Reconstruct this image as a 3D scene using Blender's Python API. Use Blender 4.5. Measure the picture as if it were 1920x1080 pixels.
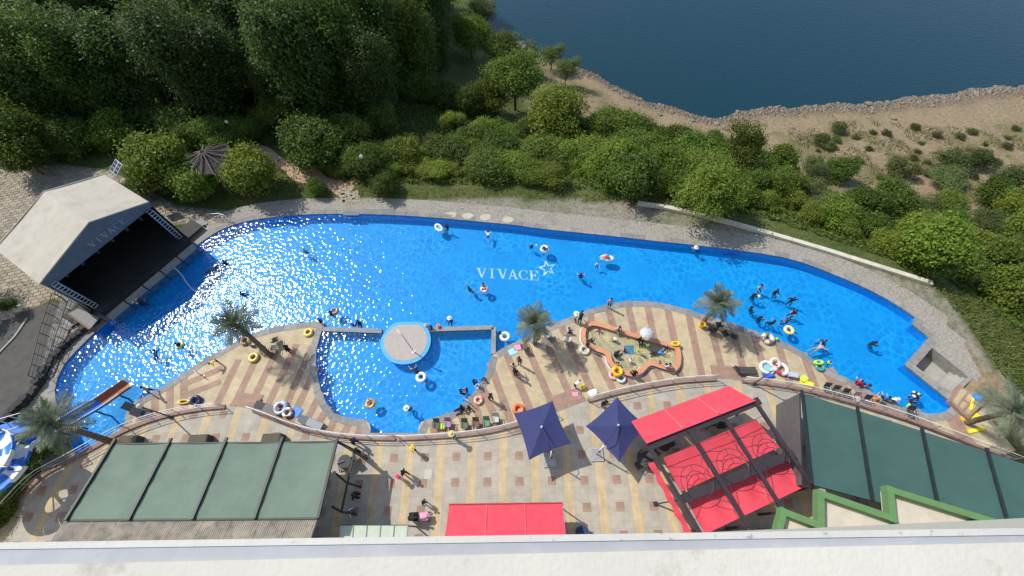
import bpy, bmesh, math, random
import numpy as np
from mathutils import Vector, Matrix
random.seed(7); np.random.seed(7)
R = math.radians
for o in list(bpy.data.objects): bpy.data.objects.remove(o)
scene = bpy.context.scene
col = scene.collection

# ------------------------------------------------------------------ camera
FPX, PITCH, ROLL, CAMH = 800.0, R(30.35), R(-2.6), 34.6
_w = np.array([0, math.sin(PITCH), -math.cos(PITCH)]); _u0 = np.array([0, math.cos(PITCH), math.sin(PITCH)])
_r0 = np.array([1.0, 0, 0])
_r = _r0*math.cos(ROLL)+_u0*math.sin(ROLL); _u = -_r0*math.sin(ROLL)+_u0*math.cos(ROLL)
cd = bpy.data.cameras.new('camera'); cam = bpy.data.objects.new('camera', cd); col.objects.link(cam)
cd.sensor_width = 36; cd.lens = FPX/1920*36; cd.clip_start = 0.03; cd.clip_end = 6000
cam.matrix_world = Matrix(((_r[0], _u[0], -_w[0], 0), (_r[1], _u[1], -_w[1], 0), (_r[2], _u[2], -_w[2], CAMH), (0, 0, 0, 1)))
scene.camera = cam
# ------------------------------------------------------------------ sky and sun
SUN_EL, SUN_AZ = R(48), R(-54)                 # azimuth from +Y towards +X
world = bpy.data.worlds.new('World'); scene.world = world; world.use_nodes = True
wn = world.node_tree.nodes; wl = world.node_tree.links
sky = wn.new('ShaderNodeTexSky'); sky.sky_type = 'NISHITA'; sky.sun_disc = False
sky.sun_elevation = SUN_EL; sky.sun_rotation = SUN_AZ; sky.air_density = 1.0; sky.dust_density = 0.8
wn['Background'].inputs['Strength'].default_value = 0.15
wl.new(sky.outputs[0], wn['Background'].inputs['Color'])
sd = bpy.data.lights.new('sun', 'SUN'); sd.energy = 3.6; sd.angle = R(0.53); sd.color = (1, 0.945, 0.835)
sun = bpy.data.objects.new('sun', sd); col.objects.link(sun)
SUNV = Vector((math.sin(SUN_AZ)*math.cos(SUN_EL), math.cos(SUN_AZ)*math.cos(SUN_EL), math.sin(SUN_EL)))
sun.rotation_euler = SUNV.to_track_quat('Z', 'Y').to_euler(); sun.location = (-60, 45, 80)
vs = scene.view_settings; vs.view_transform = 'Standard'; vs.look = 'None'; vs.exposure = 0.3; vs.gamma = 1; vs.use_curve_mapping = False
scene.render.engine = 'CYCLES'
scene.cycles.max_bounces = 8; scene.cycles.transparent_max_bounces = 12
scene.cycles.diffuse_bounces = 3; scene.cycles.glossy_bounces = 3; scene.cycles.caustics_reflective = False; scene.cycles.caustics_refractive = False

# ------------------------------------------------------------------ helpers
def at(x, y, z=0.0):
    """survey point: where the photo's pixel (x, y) meets the level plane z"""
    d = _w+_r*(x-960)/FPX-_u*(y-540)/FPX
    t = (z-CAMH)/d[2]
    return Vector((d[0]*t, d[1]*t, z))
def ray(x, y):
    d = _w+_r*(x-960)/FPX-_u*(y-540)/FPX
    return d/np.linalg.norm(d)

ORG = {}
def tag(o, label=None, cat=None, group=None, kind=None):
    if label: o['label'] = label
    if cat: o['category'] = cat
    if group: o['group'] = group
    if kind: o['kind'] = kind
    return o
def thing(name, loc, label, cat, group=None, rz=0):
    o = bpy.data.objects.new(name, None); col.objects.link(o)
    o.empty_display_size = 0.2; o.location = loc; o.rotation_euler = (0, 0, rz)
    ORG[o.name] = Vector(loc)
    return tag(o, label, cat, group)
def link(name, me, parent=None, kind=None):
    o = bpy.data.objects.new(name, me); col.objects.link(o)
    if parent is not None: o.parent = parent; ORG[o.name] = ORG.get(parent.name, Vector((0, 0, 0)))
    if kind: o['kind'] = kind
    return o
def copy_tree(o, parent=None):
    c = o.copy(); col.objects.link(c); c.parent = parent
    ORG[c.name] = ORG.get(o.name, Vector((0, 0, 0)))
    for ch in o.children: copy_tree(ch, c)
    return c

class MB:
    """collects faces; build() links them as one mesh object"""
    def __init__(s): s.v = []; s.f = []; s.m = []; s.cur = 0
    def add(s, vs, fs):
        b = len(s.v); s.v += [tuple(p) for p in vs]
        for f in fs: s.f.append(tuple(b+i for i in f)); s.m.append(s.cur)
        return s
    def quad(s, a, b, c, d): return s.add([a, b, c, d], [(0, 1, 2, 3)])
    def box(s, c, size, rz=0, mtx=None):
        hx, hy, hz = size[0]/2, size[1]/2, size[2]/2
        ps = [Vector((x*hx, y*hy, z*hz)) for z in (-1, 1) for y in (-1, 1) for x in (-1, 1)]
        M = mtx if mtx is not None else Matrix.Rotation(rz, 3, 'Z')
        ps = [M@p+Vector(c) for p in ps]
        return s.add(ps, [(0, 2, 3, 1), (4, 5, 7, 6), (0, 1, 5, 4), (2, 6, 7, 3), (0, 4, 6, 2), (1, 3, 7, 5)])
    def beam(s, a, b, w, h, up=(0, 0, 1)):
        a, b = Vector(a), Vector(b); d = (b-a); L = d.length
        if L < 1e-6: return s
        d.normalize(); x = d.cross(Vector(up))
        if x.length < 1e-4: x = d.cross(Vector((0, 1, 0)))
        x.normalize(); z = x.cross(d)
        M = Matrix((x, d, z)).transposed()
        return s.box((a+b)/2, (w, L, h), mtx=M)
    def tube(s, pts, rad, n=8, cap=True):
        pts = [Vector(p) for p in pts]; k = len(pts); rings = []
        rr = rad if isinstance(rad, (list, tuple)) else [rad]*k
        ref = Vector((0, 0, 1))
        for i, p in enumerate(pts):
            t = (pts[min(i+1, k-1)]-pts[max(i-1, 0)]).normalized()
            x = t.cross(ref)
            if x.length < 0.05: x = t.cross(Vector((0, 1, 0)))
            x.normalize(); y = x.cross(t)
            rings.append([p+(x*math.cos(2*math.pi*j/n)+y*math.sin(2*math.pi*j/n))*rr[i] for j in range(n)])
        vs = [q for r_ in rings for q in r_]; fs = []
        for i in range(k-1):
            for j in range(n): fs.append((i*n+j, i*n+(j+1) % n, (i+1)*n+(j+1) % n, (i+1)*n+j))
        if cap: fs.append(tuple(range(n-1, -1, -1))); fs.append(tuple((k-1)*n+j for j in range(n)))
        return s.add(vs, fs)
    def prism(s, pts, z0, z1):
        n = len(pts); z0s = z0 if isinstance(z0, (list, tuple)) else [z0]*n; z1s = z1 if isinstance(z1, (list, tuple)) else [z1]*n
        vs = [(p[0], p[1], z0s[i]) for i, p in enumerate(pts)]+[(p[0], p[1], z1s[i]) for i, p in enumerate(pts)]
        a = sum(pts[i][0]*pts[(i+1) % n][1]-pts[(i+1) % n][0]*pts[i][1] for i in range(n))
        fs = [tuple(range(n, 2*n)), tuple(range(n-1, -1, -1))]+[(i, (i+1) % n, n+(i+1) % n, n+i) for i in range(n)]
        if a < 0: fs = [tuple(reversed(f)) for f in fs]
        return s.add(vs, fs)
    def lathe(s, prof, n=16, c=(0, 0, 0), cap=True):
        vs = [(c[0]+r_*math.cos(2*math.pi*j/n), c[1]+r_*math.sin(2*math.pi*j/n), c[2]+z) for r_, z in prof for j in range(n)]
        k = len(prof); fs = [(i*n+j, i*n+(j+1) % n, (i+1)*n+(j+1) % n, (i+1)*n+j) for i in range(k-1) for j in range(n)]
        if cap: fs.append(tuple(range(n-1, -1, -1))); fs.append(tuple((k-1)*n+j for j in range(n)))
        return s.add(vs, fs)
    def ellipsoid(s, c, rx, ry, rz, nu=12, nv=8, mtx=None):
        M = mtx or Matrix.Identity(3); c = Vector(c); vs = []; fs = []
        for i in range(nv+1):
            th = math.pi*i/nv
            for j in range(nu):
                ph = 2*math.pi*j/nu
                vs.append(M@Vector((rx*math.sin(th)*math.cos(ph), ry*math.sin(th)*math.sin(ph), -rz*math.cos(th)))+c)
        for i in range(nv):
            for j in range(nu): fs.append((i*nu+j, i*nu+(j+1) % nu, (i+1)*nu+(j+1) % nu, (i+1)*nu+j))
        return s.add(vs, fs)
    def torus(s, c, Rr, r_, nu=28, nv=10, sx=1, sy=1, seg=0):
        c = Vector(c); b = len(s.v); cur = s.cur
        for i in range(nu):
            a = 2*math.pi*i/nu
            for j in range(nv):
                t = 2*math.pi*j/nv
                s.v.append((c.x+sx*(Rr+r_*math.cos(t))*math.cos(a), c.y+sy*(Rr+r_*math.cos(t))*math.sin(a), c.z+r_*math.sin(t)))
        for i in range(nu):
            for j in range(nv):
                s.f.append((b+i*nv+j, b+((i+1) % nu)*nv+j, b+((i+1) % nu)*nv+(j+1) % nv, b+i*nv+(j+1) % nv))
                s.m.append(((i*seg//nu) % 2) if seg else cur)
        return s
    def mesh(s, name, mats, smooth=False, off=None):
        me = bpy.data.meshes.new(name)
        vs = s.v if off is None else [(x-off[0], y-off[1], z-off[2]) for x, y, z in s.v]
        me.from_pydata(vs, [], s.f)
        if not isinstance(mats, (list, tuple)): mats = [mats]
        for m in mats: me.materials.append(m)
        if len(mats) > 1: me.polygons.foreach_set('material_index', s.m)
        if smooth: me.polygons.foreach_set('use_smooth', [True]*len(s.f))
        me.update(); return me
    def build(s, name, mats, parent=None, smooth=False, local=False, kind=None):
        """vertices in world coordinates unless local"""
        off = None if (parent is None or local) else ORG.get(parent.name)
        return link(name, s.mesh(name, mats, smooth, off), parent, kind)

def smooth_closed(pts, per=6):
    n = len(pts); out = []
    for i in range(n):
        p0, p1, p2, p3 = pts[i-1], pts[i], pts[(i+1) % n], pts[(i+2) % n]
        for k in range(per):
            t = k/per
            out.append(tuple(0.5*((2*p1[a])+(-p0[a]+p2[a])*t+(2*p0[a]-5*p1[a]+4*p2[a]-p3[a])*t*t+(-p0[a]+3*p1[a]-3*p2[a]+p3[a])*t**3) for a in (0, 1)))
    return out
def smooth_open(pts, per=6):
    out = []; n = len(pts)
    for i in range(n-1):
        p0, p1, p2, p3 = pts[max(i-1, 0)], pts[i], pts[i+1], pts[min(i+2, n-1)]
        for k in range(per):
            t = k/per
            out.append(tuple(0.5*((2*p1[a])+(-p0[a]+p2[a])*t+(2*p0[a]-5*p1[a]+4*p2[a]-p3[a])*t*t+(-p0[a]+3*p1[a]-3*p2[a]+p3[a])*t**3) for a in range(len(p1))))
    out.append(tuple(pts[-1])); return out
def resample(pts, step, closed=False):
    P = [Vector((p[0], p[1])) for p in pts]
    if closed: P.append(P[0])
    L = [0]
    for a, b in zip(P, P[1:]): L.append(L[-1]+(b-a).length)
    n = max(2, int(round(L[-1]/step))); out = []; j = 0
    for i in range(n if closed else n+1):
        d = L[-1]*i/n
        while j < len(L)-2 and L[j+1] < d: j += 1
        t = (d-L[j])/max(1e-9, L[j+1]-L[j]); out.append(P[j].lerp(P[j+1], min(1, t)))
    return out
def area2(p): return sum(p[i][0]*p[(i+1) % len(p)][1]-p[(i+1) % len(p)][0]*p[i][1] for i in range(len(p)))
def offset_closed(pts, d):
    """positive d = outward"""
    n = len(pts); sg = 1 if area2(pts) > 0 else -1; out = []
    for i in range(n):
        a, b, c = Vector(pts[i-1][:2]), Vector(pts[i][:2]), Vector(pts[(i+1) % n][:2])
        n1 = Vector(((b-a).y, -(b-a).x)); n2 = Vector(((c-b).y, -(c-b).x))
        if n1.length > 0: n1.normalize()
        if n2.length > 0: n2.normalize()
        m = n1+n2
        if m.length < 1e-3: m = n1
        m.normalize(); k = max(0.5, m.dot(n1))
        out.append(b+m*(d*sg/k))
    return out
def pip(X, Y, poly):
    X = np.asarray(X, float); Y = np.asarray(Y, float); ins = np.zeros(X.shape, bool); n = len(poly)
    for i in range(n):
        x1, y1 = poly[i][0], poly[i][1]; x2, y2 = poly[(i+1) % n][0], poly[(i+1) % n][1]
        if y1 == y2: continue
        c = ((y1 > Y) != (y2 > Y)) & (X < (x2-x1)*(Y-y1)/(y2-y1)+x1); ins ^= c
    return ins
def pdist(X, Y, poly, closed=True):
    X = np.asarray(X, float); Y = np.asarray(Y, float); d = np.full(X.shape, 1e9); n = len(poly)
    for i in range(n if closed else n-1):
        x1, y1 = poly[i][0], poly[i][1]; x2, y2 = poly[(i+1) % n][0], poly[(i+1) % n][1]
        dx, dy = x2-x1, y2-y1; L = dx*dx+dy*dy+1e-12
        t = np.clip(((X-x1)*dx+(Y-y1)*dy)/L, 0, 1); d = np.minimum(d, np.hypot(X-x1-t*dx, Y-y1-t*dy))
    return d

# ------------------------------------------------------------------ materials
MATS = {}
def newmat(name):
    m = bpy.data.materials.new(name); m.use_nodes = True; nt = m.node_tree
    return m, nt.nodes, nt.links, nt.nodes['Principled BSDF']
def mat(name, c, rough=0.75, var=0.14, scale=1.5, bump=0.0, bscale=30, metal=0.0, spec=0.35, c2=None, dirt=None, dscale=0.6, damt=0.5, dlo=0.5, dhi=0.72):
    if name in MATS: return MATS[name]
    m, N, L, B = newmat(name); B.inputs['Roughness'].default_value = rough; B.inputs['Metallic'].default_value = metal
    B.inputs['Specular IOR Level'].default_value = spec
    tc = N.new('ShaderNodeTexCoord'); nz = N.new('ShaderNodeTexNoise'); nz.inputs['Scale'].default_value = scale; nz.inputs['Detail'].default_value = 6; nz.inputs['Roughness'].default_value = 0.65
    L.new(tc.outputs['Object'], nz.inputs['Vector'])
    rp = N.new('ShaderNodeValToRGB'); e = rp.color_ramp.elements; e[0].position = 0.3; e[1].position = 0.7
    hi = c2 or tuple(min(1, x*(1+var)) for x in c); e[0].color = (*[x*(1-var) for x in c], 1); e[1].color = (*hi, 1)
    L.new(nz.outputs['Fac'], rp.inputs['Fac']); out = rp.outputs['Color']
    if dirt:
        n2 = N.new('ShaderNodeTexNoise'); n2.inputs['Scale'].default_value = dscale; n2.inputs['Detail'].default_value = 8; n2.inputs['Roughness'].default_value = 0.7
        L.new(tc.outputs['Object'], n2.inputs['Vector'])
        r2 = N.new('ShaderNodeValToRGB'); r2.color_ramp.elements[0].position = dlo; r2.color_ramp.elements[1].position = dhi
        r2.color_ramp.elements[0].color = (0, 0, 0, 1); r2.color_ramp.elements[1].color = (damt, damt, damt, 1)
        L.new(n2.outputs['Fac'], r2.inputs['Fac'])
        mx = N.new('ShaderNodeMixRGB'); L.new(r2.outputs['Color'], mx.inputs['Fac']); L.new(out, mx.inputs['Color1']); mx.inputs['Color2'].default_value = (*dirt, 1); out = mx.outputs['Color']
    L.new(out, B.inputs['Base Color'])
    if bump:
        nb = N.new('ShaderNodeTexNoise'); nb.inputs['Scale'].default_value = bscale; nb.inputs['Detail'].default_value = 4
        L.new(tc.outputs['Object'], nb.inputs['Vector']); bp = N.new('ShaderNodeBump'); bp.inputs['Strength'].default_value = bump; bp.inputs['Distance'].default_value = 0.05
        L.new(nb.outputs['Fac'], bp.inputs['Height']); L.new(bp.outputs['Normal'], B.inputs['Normal'])
    MATS[name] = m; return m
def tiled(name, c, tx, ty, joint=0.7, rot=0.0, rough=0.7, var=0.16, gap=0.012, stain=None, offset=0.0):
    """paving: colour with thin darker joints tx by ty metres"""
    if name in MATS: return MATS[name]
    m, N, L, B = newmat(name); B.inputs['Roughness'].default_value = rough; B.inputs['Specular IOR Level'].default_value = 0.3
    tc = N.new('ShaderNodeTexCoord'); mp = N.new('ShaderNodeMapping'); mp.inputs['Rotation'].default_value = (0, 0, rot); L.new(tc.outputs['Object'], mp.inputs['Vector'])
    br = N.new('ShaderNodeTexBrick'); br.offset = offset; br.inputs['Scale'].default_value = 1; br.inputs['Brick Width'].default_value = tx; br.inputs['Row Height'].default_value = ty
    br.inputs['Mortar Size'].default_value = gap; br.inputs['Mortar Smooth'].default_value = 0.3; br.inputs['Bias'].default_value = 0
    br.inputs['Color1'].default_value = (*[x*(1-var) for x in c], 1); br.inputs['Color2'].default_value = (*[min(1, x*(1+var)) for x in c], 1); br.inputs['Mortar'].default_value = (*[x*joint for x in c], 1)
    L.new(mp.outputs['Vector'], br.inputs['Vector'])
    nz = N.new('ShaderNodeTexNoise'); nz.inputs['Scale'].default_value = 0.8; nz.inputs['Detail'].default_value = 8; nz.inputs['Roughness'].default_value = 0.7; L.new(tc.outputs['Object'], nz.inputs['Vector'])
    rp = N.new('ShaderNodeValToRGB'); rp.color_ramp.elements[0].position = 0.3; rp.color_ramp.elements[1].position = 0.7
    rp.color_ramp.elements[0].color = (0.74, 0.73, 0.71, 1); rp.color_ramp.elements[1].color = (1.1, 1.1, 1.1, 1); L.new(nz.outputs['Fac'], rp.inputs['Fac'])
    mx = N.new('ShaderNodeMixRGB'); mx.blend_type = 'MULTIPLY'; mx.inputs['Fac'].default_value = 1; L.new(br.outputs['Color'], mx.inputs['Color1']); L.new(rp.outputs['Color'], mx.inputs['Color2'])
    L.new(mx.outputs['Color'], B.inputs['Base Color']); MATS[name] = m; return m
def leafmat(name, cols, trans=0.3, rough=0.55):
    if name in MATS: return MATS[name]
    m, N, L, B = newmat(name); B.inputs['Roughness'].default_value = rough; B.inputs['Specular IOR Level'].default_value = 0.25
    ge = N.new('ShaderNodeNewGeometry'); oi = N.new('ShaderNodeObjectInfo')
    rp = N.new('ShaderNodeValToRGB'); cr = rp.color_ramp
    for i, c in enumerate(cols):
        el = cr.elements[i] if i < 2 else cr.elements.new(1)
        el.position = i/(len(cols)-1); el.color = (*c, 1)
    L.new(ge.outputs['Random Per Island'], rp.inputs['Fac'])
    hs = N.new('ShaderNodeHueSaturation'); mr = N.new('ShaderNodeMapRange'); mr.inputs['To Min'].default_value = 0.72; mr.inputs['To Max'].default_value = 1.28
    L.new(oi.outputs['Random'], mr.inputs['Value']); L.new(mr.outputs['Result'], hs.inputs['Value'])
    mh = N.new('ShaderNodeMapRange'); mh.inputs['To Min'].default_value = 0.485; mh.inputs['To Max'].default_value = 0.515
    ml = N.new('ShaderNodeMath'); ml.operation = 'MULTIPLY'; ml.inputs[1].default_value = 7.31; fr = N.new('ShaderNodeMath'); fr.operation = 'FRACT'
    L.new(oi.outputs['Random'], ml.inputs[0]); L.new(ml.outputs[0], fr.inputs[0]); L.new(fr.outputs[0], mh.inputs['Value']); L.new(mh.outputs['Result'], hs.inputs['Hue'])
    L.new(rp.outputs['Color'], hs.inputs['Color']); L.new(hs.outputs['Color'], B.inputs['Base Color'])
    tr = N.new('ShaderNodeBsdfTranslucent'); L.new(hs.outputs['Color'], tr.inputs['Color']); mx = N.new('ShaderNodeMixShader'); mx.inputs['Fac'].default_value = trans
    L.new(B.outputs[0], mx.inputs[1]); L.new(tr.outputs[0], mx.inputs[2]); L.new(mx.outputs[0], N['Material Output'].inputs['Surface'])
    MATS[name] = m; return m
def cloth(c, rough=0.8):
    k = 'cloth_%02x%02x%02x' % tuple(int(x*255) for x in c)
    return mat(k, c, rough, var=0.12, scale=14)
BLACK, NAVY, WHITE, GREY = (0.012, 0.013, 0.017), (0.02, 0.03, 0.1), (0.75, 0.74, 0.72), (0.25, 0.25, 0.26)
RED, PINK, YELLOW, LIME, BLUE, ORANGE, SKIN = (0.55, 0.03, 0.05), (0.75, 0.25, 0.38), (0.75, 0.5, 0.05), (0.5, 0.75, 0.05), (0.03, 0.2, 0.6), (0.75, 0.2, 0.04), (0.52, 0.31, 0.21)
m_skin = mat('skin', SKIN, 0.55, 0.08, 9); m_white = mat('white_paint', (0.72, 0.72, 0.7), 0.5, 0.08, 3); m_dark = mat('dark_steel', (0.045, 0.042, 0.05), 0.45, 0.2, 3)
m_metal = mat('grey_pipe', (0.5, 0.49, 0.5), 0.35, 0.15, 6, metal=0.5); m_concrete = mat('concrete', (0.36, 0.35, 0.32), 0.85, 0.2, 1.2, bump=0.2, dirt=(0.16, 0.15, 0.12))
m_coping = [mat('coping_a', (0.25, 0.245, 0.24), 0.8, 0.22, 3, dirt=(0.13, 0.12, 0.1)), mat('coping_b', (0.29, 0.28, 0.265), 0.8, 0.22, 3, dirt=(0.14, 0.13, 0.11)), mat('coping_c', (0.21, 0.21, 0.215), 0.8, 0.22, 3)]
m_pinkpave = tiled('pink_paving', (0.35, 0.235, 0.18), 0.3, 0.3, 0.78, var=0.08)
m_tanpave = tiled('tan_paving', (0.5, 0.4, 0.25), 0.6, 0.6, 0.82, var=0.05)
m_bark = mat('bark', (0.1, 0.075, 0.055), 0.9, 0.3, 6, bump=0.6, bscale=12)
# ================================================================== THE SETTING
Z_DECK, Z_WATER, Z_FLOOR, Z_LAKE = -0.6, -0.72, -1.6, -14.0
def P2(lst, z=Z_DECK): return [tuple(at(x, y, z)[:2]) for x, y in lst]
chA = [(367,461),(385,448),(409,433),(438,421),(480,411),(539,404),(598,401),(687,401),(776,405),(865,412),(960,421),(1019,429),(1108,438),(1226,451),(1327,462),(1440,477),(1499,490),(1558,512),(1624,540),(1677,568),(1717,595)]
corn = [(1712,609),(1743,633),(1697,684)]
chB = [(1790,758),(1780,770),(1762,777),(1736,776),(1713,772),(1691,764),(1673,755),(1647,744),(1631,733),(1603,718),(1581,706),(1555,695),(1528,677),(1504,660),(1483,648),(1455,636),(1422,624),(1386,611),(1355,601),(1320,591),(1290,581),(1264,574),(1236,568),(1208,565),(1180,565),(1156,568),(1136,573),(1110,579),(1069,595),(1021,614),(980,635),(951,649),(929,662)]
chB2 = [(922,667),(917,685),(908,709),(893,731),(874,752),(855,769),(835,778),(816,783),(795,789),(786,798),(784,811)]
chC = [(695,811),(693,795),(680,787),(656,785),(632,779),(620,769),(605,743),(597,716),(592,685),(593,651),(603,620),(608,606)]
chD = [(608,606),(581,603),(557,607),(514,614),(478,624),(449,637),(403,663),(373,680),(342,702),(313,721),(284,738),(250,757),(237,774),(233,796)]
chE = [(142,860),(128,820),(112,780),(103,745),(104,720),(115,690),(140,660),(170,630),(205,598)]
SA, SB, SB2, SC, SD, SE = [smooth_open(P2(c), 5) for c in (chA, chB, chB2, chC, chD, chE)]
POOL = SA+P2(corn)+SB+SB2+SC[:-1]+SD+SE
RAIL = smooth_open(P2([(-40,1030),(-12,992),(30,945),(80,893),(140,860),(190,832),(240,805),(290,786),(340,773),(395,765),(447,763),(475,769),(510,781),(545,795),(590,808),(640,817),(700,822),(760,822),(820,819),(870,815),(920,808),(965,797),(1010,783),(1060,767),(1100,752),(1150,738),(1200,727),(1260,717),(1320,712),(1365,711),(1395,715),(1440,720),(1500,730),(1560,745),(1620,762),(1680,781),(1740,803),(1800,826),(1860,849),(1930,876)], 0.0), 4)
STAGE_L, STAGE_R = at(205,598,Z_DECK), at(367,461,Z_DECK)

PIT = P2([(1709,684),(1744,646),(1820,708),(1786,740)])
# ---- terrain
yb_pts = [(-130,42),(-60,42),(-40,41),(-28,39.5),(-15,37.5),(3,34.5),(14,33.0),(27,27.6),(39.6,20.6),(46,12),(60,4),(90,-6),(140,-20)]
ys_pts = [(-130,160),(-25,135),(-5.3,102),(0.1,86),(14.8,75.2),(24.9,65.1),(34.6,59.5),(44.3,61.6),(63.5,61.7),(86.2,64.4),(140,66)]
def wob(X, Y): return np.sin(X*0.31+Y*0.17)*0.5+np.sin(X*0.13-Y*0.41+1.3)*0.5+0.5*np.sin(X*0.83+2+0.5*np.sin(Y*0.9))
def tpar(X, Y):
    b = np.interp(X, *zip(*yb_pts)); s_ = np.interp(X, *zip(*ys_pts))+0.45*wob(X*1.3, X*0.4)
    return (Y-b)/(s_-b), s_
def T0(X, Y):
    X = np.asarray(X, float); Y = np.asarray(Y, float); t, s_ = tpar(X, Y)
    tc = np.clip(t, 0, 1); z = -0.63-13.4*(1-(1-tc)**1.5)
    z = np.where(t > 1, -14.03-0.16*(Y-s_), z)
    return z+np.clip(t, 0, 1)*0.35*wob(X, Y)*np.clip(5*(0.97-t), 0, 1)
gx = np.arange(-118, 131, 0.8); gy = np.concatenate([np.arange(-34, 72, 0.7), np.arange(72, 150, 1.6)])
GX, GY = np.meshgrid(gx, gy); GZ = T0(GX, GY)
near = (GX > -45) & (GX < 45) & (GY > -5) & (GY < 45)
dep = np.zeros(GX.shape, bool); dep[near] = pip(GX[near], GY[near], POOL) | (pdist(GX[near], GY[near], POOL) < 1.0) | pip(GX[near], GY[near], PIT)
GZ = np.where(dep, -3.2, GZ)
def terrain_z(x, y): return float(T0(np.array([x]), np.array([y]))[0])
def on_terrain(px, py, dz=0.0):
    """ground point whose spot dz above the soil is seen at the pixel"""
    d = ray(px, py); a, b = 15.0, 400.0
    ts = np.linspace(a, b, 1600); X = d[0]*ts; Y = d[1]*ts; Zr = CAMH+d[2]*ts
    k = np.argmax(Zr < T0(X, Y)+dz)
    return Vector((X[k], Y[k], terrain_z(X[k], Y[k])))
# pixel positions of the soil, to look up what grows where
PTS = np.stack([GX, GY, GZ-CAMH], -1); zz = PTS@_w; zz = np.where(zz < 1, 1, zz)
UX = 960+FPX*(PTS@_r)/zz; UY = 540-FPX*(PTS@_u)/zz
c_grass, c_dry, c_gravel, c_sand, c_dirt, c_mud, c_shade = [np.array(c) for c in ((0.08,0.115,0.033),(0.17,0.16,0.075),(0.30,0.28,0.24),(0.30,0.235,0.158),(0.33,0.25,0.155),(0.17,0.13,0.10),(0.04,0.055,0.02))]
tp, _ = tpar(GX, GY); nz = wob(GX*1.7, GY*1.7)
def mixc(A, B, f): return A+(B-A)*f[..., None]
C = np.zeros(GX.shape+(3,))+c_grass
C = mixc(C, np.broadcast_to(c_dry, C.shape), np.clip(0.5+0.35*nz, 0, 1)*(GX > -30)*0.5)
sandf = np.clip((tp-0.40+0.06*nz)/0.14, 0, 1)*np.clip((GX-4)/6, 0, 1)
C = mixc(C, np.broadcast_to(c_sand, C.shape), sandf)
C = mixc(C, np.broadcast_to(c_dry, C.shape), np.clip((nz+0.25)*0.9, 0, 0.75)*((tp > 0.35) & (tp < 0.86)))
C = mixc(C, np.broadcast_to(c_mud, C.shape), np.clip((tp-0.94)/0.05, 0, 0.55))
grav = pip(UX, UY, [(430,395),(560,382),(680,378),(780,374),(900,368),(1000,374),(1100,378),(1195,384),(1300,408),(1450,440),(1600,488),(1750,540),(1815,610),(1870,690),(1935,760),(1935,840),(1840,790),(1760,680),(1740,620),(1690,560),(1440,470),(1100,430),(700,405),(430,430)])
C = mixc(C, np.broadcast_to(c_gravel, C.shape), grav*np.clip(0.85+0.25*nz, 0.4, 1))
dirt = pip(UX, UY, [(1745,630),(1800,640),(1850,690),(1900,750),(1935,800),(1935,850),(1850,760),(1790,720)])
C = mixc(C, np.broadcast_to(c_dirt, C.shape), dirt*0.85)
me = bpy.data.meshes.new('ground'); ny, nx = GX.shape
idx = np.arange(nx*ny).reshape(ny, nx)
fq = np.stack([idx[:-1, :-1], idx[:-1, 1:], idx[1:, 1:], idx[1:, :-1]], -1).reshape(-1, 4)
me.from_pydata(np.stack([GX, GY, GZ], -1).reshape(-1, 3).tolist(), [], fq.tolist())
at_ = me.color_attributes.new('soil', 'FLOAT_COLOR', 'POINT'); at_.data.foreach_set('color', np.concatenate([C, np.ones(C.shape[:2]+(1,))], -1).astype(np.float32).ravel())
me.polygons.foreach_set('use_smooth', [True]*len(me.polygons))
m, N, L, B = newmat('soil'); B.inputs['Roughness'].default_value = 0.95; B.inputs['Specular IOR Level'].default_value = 0.1
a_ = N.new('ShaderNodeAttribute'); a_.attribute_name = 'soil'; tc = N.new('ShaderNodeTexCoord')
n1 = N.new('ShaderNodeTexNoise'); n1.inputs['Scale'].default_value = 2.2; n1.inputs['Detail'].default_value = 10; n1.inputs['Roughness'].default_value = 0.8; L.new(tc.outputs['Object'], n1.inputs['Vector'])
r1 = N.new('ShaderNodeValToRGB'); r1.color_ramp.elements[0].position = 0.34; r1.color_ramp.elements[1].position = 0.66; r1.color_ramp.elements[0].color = (0.55, 0.56, 0.52, 1); r1.color_ramp.elements[1].color = (1.3, 1.27, 1.22, 1)
L.new(n1.outputs['Fac'], r1.inputs['Fac']); mx = N.new('ShaderNodeMixRGB'); mx.blend_type = 'MULTIPLY'; mx.inputs['Fac'].default_value = 1; L.new(a_.outputs['Color'], mx.inputs['Color1']); L.new(r1.outputs['Color'], mx.inputs['Color2']); L.new(mx.outputs['Color'], B.inputs['Base Color'])
bp = N.new('ShaderNodeBump'); bp.inputs['Strength'].default_value = 0.8; bp.inputs['Distance'].default_value = 0.25; L.new(n1.outputs['Fac'], bp.inputs['Height']); L.new(bp.outputs['Normal'], B.inputs['Normal'])
me.materials.append(m); ground = link('ground', me, kind='structure'); tag(ground, 'grass, gravel and dry soil sloping down to the lake')

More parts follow.
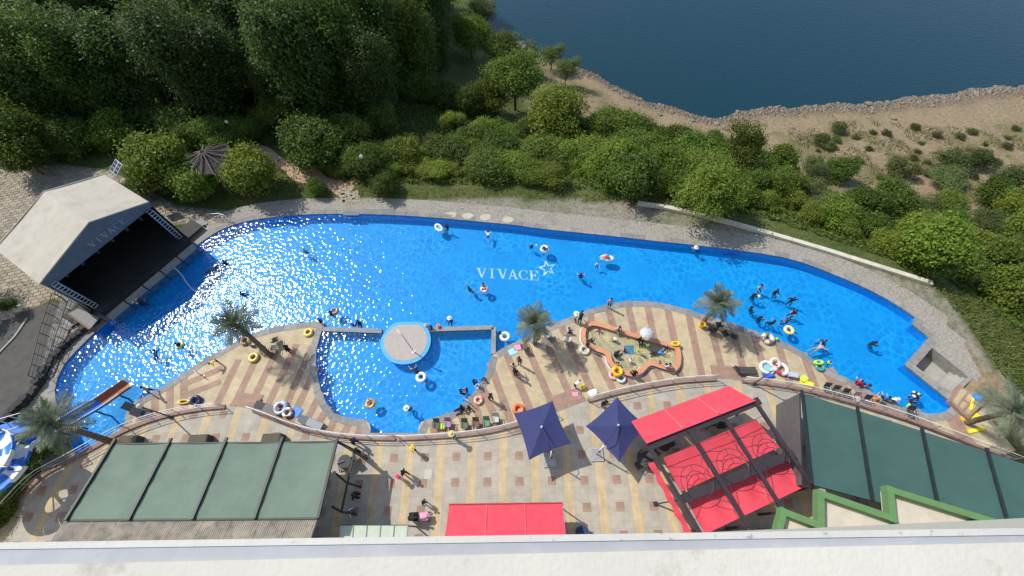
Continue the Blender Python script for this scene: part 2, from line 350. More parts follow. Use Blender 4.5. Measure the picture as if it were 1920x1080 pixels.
# ---- lake
m, N, L, B = newmat('lake_water'); B.inputs['Base Color'].default_value = (0.008, 0.038, 0.056, 1); B.inputs['Roughness'].default_value = 0.12; B.inputs['IOR'].default_value = 1.33
tc = N.new('ShaderNodeTexCoord'); mp = N.new('ShaderNodeMapping'); mp.inputs['Scale'].default_value = (0.5, 1.5, 1); mp.inputs['Rotation'].default_value = (0, 0, R(12)); L.new(tc.outputs['Object'], mp.inputs['Vector'])
n1 = N.new('ShaderNodeTexNoise'); n1.inputs['Scale'].default_value = 1.7; n1.inputs['Detail'].default_value = 5; L.new(mp.outputs['Vector'], n1.inputs['Vector'])
bp = N.new('ShaderNodeBump'); bp.inputs['Strength'].default_value = 0.4; bp.inputs['Distance'].default_value = 0.12; L.new(n1.outputs['Fac'], bp.inputs['Height']); L.new(bp.outputs['Normal'], B.inputs['Normal'])
mb = MB(); mb.quad((-600, 40, Z_LAKE), (800, 40, Z_LAKE), (800, 850, Z_LAKE), (-600, 850, Z_LAKE)); lake = mb.build('lake', m, kind='structure'); tag(lake, 'calm dark blue lake water beyond the beach')
mb = MB(); mb.quad((-600, -110, -32), (800, -110, -32), (800, 850, -32), (-600, 850, -32)); o = mb.build('lake_bed', mat('mud', (0.1, 0.085, 0.06)), kind='structure'); tag(o, 'muddy bed under the lake')

# ---- pool basin
def watermat(name, caustic_tint_lo, caustic_tint_hi, cell, bumpd, rough, milk=0.0, haze=(0.0, 0.25, 0.7)):  # water tint with a network of caustic sunlight painted into the transmitted colour
    m = bpy.data.materials.new(name); m.use_nodes = True; N = m.node_tree.nodes; L = m.node_tree.links; N.remove(N['Principled BSDF'])
    tc = N.new('ShaderNodeTexCoord')
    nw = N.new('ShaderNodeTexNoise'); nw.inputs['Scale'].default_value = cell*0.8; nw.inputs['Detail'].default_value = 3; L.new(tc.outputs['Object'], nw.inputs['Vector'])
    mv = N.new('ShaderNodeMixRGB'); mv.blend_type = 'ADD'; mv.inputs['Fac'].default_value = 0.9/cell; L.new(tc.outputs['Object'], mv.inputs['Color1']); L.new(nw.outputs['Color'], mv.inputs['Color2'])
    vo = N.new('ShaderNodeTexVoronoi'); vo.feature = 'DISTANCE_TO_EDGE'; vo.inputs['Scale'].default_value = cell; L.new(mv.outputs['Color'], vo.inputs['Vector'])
    rp = N.new('ShaderNodeValToRGB'); e = rp.color_ramp.elements; e[0].position = 0.0; e[0].color = (*caustic_tint_hi, 1); e[1].position = 0.17; e[1].color = (*caustic_tint_lo, 1); L.new(vo.outputs['Distance'], rp.inputs['Fac'])
    # large patches where the painted caustic flecks show or fade
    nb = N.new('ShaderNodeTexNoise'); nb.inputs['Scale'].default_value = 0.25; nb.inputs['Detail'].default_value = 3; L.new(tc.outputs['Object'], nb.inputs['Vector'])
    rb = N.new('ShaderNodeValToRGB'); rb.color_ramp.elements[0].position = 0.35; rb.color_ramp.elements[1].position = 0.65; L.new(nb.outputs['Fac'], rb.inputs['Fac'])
    mm = N.new('ShaderNodeMixRGB'); L.new(rb.outputs['Color'], mm.inputs['Fac']); mm.inputs['Color1'].default_value = (*[(a*2+b)/3 for a, b in zip(caustic_tint_lo, caustic_tint_hi)], 1); L.new(rp.outputs['Color'], mm.inputs['Color2'])
    tr = N.new('ShaderNodeBsdfTransparent'); L.new(mm.outputs['Color'], tr.inputs['Color'])
    gl = N.new('ShaderNodeBsdfGlossy'); gl.inputs['Roughness'].default_value = rough
    n1 = N.new('ShaderNodeTexNoise'); n1.inputs['Scale'].default_value = 2.7; n1.inputs['Detail'].default_value = 1.0; n1.inputs['Roughness'].default_value = 0.55; L.new(tc.outputs['Object'], n1.inputs['Vector'])
    bp = N.new('ShaderNodeBump'); bp.inputs['Strength'].default_value = 1; bp.inputs['Distance'].default_value = bumpd; L.new(n1.outputs['Fac'], bp.inputs['Height']); L.new(bp.outputs['Normal'], gl.inputs['Normal'])
    fr = N.new('ShaderNodeFresnel'); fr.inputs['IOR'].default_value = 1.33
    df = N.new('ShaderNodeBsdfDiffuse'); df.inputs['Color'].default_value = (*haze, 1); md = N.new('ShaderNodeMixShader'); md.inputs['Fac'].default_value = milk; L.new(tr.outputs[0], md.inputs[1]); L.new(df.outputs[0], md.inputs[2])
    ms = N.new('ShaderNodeMixShader'); L.new(fr.outputs[0], ms.inputs['Fac']); L.new(md.outputs[0], ms.inputs[1]); L.new(gl.outputs[0], ms.inputs[2]); L.new(ms.outputs[0], N['Material Output'].inputs['Surface'])
    return m
m_pool = mat('pool_blue_paint', (0.002, 0.35, 0.90), 0.6, 0.1, 0.35, c2=(0.004, 0.40, 0.96))
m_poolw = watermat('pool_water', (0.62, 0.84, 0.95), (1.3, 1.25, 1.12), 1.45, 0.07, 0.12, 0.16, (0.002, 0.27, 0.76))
mb = MB(); n = len(POOL)
mb.add([(x, y, Z_FLOOR) for x, y in POOL], [tuple(range(n-1, -1, -1)) if area2(POOL) < 0 else tuple(range(n))])
mb.add([(x, y, Z_DECK-0.06) for x, y in POOL]+[(x, y, Z_FLOOR) for x, y in POOL], [(i, (i+1) % n, n+(i+1) % n, n+i) for i in range(n)])
basin = mb.build('pool_basin', m_pool, kind='structure'); tag(basin, 'blue painted floor and walls of the big curved pool')
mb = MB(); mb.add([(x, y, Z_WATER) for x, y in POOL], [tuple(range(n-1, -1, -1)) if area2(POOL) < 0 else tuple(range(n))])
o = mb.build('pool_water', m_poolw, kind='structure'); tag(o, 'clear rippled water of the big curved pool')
# surround sheet and coping stones
ring_o = offset_closed(POOL, 2.3); ring_i = offset_closed(POOL, 0.02)
mb = MB(); mb.add([(p[0], p[1], Z_DECK-0.012) for p in ring_i]+[(p[0], p[1], Z_DECK-0.012) for p in ring_o], [(i, n+i, n+(i+1) % n, (i+1) % n) for i in range(n) if i not in (len(SA)+1, len(SA)+2)])
m_gravel = mat('pale_gravel', (0.30, 0.28, 0.245), 0.95, 0.35, 5, bump=0.6, bscale=14, dirt=(0.13, 0.13, 0.07), dscale=0.5, damt=0.55)
qq = P2([(1735,626),(1745,622),(1806,640),(1840,704),(1832,714),(1818,706),(1746,645)]); mb.add([(x, y, Z_DECK-0.014) for x, y in qq], [tuple(range(len(qq)))])
o = mb.build('pool_surround', m_gravel, kind='structure'); tag(o, 'pale gravel strip round the pool rim')
def coping(poly, closed=False, wid=0.55, step=1.25, zt=Z_DECK+0.018, h=0.17):
    q = resample(poly, step, closed); k = len(q); lim = k if closed else k-1
    for i in range(lim):
        a, b = q[i], q[(i+1) % k]
        pa, nb_ = q[i-1] if (i > 0 or closed) else a-(b-a), q[(i+2) % k] if (i < lim-1 or closed) else b+(b-a)
        def nrm(u, v):
            d = (v-u); d = Vector((d.y, -d.x)); d.normalize(); return d
        na = (nrm(pa, a)+nrm(a, b)).normalized()*OUT; n2 = (nrm(a, b)+nrm(b, nb_)).normalized()*OUT
        d = (b-a).normalized()*0.012; jz = random.uniform(-0.004, 0.006)
        mb = MB(); mb.prism([a+d-na*0.03, b-d-n2*0.03, b-d+n2*wid, a+d+na*wid], zt-h, zt+jz); mb.build('coping_stone', random.choice(m_coping), basin)
OUT = -1 if area2(POOL) < 0 else 1
for c in (SA, SB, SB2, SC[:-4]+[SC[-1]], SD, SE): coping(c)
cc = [Vector(p) for p in P2([(1717,595)]+corn+[(1790,758)])]
for a, b in zip(cc, cc[1:]): coping([a, b], wid=0.6)
# ---- decks
deckL = SC+SD[1:]+[p for p in P2([(236,803)], 0)]+[p for p in RAIL if at(236,803,0).x < p[0] < at(703,822,0).x]
deckR = SB+SB2+[p for p in RAIL if at(776,822,0).x < p[0] < at(1885,862,0).x]+P2([(1905,845),(1850,778),(1812,748)])
m_deck = tiled('deck_beige', (0.50, 0.415, 0.275), 0.6, 0.3, 0.85, rot=R(25), var=0.06)
for nm, dk, lb in (('pool_deck', deckL, 'beige and pink striped paving left of the inner pool'), ('pool_deck', deckR, 'beige and pink striped paving round the paddling pool')):
    mb = MB(); mb.prism(dk, Z_DECK-0.1, Z_DECK); dko = mb.build(nm, m_deck, kind='structure'); tag(dko, lb)
    if dk is deckL: deckL_o = dko
    else: deckR_o = dko
def inside(p, poly, mrg=0.15):
    return bool(pip([p[0]], [p[1]], poly)[0])
def stripes(lst, wid, poly, par, z=Z_DECK+0.004):
    for (x1, y1, x2, y2) in lst:
        a, b = Vector(at(x1, y1, Z_DECK)[:2]), Vector(at(x2, y2, Z_DECK)[:2]); d = (b-a).normalized(); s_ = Vector((d.y, -d.x))*wid/2
        # walk outward until the deck ends, then keep the run inside it
        k0, k1 = 0, 0
        ts = np.arange(-3.0, (b-a).length+3.0, 0.1); mid = (b-a).length/2
        ok = pip([a.x+d.x*t for t in ts], [a.y+d.y*t for t in ts], poly)
        lo = mid; hi = mid
        im = int(np.argmin(abs(ts-mid)))
        i = im
        while i > 0 and ok[i] and ts[i] > -0.9: i -= 1
        j = im
        while j < len(ts)-1 and ok[j] and ts[j] < (b-a).length+0.9: j += 1
        p, q = a+d*ts[i], a+d*ts[j]
        mb = MB(); mb.prism([p-s_, q-s_, q+s_, p+s_], z-0.03, z); mb.build('paving_band', m_pinkpave, par)
stripes([(1290,584,1316,704),(1332,608,1353,690),(1375,618,1393,690),(1413,627,1437,706),(1460,647,1479,712),(1508,667,1528,723),(1107,586,1109,600),(1117,665,1147,725),(1140,580,1149,608),(1178,573,1188,618),(1180,712,1188,723),(1214,573,1225,628),(1210,701,1216,717),(1251,577,1265,640),(1230,693,1240,712),(1273,698,1278,709),(1050,606,1111,735),(994,664,1033,752),(1028,650,1066,735),(949,661,992,764),(922,690,958,791),(905,728,932,793),(886,750,905,799),(862,774,876,804),(838,784,851,806),(809,789,814,806)], 0.62, deckR, deckR_o)
stripes([(1556,700,1588,742),(1612,728,1640,760),(1672,762,1690,782),(1722,782,1740,802),(1790,790,1812,826)], 1.2, deckR, deckR_o)
stripes([(680,791,673,810),(658,789,646,810),(629,781,618,810),(610,772,591,803),(596,748,575,788),(585,706,553,774),(577,668,535,764),(547,664,503,759),(509,678,471,758),(473,688,440,758),(438,694,408,756)], 0.62, deckL, deckL_o)
stripes([(345,707,345,755),(319,722,318,763),(291,740,290,775),(262,762,262,785)], 0.62, deckL, deckL_o, Z_DECK+0.008)
stripes([(366,712,396,699),(366,734,392,724)], 0.55, deckL, deckL_o, Z_DECK+0.0065)
# steps between plaza and deck
def steps(pa, pb, dirpx, label, n=4):
    a, b = at(*pa, 0), at(*pb, 0); ctr = (a+b)/2; e = (b-a); w = e.length; e.normalize()
    nd = Vector((-e.y, e.x, 0));  t = at(*dirpx, 0)-ctr
    if nd.dot(t) < 0: nd = -nd
    th = thing('deck_steps', (ctr.x, ctr.y, Z_DECK), label, 'steps')
    for i in range(n):
        mb = MB(); z1 = -0.6*(i)/n+0.002-0.004*i; q0 = -0.05 if i == 0 else 0.36*i; q1 = 0.36*(i+1)-0.012
        mb.prism([a+nd*q0, b+nd*q0, b+nd*q1, a+nd*q1], Z_DECK-0.05, z1-0.1 if i else z1-0.03); mb.build('step', m_pinkpave, th)
steps((428,764), (474,769), (455,740), 'pink stone steps down to the left deck beside a grey lounger')
steps((1045,772), (1098,753), (1060,740), 'pink stone steps by the orange ring and the yellow ball')
steps((1342,711), (1392,714), (1362,690), 'pink stone steps below the palm right of the paddling pool')
# ---- plaza with its paving grid
plaza_pts = RAIL+[(46, -2.0), (46, -6), (-46, -6)]
m_plaza = tiled('plaza_grey', (0.415, 0.385, 0.33), 0.6, 0.45, 0.86, rot=R(1.4), var=0.05)
mb = MB(); mb.prism(plaza_pts, -0.75, 0.0); plaza = mb.build('plaza', m_plaza, kind='structure'); tag(plaza, 'grey paved terrace with yellow bands and pink squares')
GY0, YAW, SP, RS = Vector((-9.73, 2.05)), R(-1.386), 2.4, 1.797
def grid(cx, ry): return GY0+Vector((cx*SP*math.cos(YAW)-ry*RS*math.sin(YAW), cx*SP*math.sin(YAW)+ry*RS*math.cos(YAW)))
m_band = tiled('band_yellow', (0.53, 0.42, 0.26), 0.3, 0.9, 0.85, rot=R(1.4), var=0.06)
sq = MB(); sq.box((0, 0, 0.0), (0.6, 0.6, 0.012)); sqm = sq.mesh('paving_tile', m_pinkpave)
for cx in range(-13, 22):
    for ry in range(-2, 7):
        p = grid(cx, ry); q = [p+Vector((sx*0.32, sy*0.32)) for sx in (-1, 1) for sy in (-1, 1)]
        if p.y > -1.0 and bool(pip([k.x for k in q], [k.y for k in q], plaza_pts).all()):
            o = link('paving_tile', sqm, plaza); o.location = (p.x, p.y, 0.0); o.rotation_euler = (0, 0, YAW)
    vv = np.arange(-2.0, 8, 0.06); okv = np.ones(len(vv), bool)
    for s_ in (-0.13, 0.13):
        gp = [grid(cx+0.5+s_, v) for v in vv]; okv &= pip([g.x for g in gp], [g.y for g in gp], plaza_pts)
    ys = list(vv[okv])
    if len(ys) > 3:
        a, b = min(ys), max(ys); q = [grid(cx+0.5-0.125, a), grid(cx+0.5+0.125, a), grid(cx+0.5+0.125, b), grid(cx+0.5-0.125, b)]
        mb = MB(); mb.prism(q, -0.03, 0.0045); mb.build('paving_band', m_band, plaza)
# ================================================================== STRUCTURES
def lerp(a, b, t): return Vector(a).lerp(Vector(b), t)
# ---- lettering strokes (serif capitals in a unit box: list of polygons)
def letter_polys(ch):
    t, n_, s_ = 0.16, 0.07, 0.05
    if ch == 'I': return [[(0.42,s_),(0.58,s_),(0.58,1-s_),(0.42,1-s_)], [(0.28,0),(0.72,0),(0.72,s_),(0.28,s_)], [(0.28,1-s_),(0.72,1-s_),(0.72,1),(0.28,1)]]
    if ch == 'V': return [[(0.12,1-s_),(0.32,1-s_),(0.60,0.0),(0.44,0.0)], [(0.80,1-s_),(0.88,1-s_),(0.60,0.0),(0.53,0.18)], [(0,1-s_),(0.42,1-s_),(0.42,1),(0,1)], [(0.68,1-s_),(1.0,1-s_),(1.0,1),(0.68,1)]]
    if ch == 'A': return [[(0.12,s_),(0.20,s_),(0.52,0.82),(0.46,1.0)], [(0.68,s_),(0.88,s_),(0.56,1.0),(0.46,1.0)], [(0.28,0.30),(0.68,0.30),(0.66,0.37),(0.30,0.37)], [(0,0),(0.33,0),(0.33,s_),(0,s_)], [(0.57,0),(1,0),(1,s_),(0.57,s_)]]
    if ch == 'E': return [[(0.16,s_),(0.34,s_),(0.34,1-s_),(0.16,1-s_)], [(0.05,0),(0.88,0),(0.88,s_),(0.05,s_)], [(0.05,1-s_),(0.85,1-s_),(0.85,1),(0.05,1)], [(0.34,0.47),(0.64,0.47),(0.64,0.54),(0.34,0.54)], [(0.78,s_),(0.88,s_),(0.94,0.30),(0.88,0.30)], [(0.77,1-s_),(0.85,1-s_),(0.88,0.74),(0.82,0.74)], [(0.6,0.38),(0.66,0.38),(0.66,0.63),(0.6,0.63)]]
    if ch == 'C':
        out = []; k = 14; a0, a1 = R(48), R(312)
        for i in range(k):
            q = []
            for aa, outer in ((a0+(a1-a0)*i/k, 1), (a0+(a1-a0)*(i+1)/k, 1), (a0+(a1-a0)*(i+1)/k, 0), (a0+(a1-a0)*i/k, 0)):
                wv = 0.05+0.13*abs(math.cos((aa-math.pi)/1.25)); rx, ry = (0.47, 0.5) if outer else (0.47-wv, 0.5-wv*0.45)
                q.append((0.52+rx*math.cos(aa), 0.5+ry*math.sin(aa)))
            out.append(q)
        out.append([(0.80,0.68),(0.87,0.68),(0.87,1.0),(0.82,0.95)]); out.append([(0.80,0.10),(0.85,0.05),(0.9,0.26),(0.86,0.26)])
        return out
def letters(word, org, ux, uy, un, h, adv, depth, m, parent):
    for i, ch in enumerate(word):
        mb = MB()
        for k_, poly in enumerate(letter_polys(ch)):
            n = len(poly); e = 0.0007*k_
            lo = [org+ux*(i*adv+p[0]*h*0.95)+uy*(p[1]*h) for p in poly]; hi = [p+un*(depth+e) for p in lo]
            a = sum(poly[j][0]*poly[(j+1) % n][1]-poly[(j+1) % n][0]*poly[j][1] for j in range(n))
            fs = [tuple(range(n, 2*n))]+[(j, (j+1) % n, n+(j+1) % n, n+j) for j in range(n)]
            if a < 0: fs = [tuple(reversed(f)) for f in fs]
            mb.add(lo+hi, fs)
        mb.build('letter', m, parent)
# lettering and star painted on the pool floor
m_floorpaint = mat('pool_letter_paint', (0.82, 0.92, 0.9), 0.6, 0.1, 2)
zf = Z_FLOOR+0.004
la, lb = at(893,520,zf), at(1012,526,zf); ux = (lb-la); Lw = ux.length; ux.normalize(); uy = Vector((-ux.y, ux.x, 0)); uy = (uy*0.97+ux*(-0.12)).normalized()
pl = thing('pool_lettering', (la.x, la.y, zf), 'pale VIVACE letters with a star on the blue pool floor', 'lettering')
letters('VIVACE', la, ux, uy, Vector((0, 0, 1)), 1.13, Lw/6, 0.004, m_floorpaint, pl)
sc = at(1026,503,zf); mb = MB(); so = []; si = []
for k in range(10):
    a = R(90+36*k+8); rr = 0.95 if k % 2 == 0 else 0.42
    so.append(sc+Vector((math.cos(a)*rr, math.sin(a)*rr*1.05, 0))); si.append(sc+Vector((math.cos(a)*rr*0.66, math.sin(a)*rr*0.69, 0)))
for k in range(10): mb.add([so[k], so[(k+1) % 10], si[(k+1) % 10], si[k]], [(0, 1, 2, 3)])
mb.build('star', m_floorpaint, pl)

# ---- round island with its curved spray pole
isl = smooth_closed(P2([(746,603),(786,602.5),(796,607),(803,618),(807,631),(806,645),(801,658),(790,671),(775,679),(757,682),(740,680),(727,673),(717,661),(712.5,647),(714,633),(722,620),(733,609)], -0.45), 3)
c = at(760,643,-0.5); th = thing('pool_island', (c.x, c.y, Z_FLOOR), 'round grey island with pale blue rim in the pool', 'island')
inn = offset_closed(isl, -0.32)
mb = MB(); mb.prism(offset_closed(isl, -0.1), Z_FLOOR, -0.75); mb.build('base_drum', m_pool, th)
mb = MB(); mb.prism(isl, -0.76, -0.58); mb.build('rim', mat('rim_blue', (0.06, 0.36, 0.68), 0.55, 0.1, 2), th)
mb = MB(); mb.prism(inn, -0.62, -0.56); mb.build('top_slab', mat('island_grey', (0.40, 0.37, 0.345), 0.85, 0.08, 2), th)
pb, pt = at(786,672,-0.44), None
th = thing('spray_pole', at(773,655,-0.56), 'thin white pole standing tilted on the round island', 'pole')
b0 = at(776,660,-0.56)
mb = MB(); mb.tube([b0, b0+Vector((-0.1, 0.1, 1.4)), b0+Vector((-0.35, 0.35, 2.6)), b0+Vector((-0.75, 0.75, 3.1))], 0.05, 8); mb.build('pipe', m_white, th, True)
mb = MB(); mb.lathe([(0.16, 0), (0.16, 0.04), (0.06, 0.06)], 12, b0); mb.build('base_plate', m_white, th)
# ---- bar wall between big pool and inner pool
m_bar = mat('bar_wall_stone', (0.24, 0.25, 0.27), 0.7, 0.2, 2, dirt=(0.1, 0.14, 0.18))
for (a, b, lb) in (((604,617),(716,621),'low grey divider wall between left deck and the round island'), ((806,618),(925,614),'low grey divider wall right of the round island'), ((926,614),(925,664),'short grey divider wall joining the deck by the white ring')):
    p, q = at(*a, -0.66), at(*b, -0.66); mb = MB(); mb.beam(p-Vector((0, 0, 0.44)), q-Vector((0, 0, 0.44)), 0.42, 1.0); o = mb.build('divider_wall', m_bar); tag(o, lb, 'wall', 'pool divider walls')

# ---- paddling pool
kout = smooth_closed(P2([(1106,603.5),(1121,604),(1152,613),(1190,625),(1225,634),(1262,645),(1273,652),(1277,668),(1275,686),(1266,696),(1254,695),(1236,690),(1219,686),(1205,699),(1188,706),(1171,703),(1152,694),(1140,681),(1134,665),(1115,658),(1099,650),(1090,638),(1089,625),(1093,611)], -0.3), 5)
kin = offset_closed(kout, -0.42); kc = at(1180,655,-0.6)
kp = thing('paddling_pool', (kc.x, kc.y, Z_DECK), 'boot shaped paddling pool with orange rim on the deck', 'pool')
nk = len(kout); mb = MB(); zr = -0.22
mb.add([(p[0], p[1], zr) for p in kout]+[(p[0], p[1], zr) for p in kin]+[(p[0], p[1], zr-0.07) for p in kout]+[(p[0], p[1], zr-0.07) for p in kin], [(i, (i+1) % nk, nk+(i+1) % nk, nk+i) for i in range(nk)]+[(2*nk+i, 2*nk+(i+1) % nk, (i+1) % nk, i) for i in range(nk)]+[(nk+i, nk+(i+1) % nk, 3*nk+(i+1) % nk, 3*nk+i) for i in range(nk)])
mb.build('rim', mat('rim_orange', (0.60, 0.27, 0.15), 0.6, 0.12, 2, dirt=(0.4, 0.2, 0.13)), kp)
wo = offset_closed(kout, -0.03)
mb = MB(); mb.add([(p[0], p[1], Z_DECK) for p in wo]+[(p[0], p[1], zr-0.05) for p in wo], [(i, (i+1) % nk, nk+(i+1) % nk, nk+i) for i in range(nk)]); mb.build('outer_wall', mat('wall_purple_blue', (0.08, 0.09, 0.28), 0.6, 0.15, 2), kp)
bo = offset_closed(kout, 0.07); mb = MB(); mb.add([(p[0], p[1], Z_DECK+0.05) for p in bo]+[(p[0], p[1], Z_DECK+0.05) for p in wo]+[(p[0], p[1], Z_DECK-0.01) for p in bo], [(i, (i+1) % nk, nk+(i+1) % nk, nk+i) for i in range(nk)]+[(2*nk+i, 2*nk+(i+1) % nk, (i+1) % nk, i) for i in range(nk)]); mb.build('skirting', m_white, kp)
wi = offset_closed(kin, 0.02); mb = MB(); mb.add([(p[0], p[1], zr-0.03) for p in wi]+[(p[0], p[1], -0.585) for p in wi], [(i, (i+1) % nk, nk+(i+1) % nk, nk+i) for i in range(nk)]+[tuple(range(nk, 2*nk))]); mb.build('basin', mat('basin_tan', (0.42, 0.36, 0.23), 0.7, 0.2, 1.2, dirt=(0.3, 0.26, 0.16)), kp)
q = [at(*p, -0.58)[:2] for p in ((1170,648),(1188,647),(1189,665),(1170,664))]; mb = MB(); mb.prism(q, -0.582, -0.576); mb.build('floor_panel', mat('panel_blue', (0.06, 0.2, 0.33), 0.6, 0.1), kp)
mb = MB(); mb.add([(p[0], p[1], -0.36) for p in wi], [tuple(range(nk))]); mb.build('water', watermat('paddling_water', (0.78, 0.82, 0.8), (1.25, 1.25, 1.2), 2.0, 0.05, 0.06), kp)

# ---- railings
def railing(pts, label, zb=0.0, h=0.95, step=1.9, nrails=3, m=m_metal, plinth=True, mr=None, kerbw=0.34):
    q = resample(pts, step); c = q[0]; th = thing('railing', (c.x, c.y, zb), label, 'railing')
    fine = resample(pts, 0.6); kh = 0.14 if plinth else 0
    if plinth:
        mb = MB()
        for a, b in zip(fine, fine[1:]): mb.beam((a.x, a.y, zb+0.05), (b.x, b.y, zb+0.05), kerbw, 0.19)
        mb.build('kerb', mat('kerb_brown', (0.27, 0.175, 0.15), 0.8, 0.2, 3), th)
    for i, p in enumerate(q):
        mb = MB(); mb.tube([(p.x, p.y, zb), (p.x, p.y, zb+kh+h)], 0.03, 6); mb.build('post', m, th)
    for k in range(nrails):
        z = zb+kh+h*(k+1)/nrails; mb = MB(); mb.tube([(p.x, p.y, z) for p in fine], 0.035 if k == nrails-1 else 0.02, 6); mb.build('rail', (mr or m_white) if k == nrails-1 else m, th, True)
    return th
def rail_seg(x0, x1): return [p for p in RAIL if at(x0,800,0).x <= p[0] <= at(x1,800,0).x]
def rail_between(pa, pb):
    a, b = at(*pa, 0), at(*pb, 0); r_ = resample(RAIL, 0.3); ia = min(range(len(r_)), key=lambda i: (r_[i]-a.xy).length); ib = min(range(len(r_)), key=lambda i: (r_[i]-b.xy).length)
    return r_[ia:ib+1]
railing(rail_between((20,957),(240,805)), 'pipe railing curving along the terrace past the spiral slide')
railing(rail_between((243,804),(425,764)), 'pipe railing between the lamp post and the left deck steps')
railing(rail_between((476,770),(745,822)), 'pipe railing from the grey loungers to the inner pool end')
railing(rail_between((748,822),(1040,773)), 'pipe railing behind the left navy parasol and the chairs')
railing(rail_between((1100,752),(1340,711)), 'pipe railing between paddling pool and red awning')
railing(rail_between((1393,715),(1600,757)), 'pipe railing behind the heap of swim rings')
railing(rail_between((1603,758),(1890,862)), 'pipe railing in front of the dark green canopy')

# ---- stage
fl, fr = STAGE_L.copy(), STAGE_R.copy(); su = (fr-fl).normalized(); sv = Vector((-su.y, su.x, 0)); sc_ = (fl+fr)/2
st = thing('stage', (sc_.x, sc_.y, Z_DECK), 'open air stage with white gabled tent roof and dark floor', 'stage')
ZE, ZA = 4.8, 6.5
def st2(a, b, z): return Vector((fl.x, fl.y, 0))+su*a+sv*b+Vector((0, 0, z))
SW = (fr-fl).length
m_tent = mat('tent_white', (0.44, 0.405, 0.335), 0.6, 0.08, 0.8, dirt=(0.28, 0.25, 0.2), dscale=0.9, damt=0.55, bump=0.1, bscale=3)
m_fascia = mat('fascia_grey', (0.105, 0.13, 0.165), 0.6, 0.12, 1); m_black = mat('stage_black', (0.02, 0.022, 0.024), 0.7, 0.3, 1.2)
f0, f1 = 1.75, 8.9; lft, rgt, mid = -0.35, SW+0.35, SW/2+0.8
eL, eR, aF = st2(lft, f0, ZE), st2(rgt, f0, ZE), st2(mid, f0, ZA); bL, bR, aB = st2(lft, f1, ZE), st2(rgt, f1, ZE), st2(mid, f1, ZA-0.05)
def slab(a, b, c, d, t=0.06):
    n_ = (b-a).cross(d-a).normalized()*t; mb = MB(); mb.add([a, b, c, d, a-n_, b-n_, c-n_, d-n_], [(0, 1, 2, 3), (7, 6, 5, 4), (0, 4, 5, 1), (1, 5, 6, 2), (2, 6, 7, 3), (3, 7, 4, 0)]); return mb
def sheet_sag(a, b, c, d, nu, nv, fn, t=0.02):
    """thin cloth between corners a b (front) and d c (back); fn(u, v) is the drop"""
    mb = MB(); top = []; n = (nu+1)*(nv+1)
    for i in range(nu+1):
        for j in range(nv+1):
            u_, v_ = i/nu, j/nv; p = lerp(lerp(a, b, u_), lerp(d, c, u_), v_); top.append(p-Vector((0, 0, fn(u_, v_))))
    fs = []
    for i in range(nu):
        for j in range(nv):
            q = [i*(nv+1)+j, (i+1)*(nv+1)+j, (i+1)*(nv+1)+j+1, i*(nv+1)+j+1]; fs.append(tuple(q)); fs.append(tuple(n+k for k in reversed(q)))
    mb.add(top+[p-Vector((0, 0, t)) for p in top], fs); return mb
for (p, q, r_, s_) in ((eL, aF, aB, bL), (aF, eR, bR, aB)):
    sheet_sag(p, q, r_, s_, 8, 12, lambda u, v: 0.05*math.sin(math.pi*u)+0.02*math.sin(v*math.pi*6)).build('roof_panel', m_tent, st, True)
mb = MB(); mb.tube([eL, aF, eR], 0.07, 6); mb.build('roof_trim', m_tent, st); mb = MB(); mb.tube([bL, aB, bR], 0.06, 6); mb.build('roof_trim', m_tent, st)
mb = MB(); 
pts = [st2(lft+0.1, f0+0.05, ZE-0.9), st2(rgt-0.1, f0+0.05, ZE-0.6), st2(rgt-0.05, f0+0.05, ZE-0.05), st2(mid, f0+0.05, ZA-0.05), st2(lft+0.05, f0+0.05, ZE-0.05)]
mb.add(pts+[p+sv*0.12 for p in pts], [(0, 1, 2, 3, 4), (9, 8, 7, 6, 5)]+[(i, (i+1) % 5, 5+(i+1) % 5, 5+i) for i in range(5)]); gab = mb.build('gable_board', m_fascia, st)
letters('VIVACE', st2(mid-1.55, f0+0.045, ZE-0.28), su, Vector((0, 0, 1)), -sv, 0.56, 0.6, 0.05, mat('letter_silver', (0.30, 0.31, 0.33), 0.45, 0.1), gab)
mb = MB()
for k in range(5):
    a = R(90+72*k); b = R(90+72*k+144); c0 = st2(mid+0.05, f0+0.02, ZE+0.75); mb.beam(c0+(su*math.cos(a)+Vector((0, 0, 1))*math.sin(a))*0.3, c0+(su*math.cos(b)+Vector((0, 0, 1))*math.sin(b))*0.3, 0.04, 0.04)
mb.build('star', mat('letter_dim', (0.22, 0.24, 0.27), 0.5), gab)
for sx in (lft+0.08, rgt-0.08):
    mb = MB(); mb.beam(st2(sx, f0+0.2, 2.0), st2(sx, f1-0.1, 2.0), 0.05, 4.9); mb.build('side_curtain', m_black if sx > 1 else m_tent, st)
mb = MB(); mb.beam(st2(lft+0.1, f1-0.1, 2.2), st2(rgt-0.1, f1-0.1, 2.2), 0.06, 5.2); mb.build('back_curtain', m_black, st)
mb = MB(); mb.add([st2(lft, f1-0.06, ZE-0.1), st2(rgt, f1-0.06, ZE-0.1), st2(mid, f1-0.06, ZA-0.08)], [(0, 1, 2)]); mb.build('back_gable', m_black, st)
mb = MB(); mb.prism([st2(0, 0.25, 0)[:2], st2(SW, 0.25, 0)[:2], st2(SW, f1-0.2, 0)[:2], st2(0, f1-0.2, 0)[:2]], Z_DECK-0.4, 0.3); mb.build('floor', m_black, st)
for k in range(5):
    a, b = SW*k/5+0.06, SW*(k+1)/5-0.06; mb = MB(); mb.prism([st2(a, -0.28, 0)[:2], st2(b, -0.28, 0)[:2], st2(b, 0.22, 0)[:2], st2(a, 0.22, 0)[:2]], Z_FLOOR, -0.28); mb.build('front_block', mat('stage_block_grey', (0.30, 0.30, 0.29), 0.8, 0.15, 2), st)
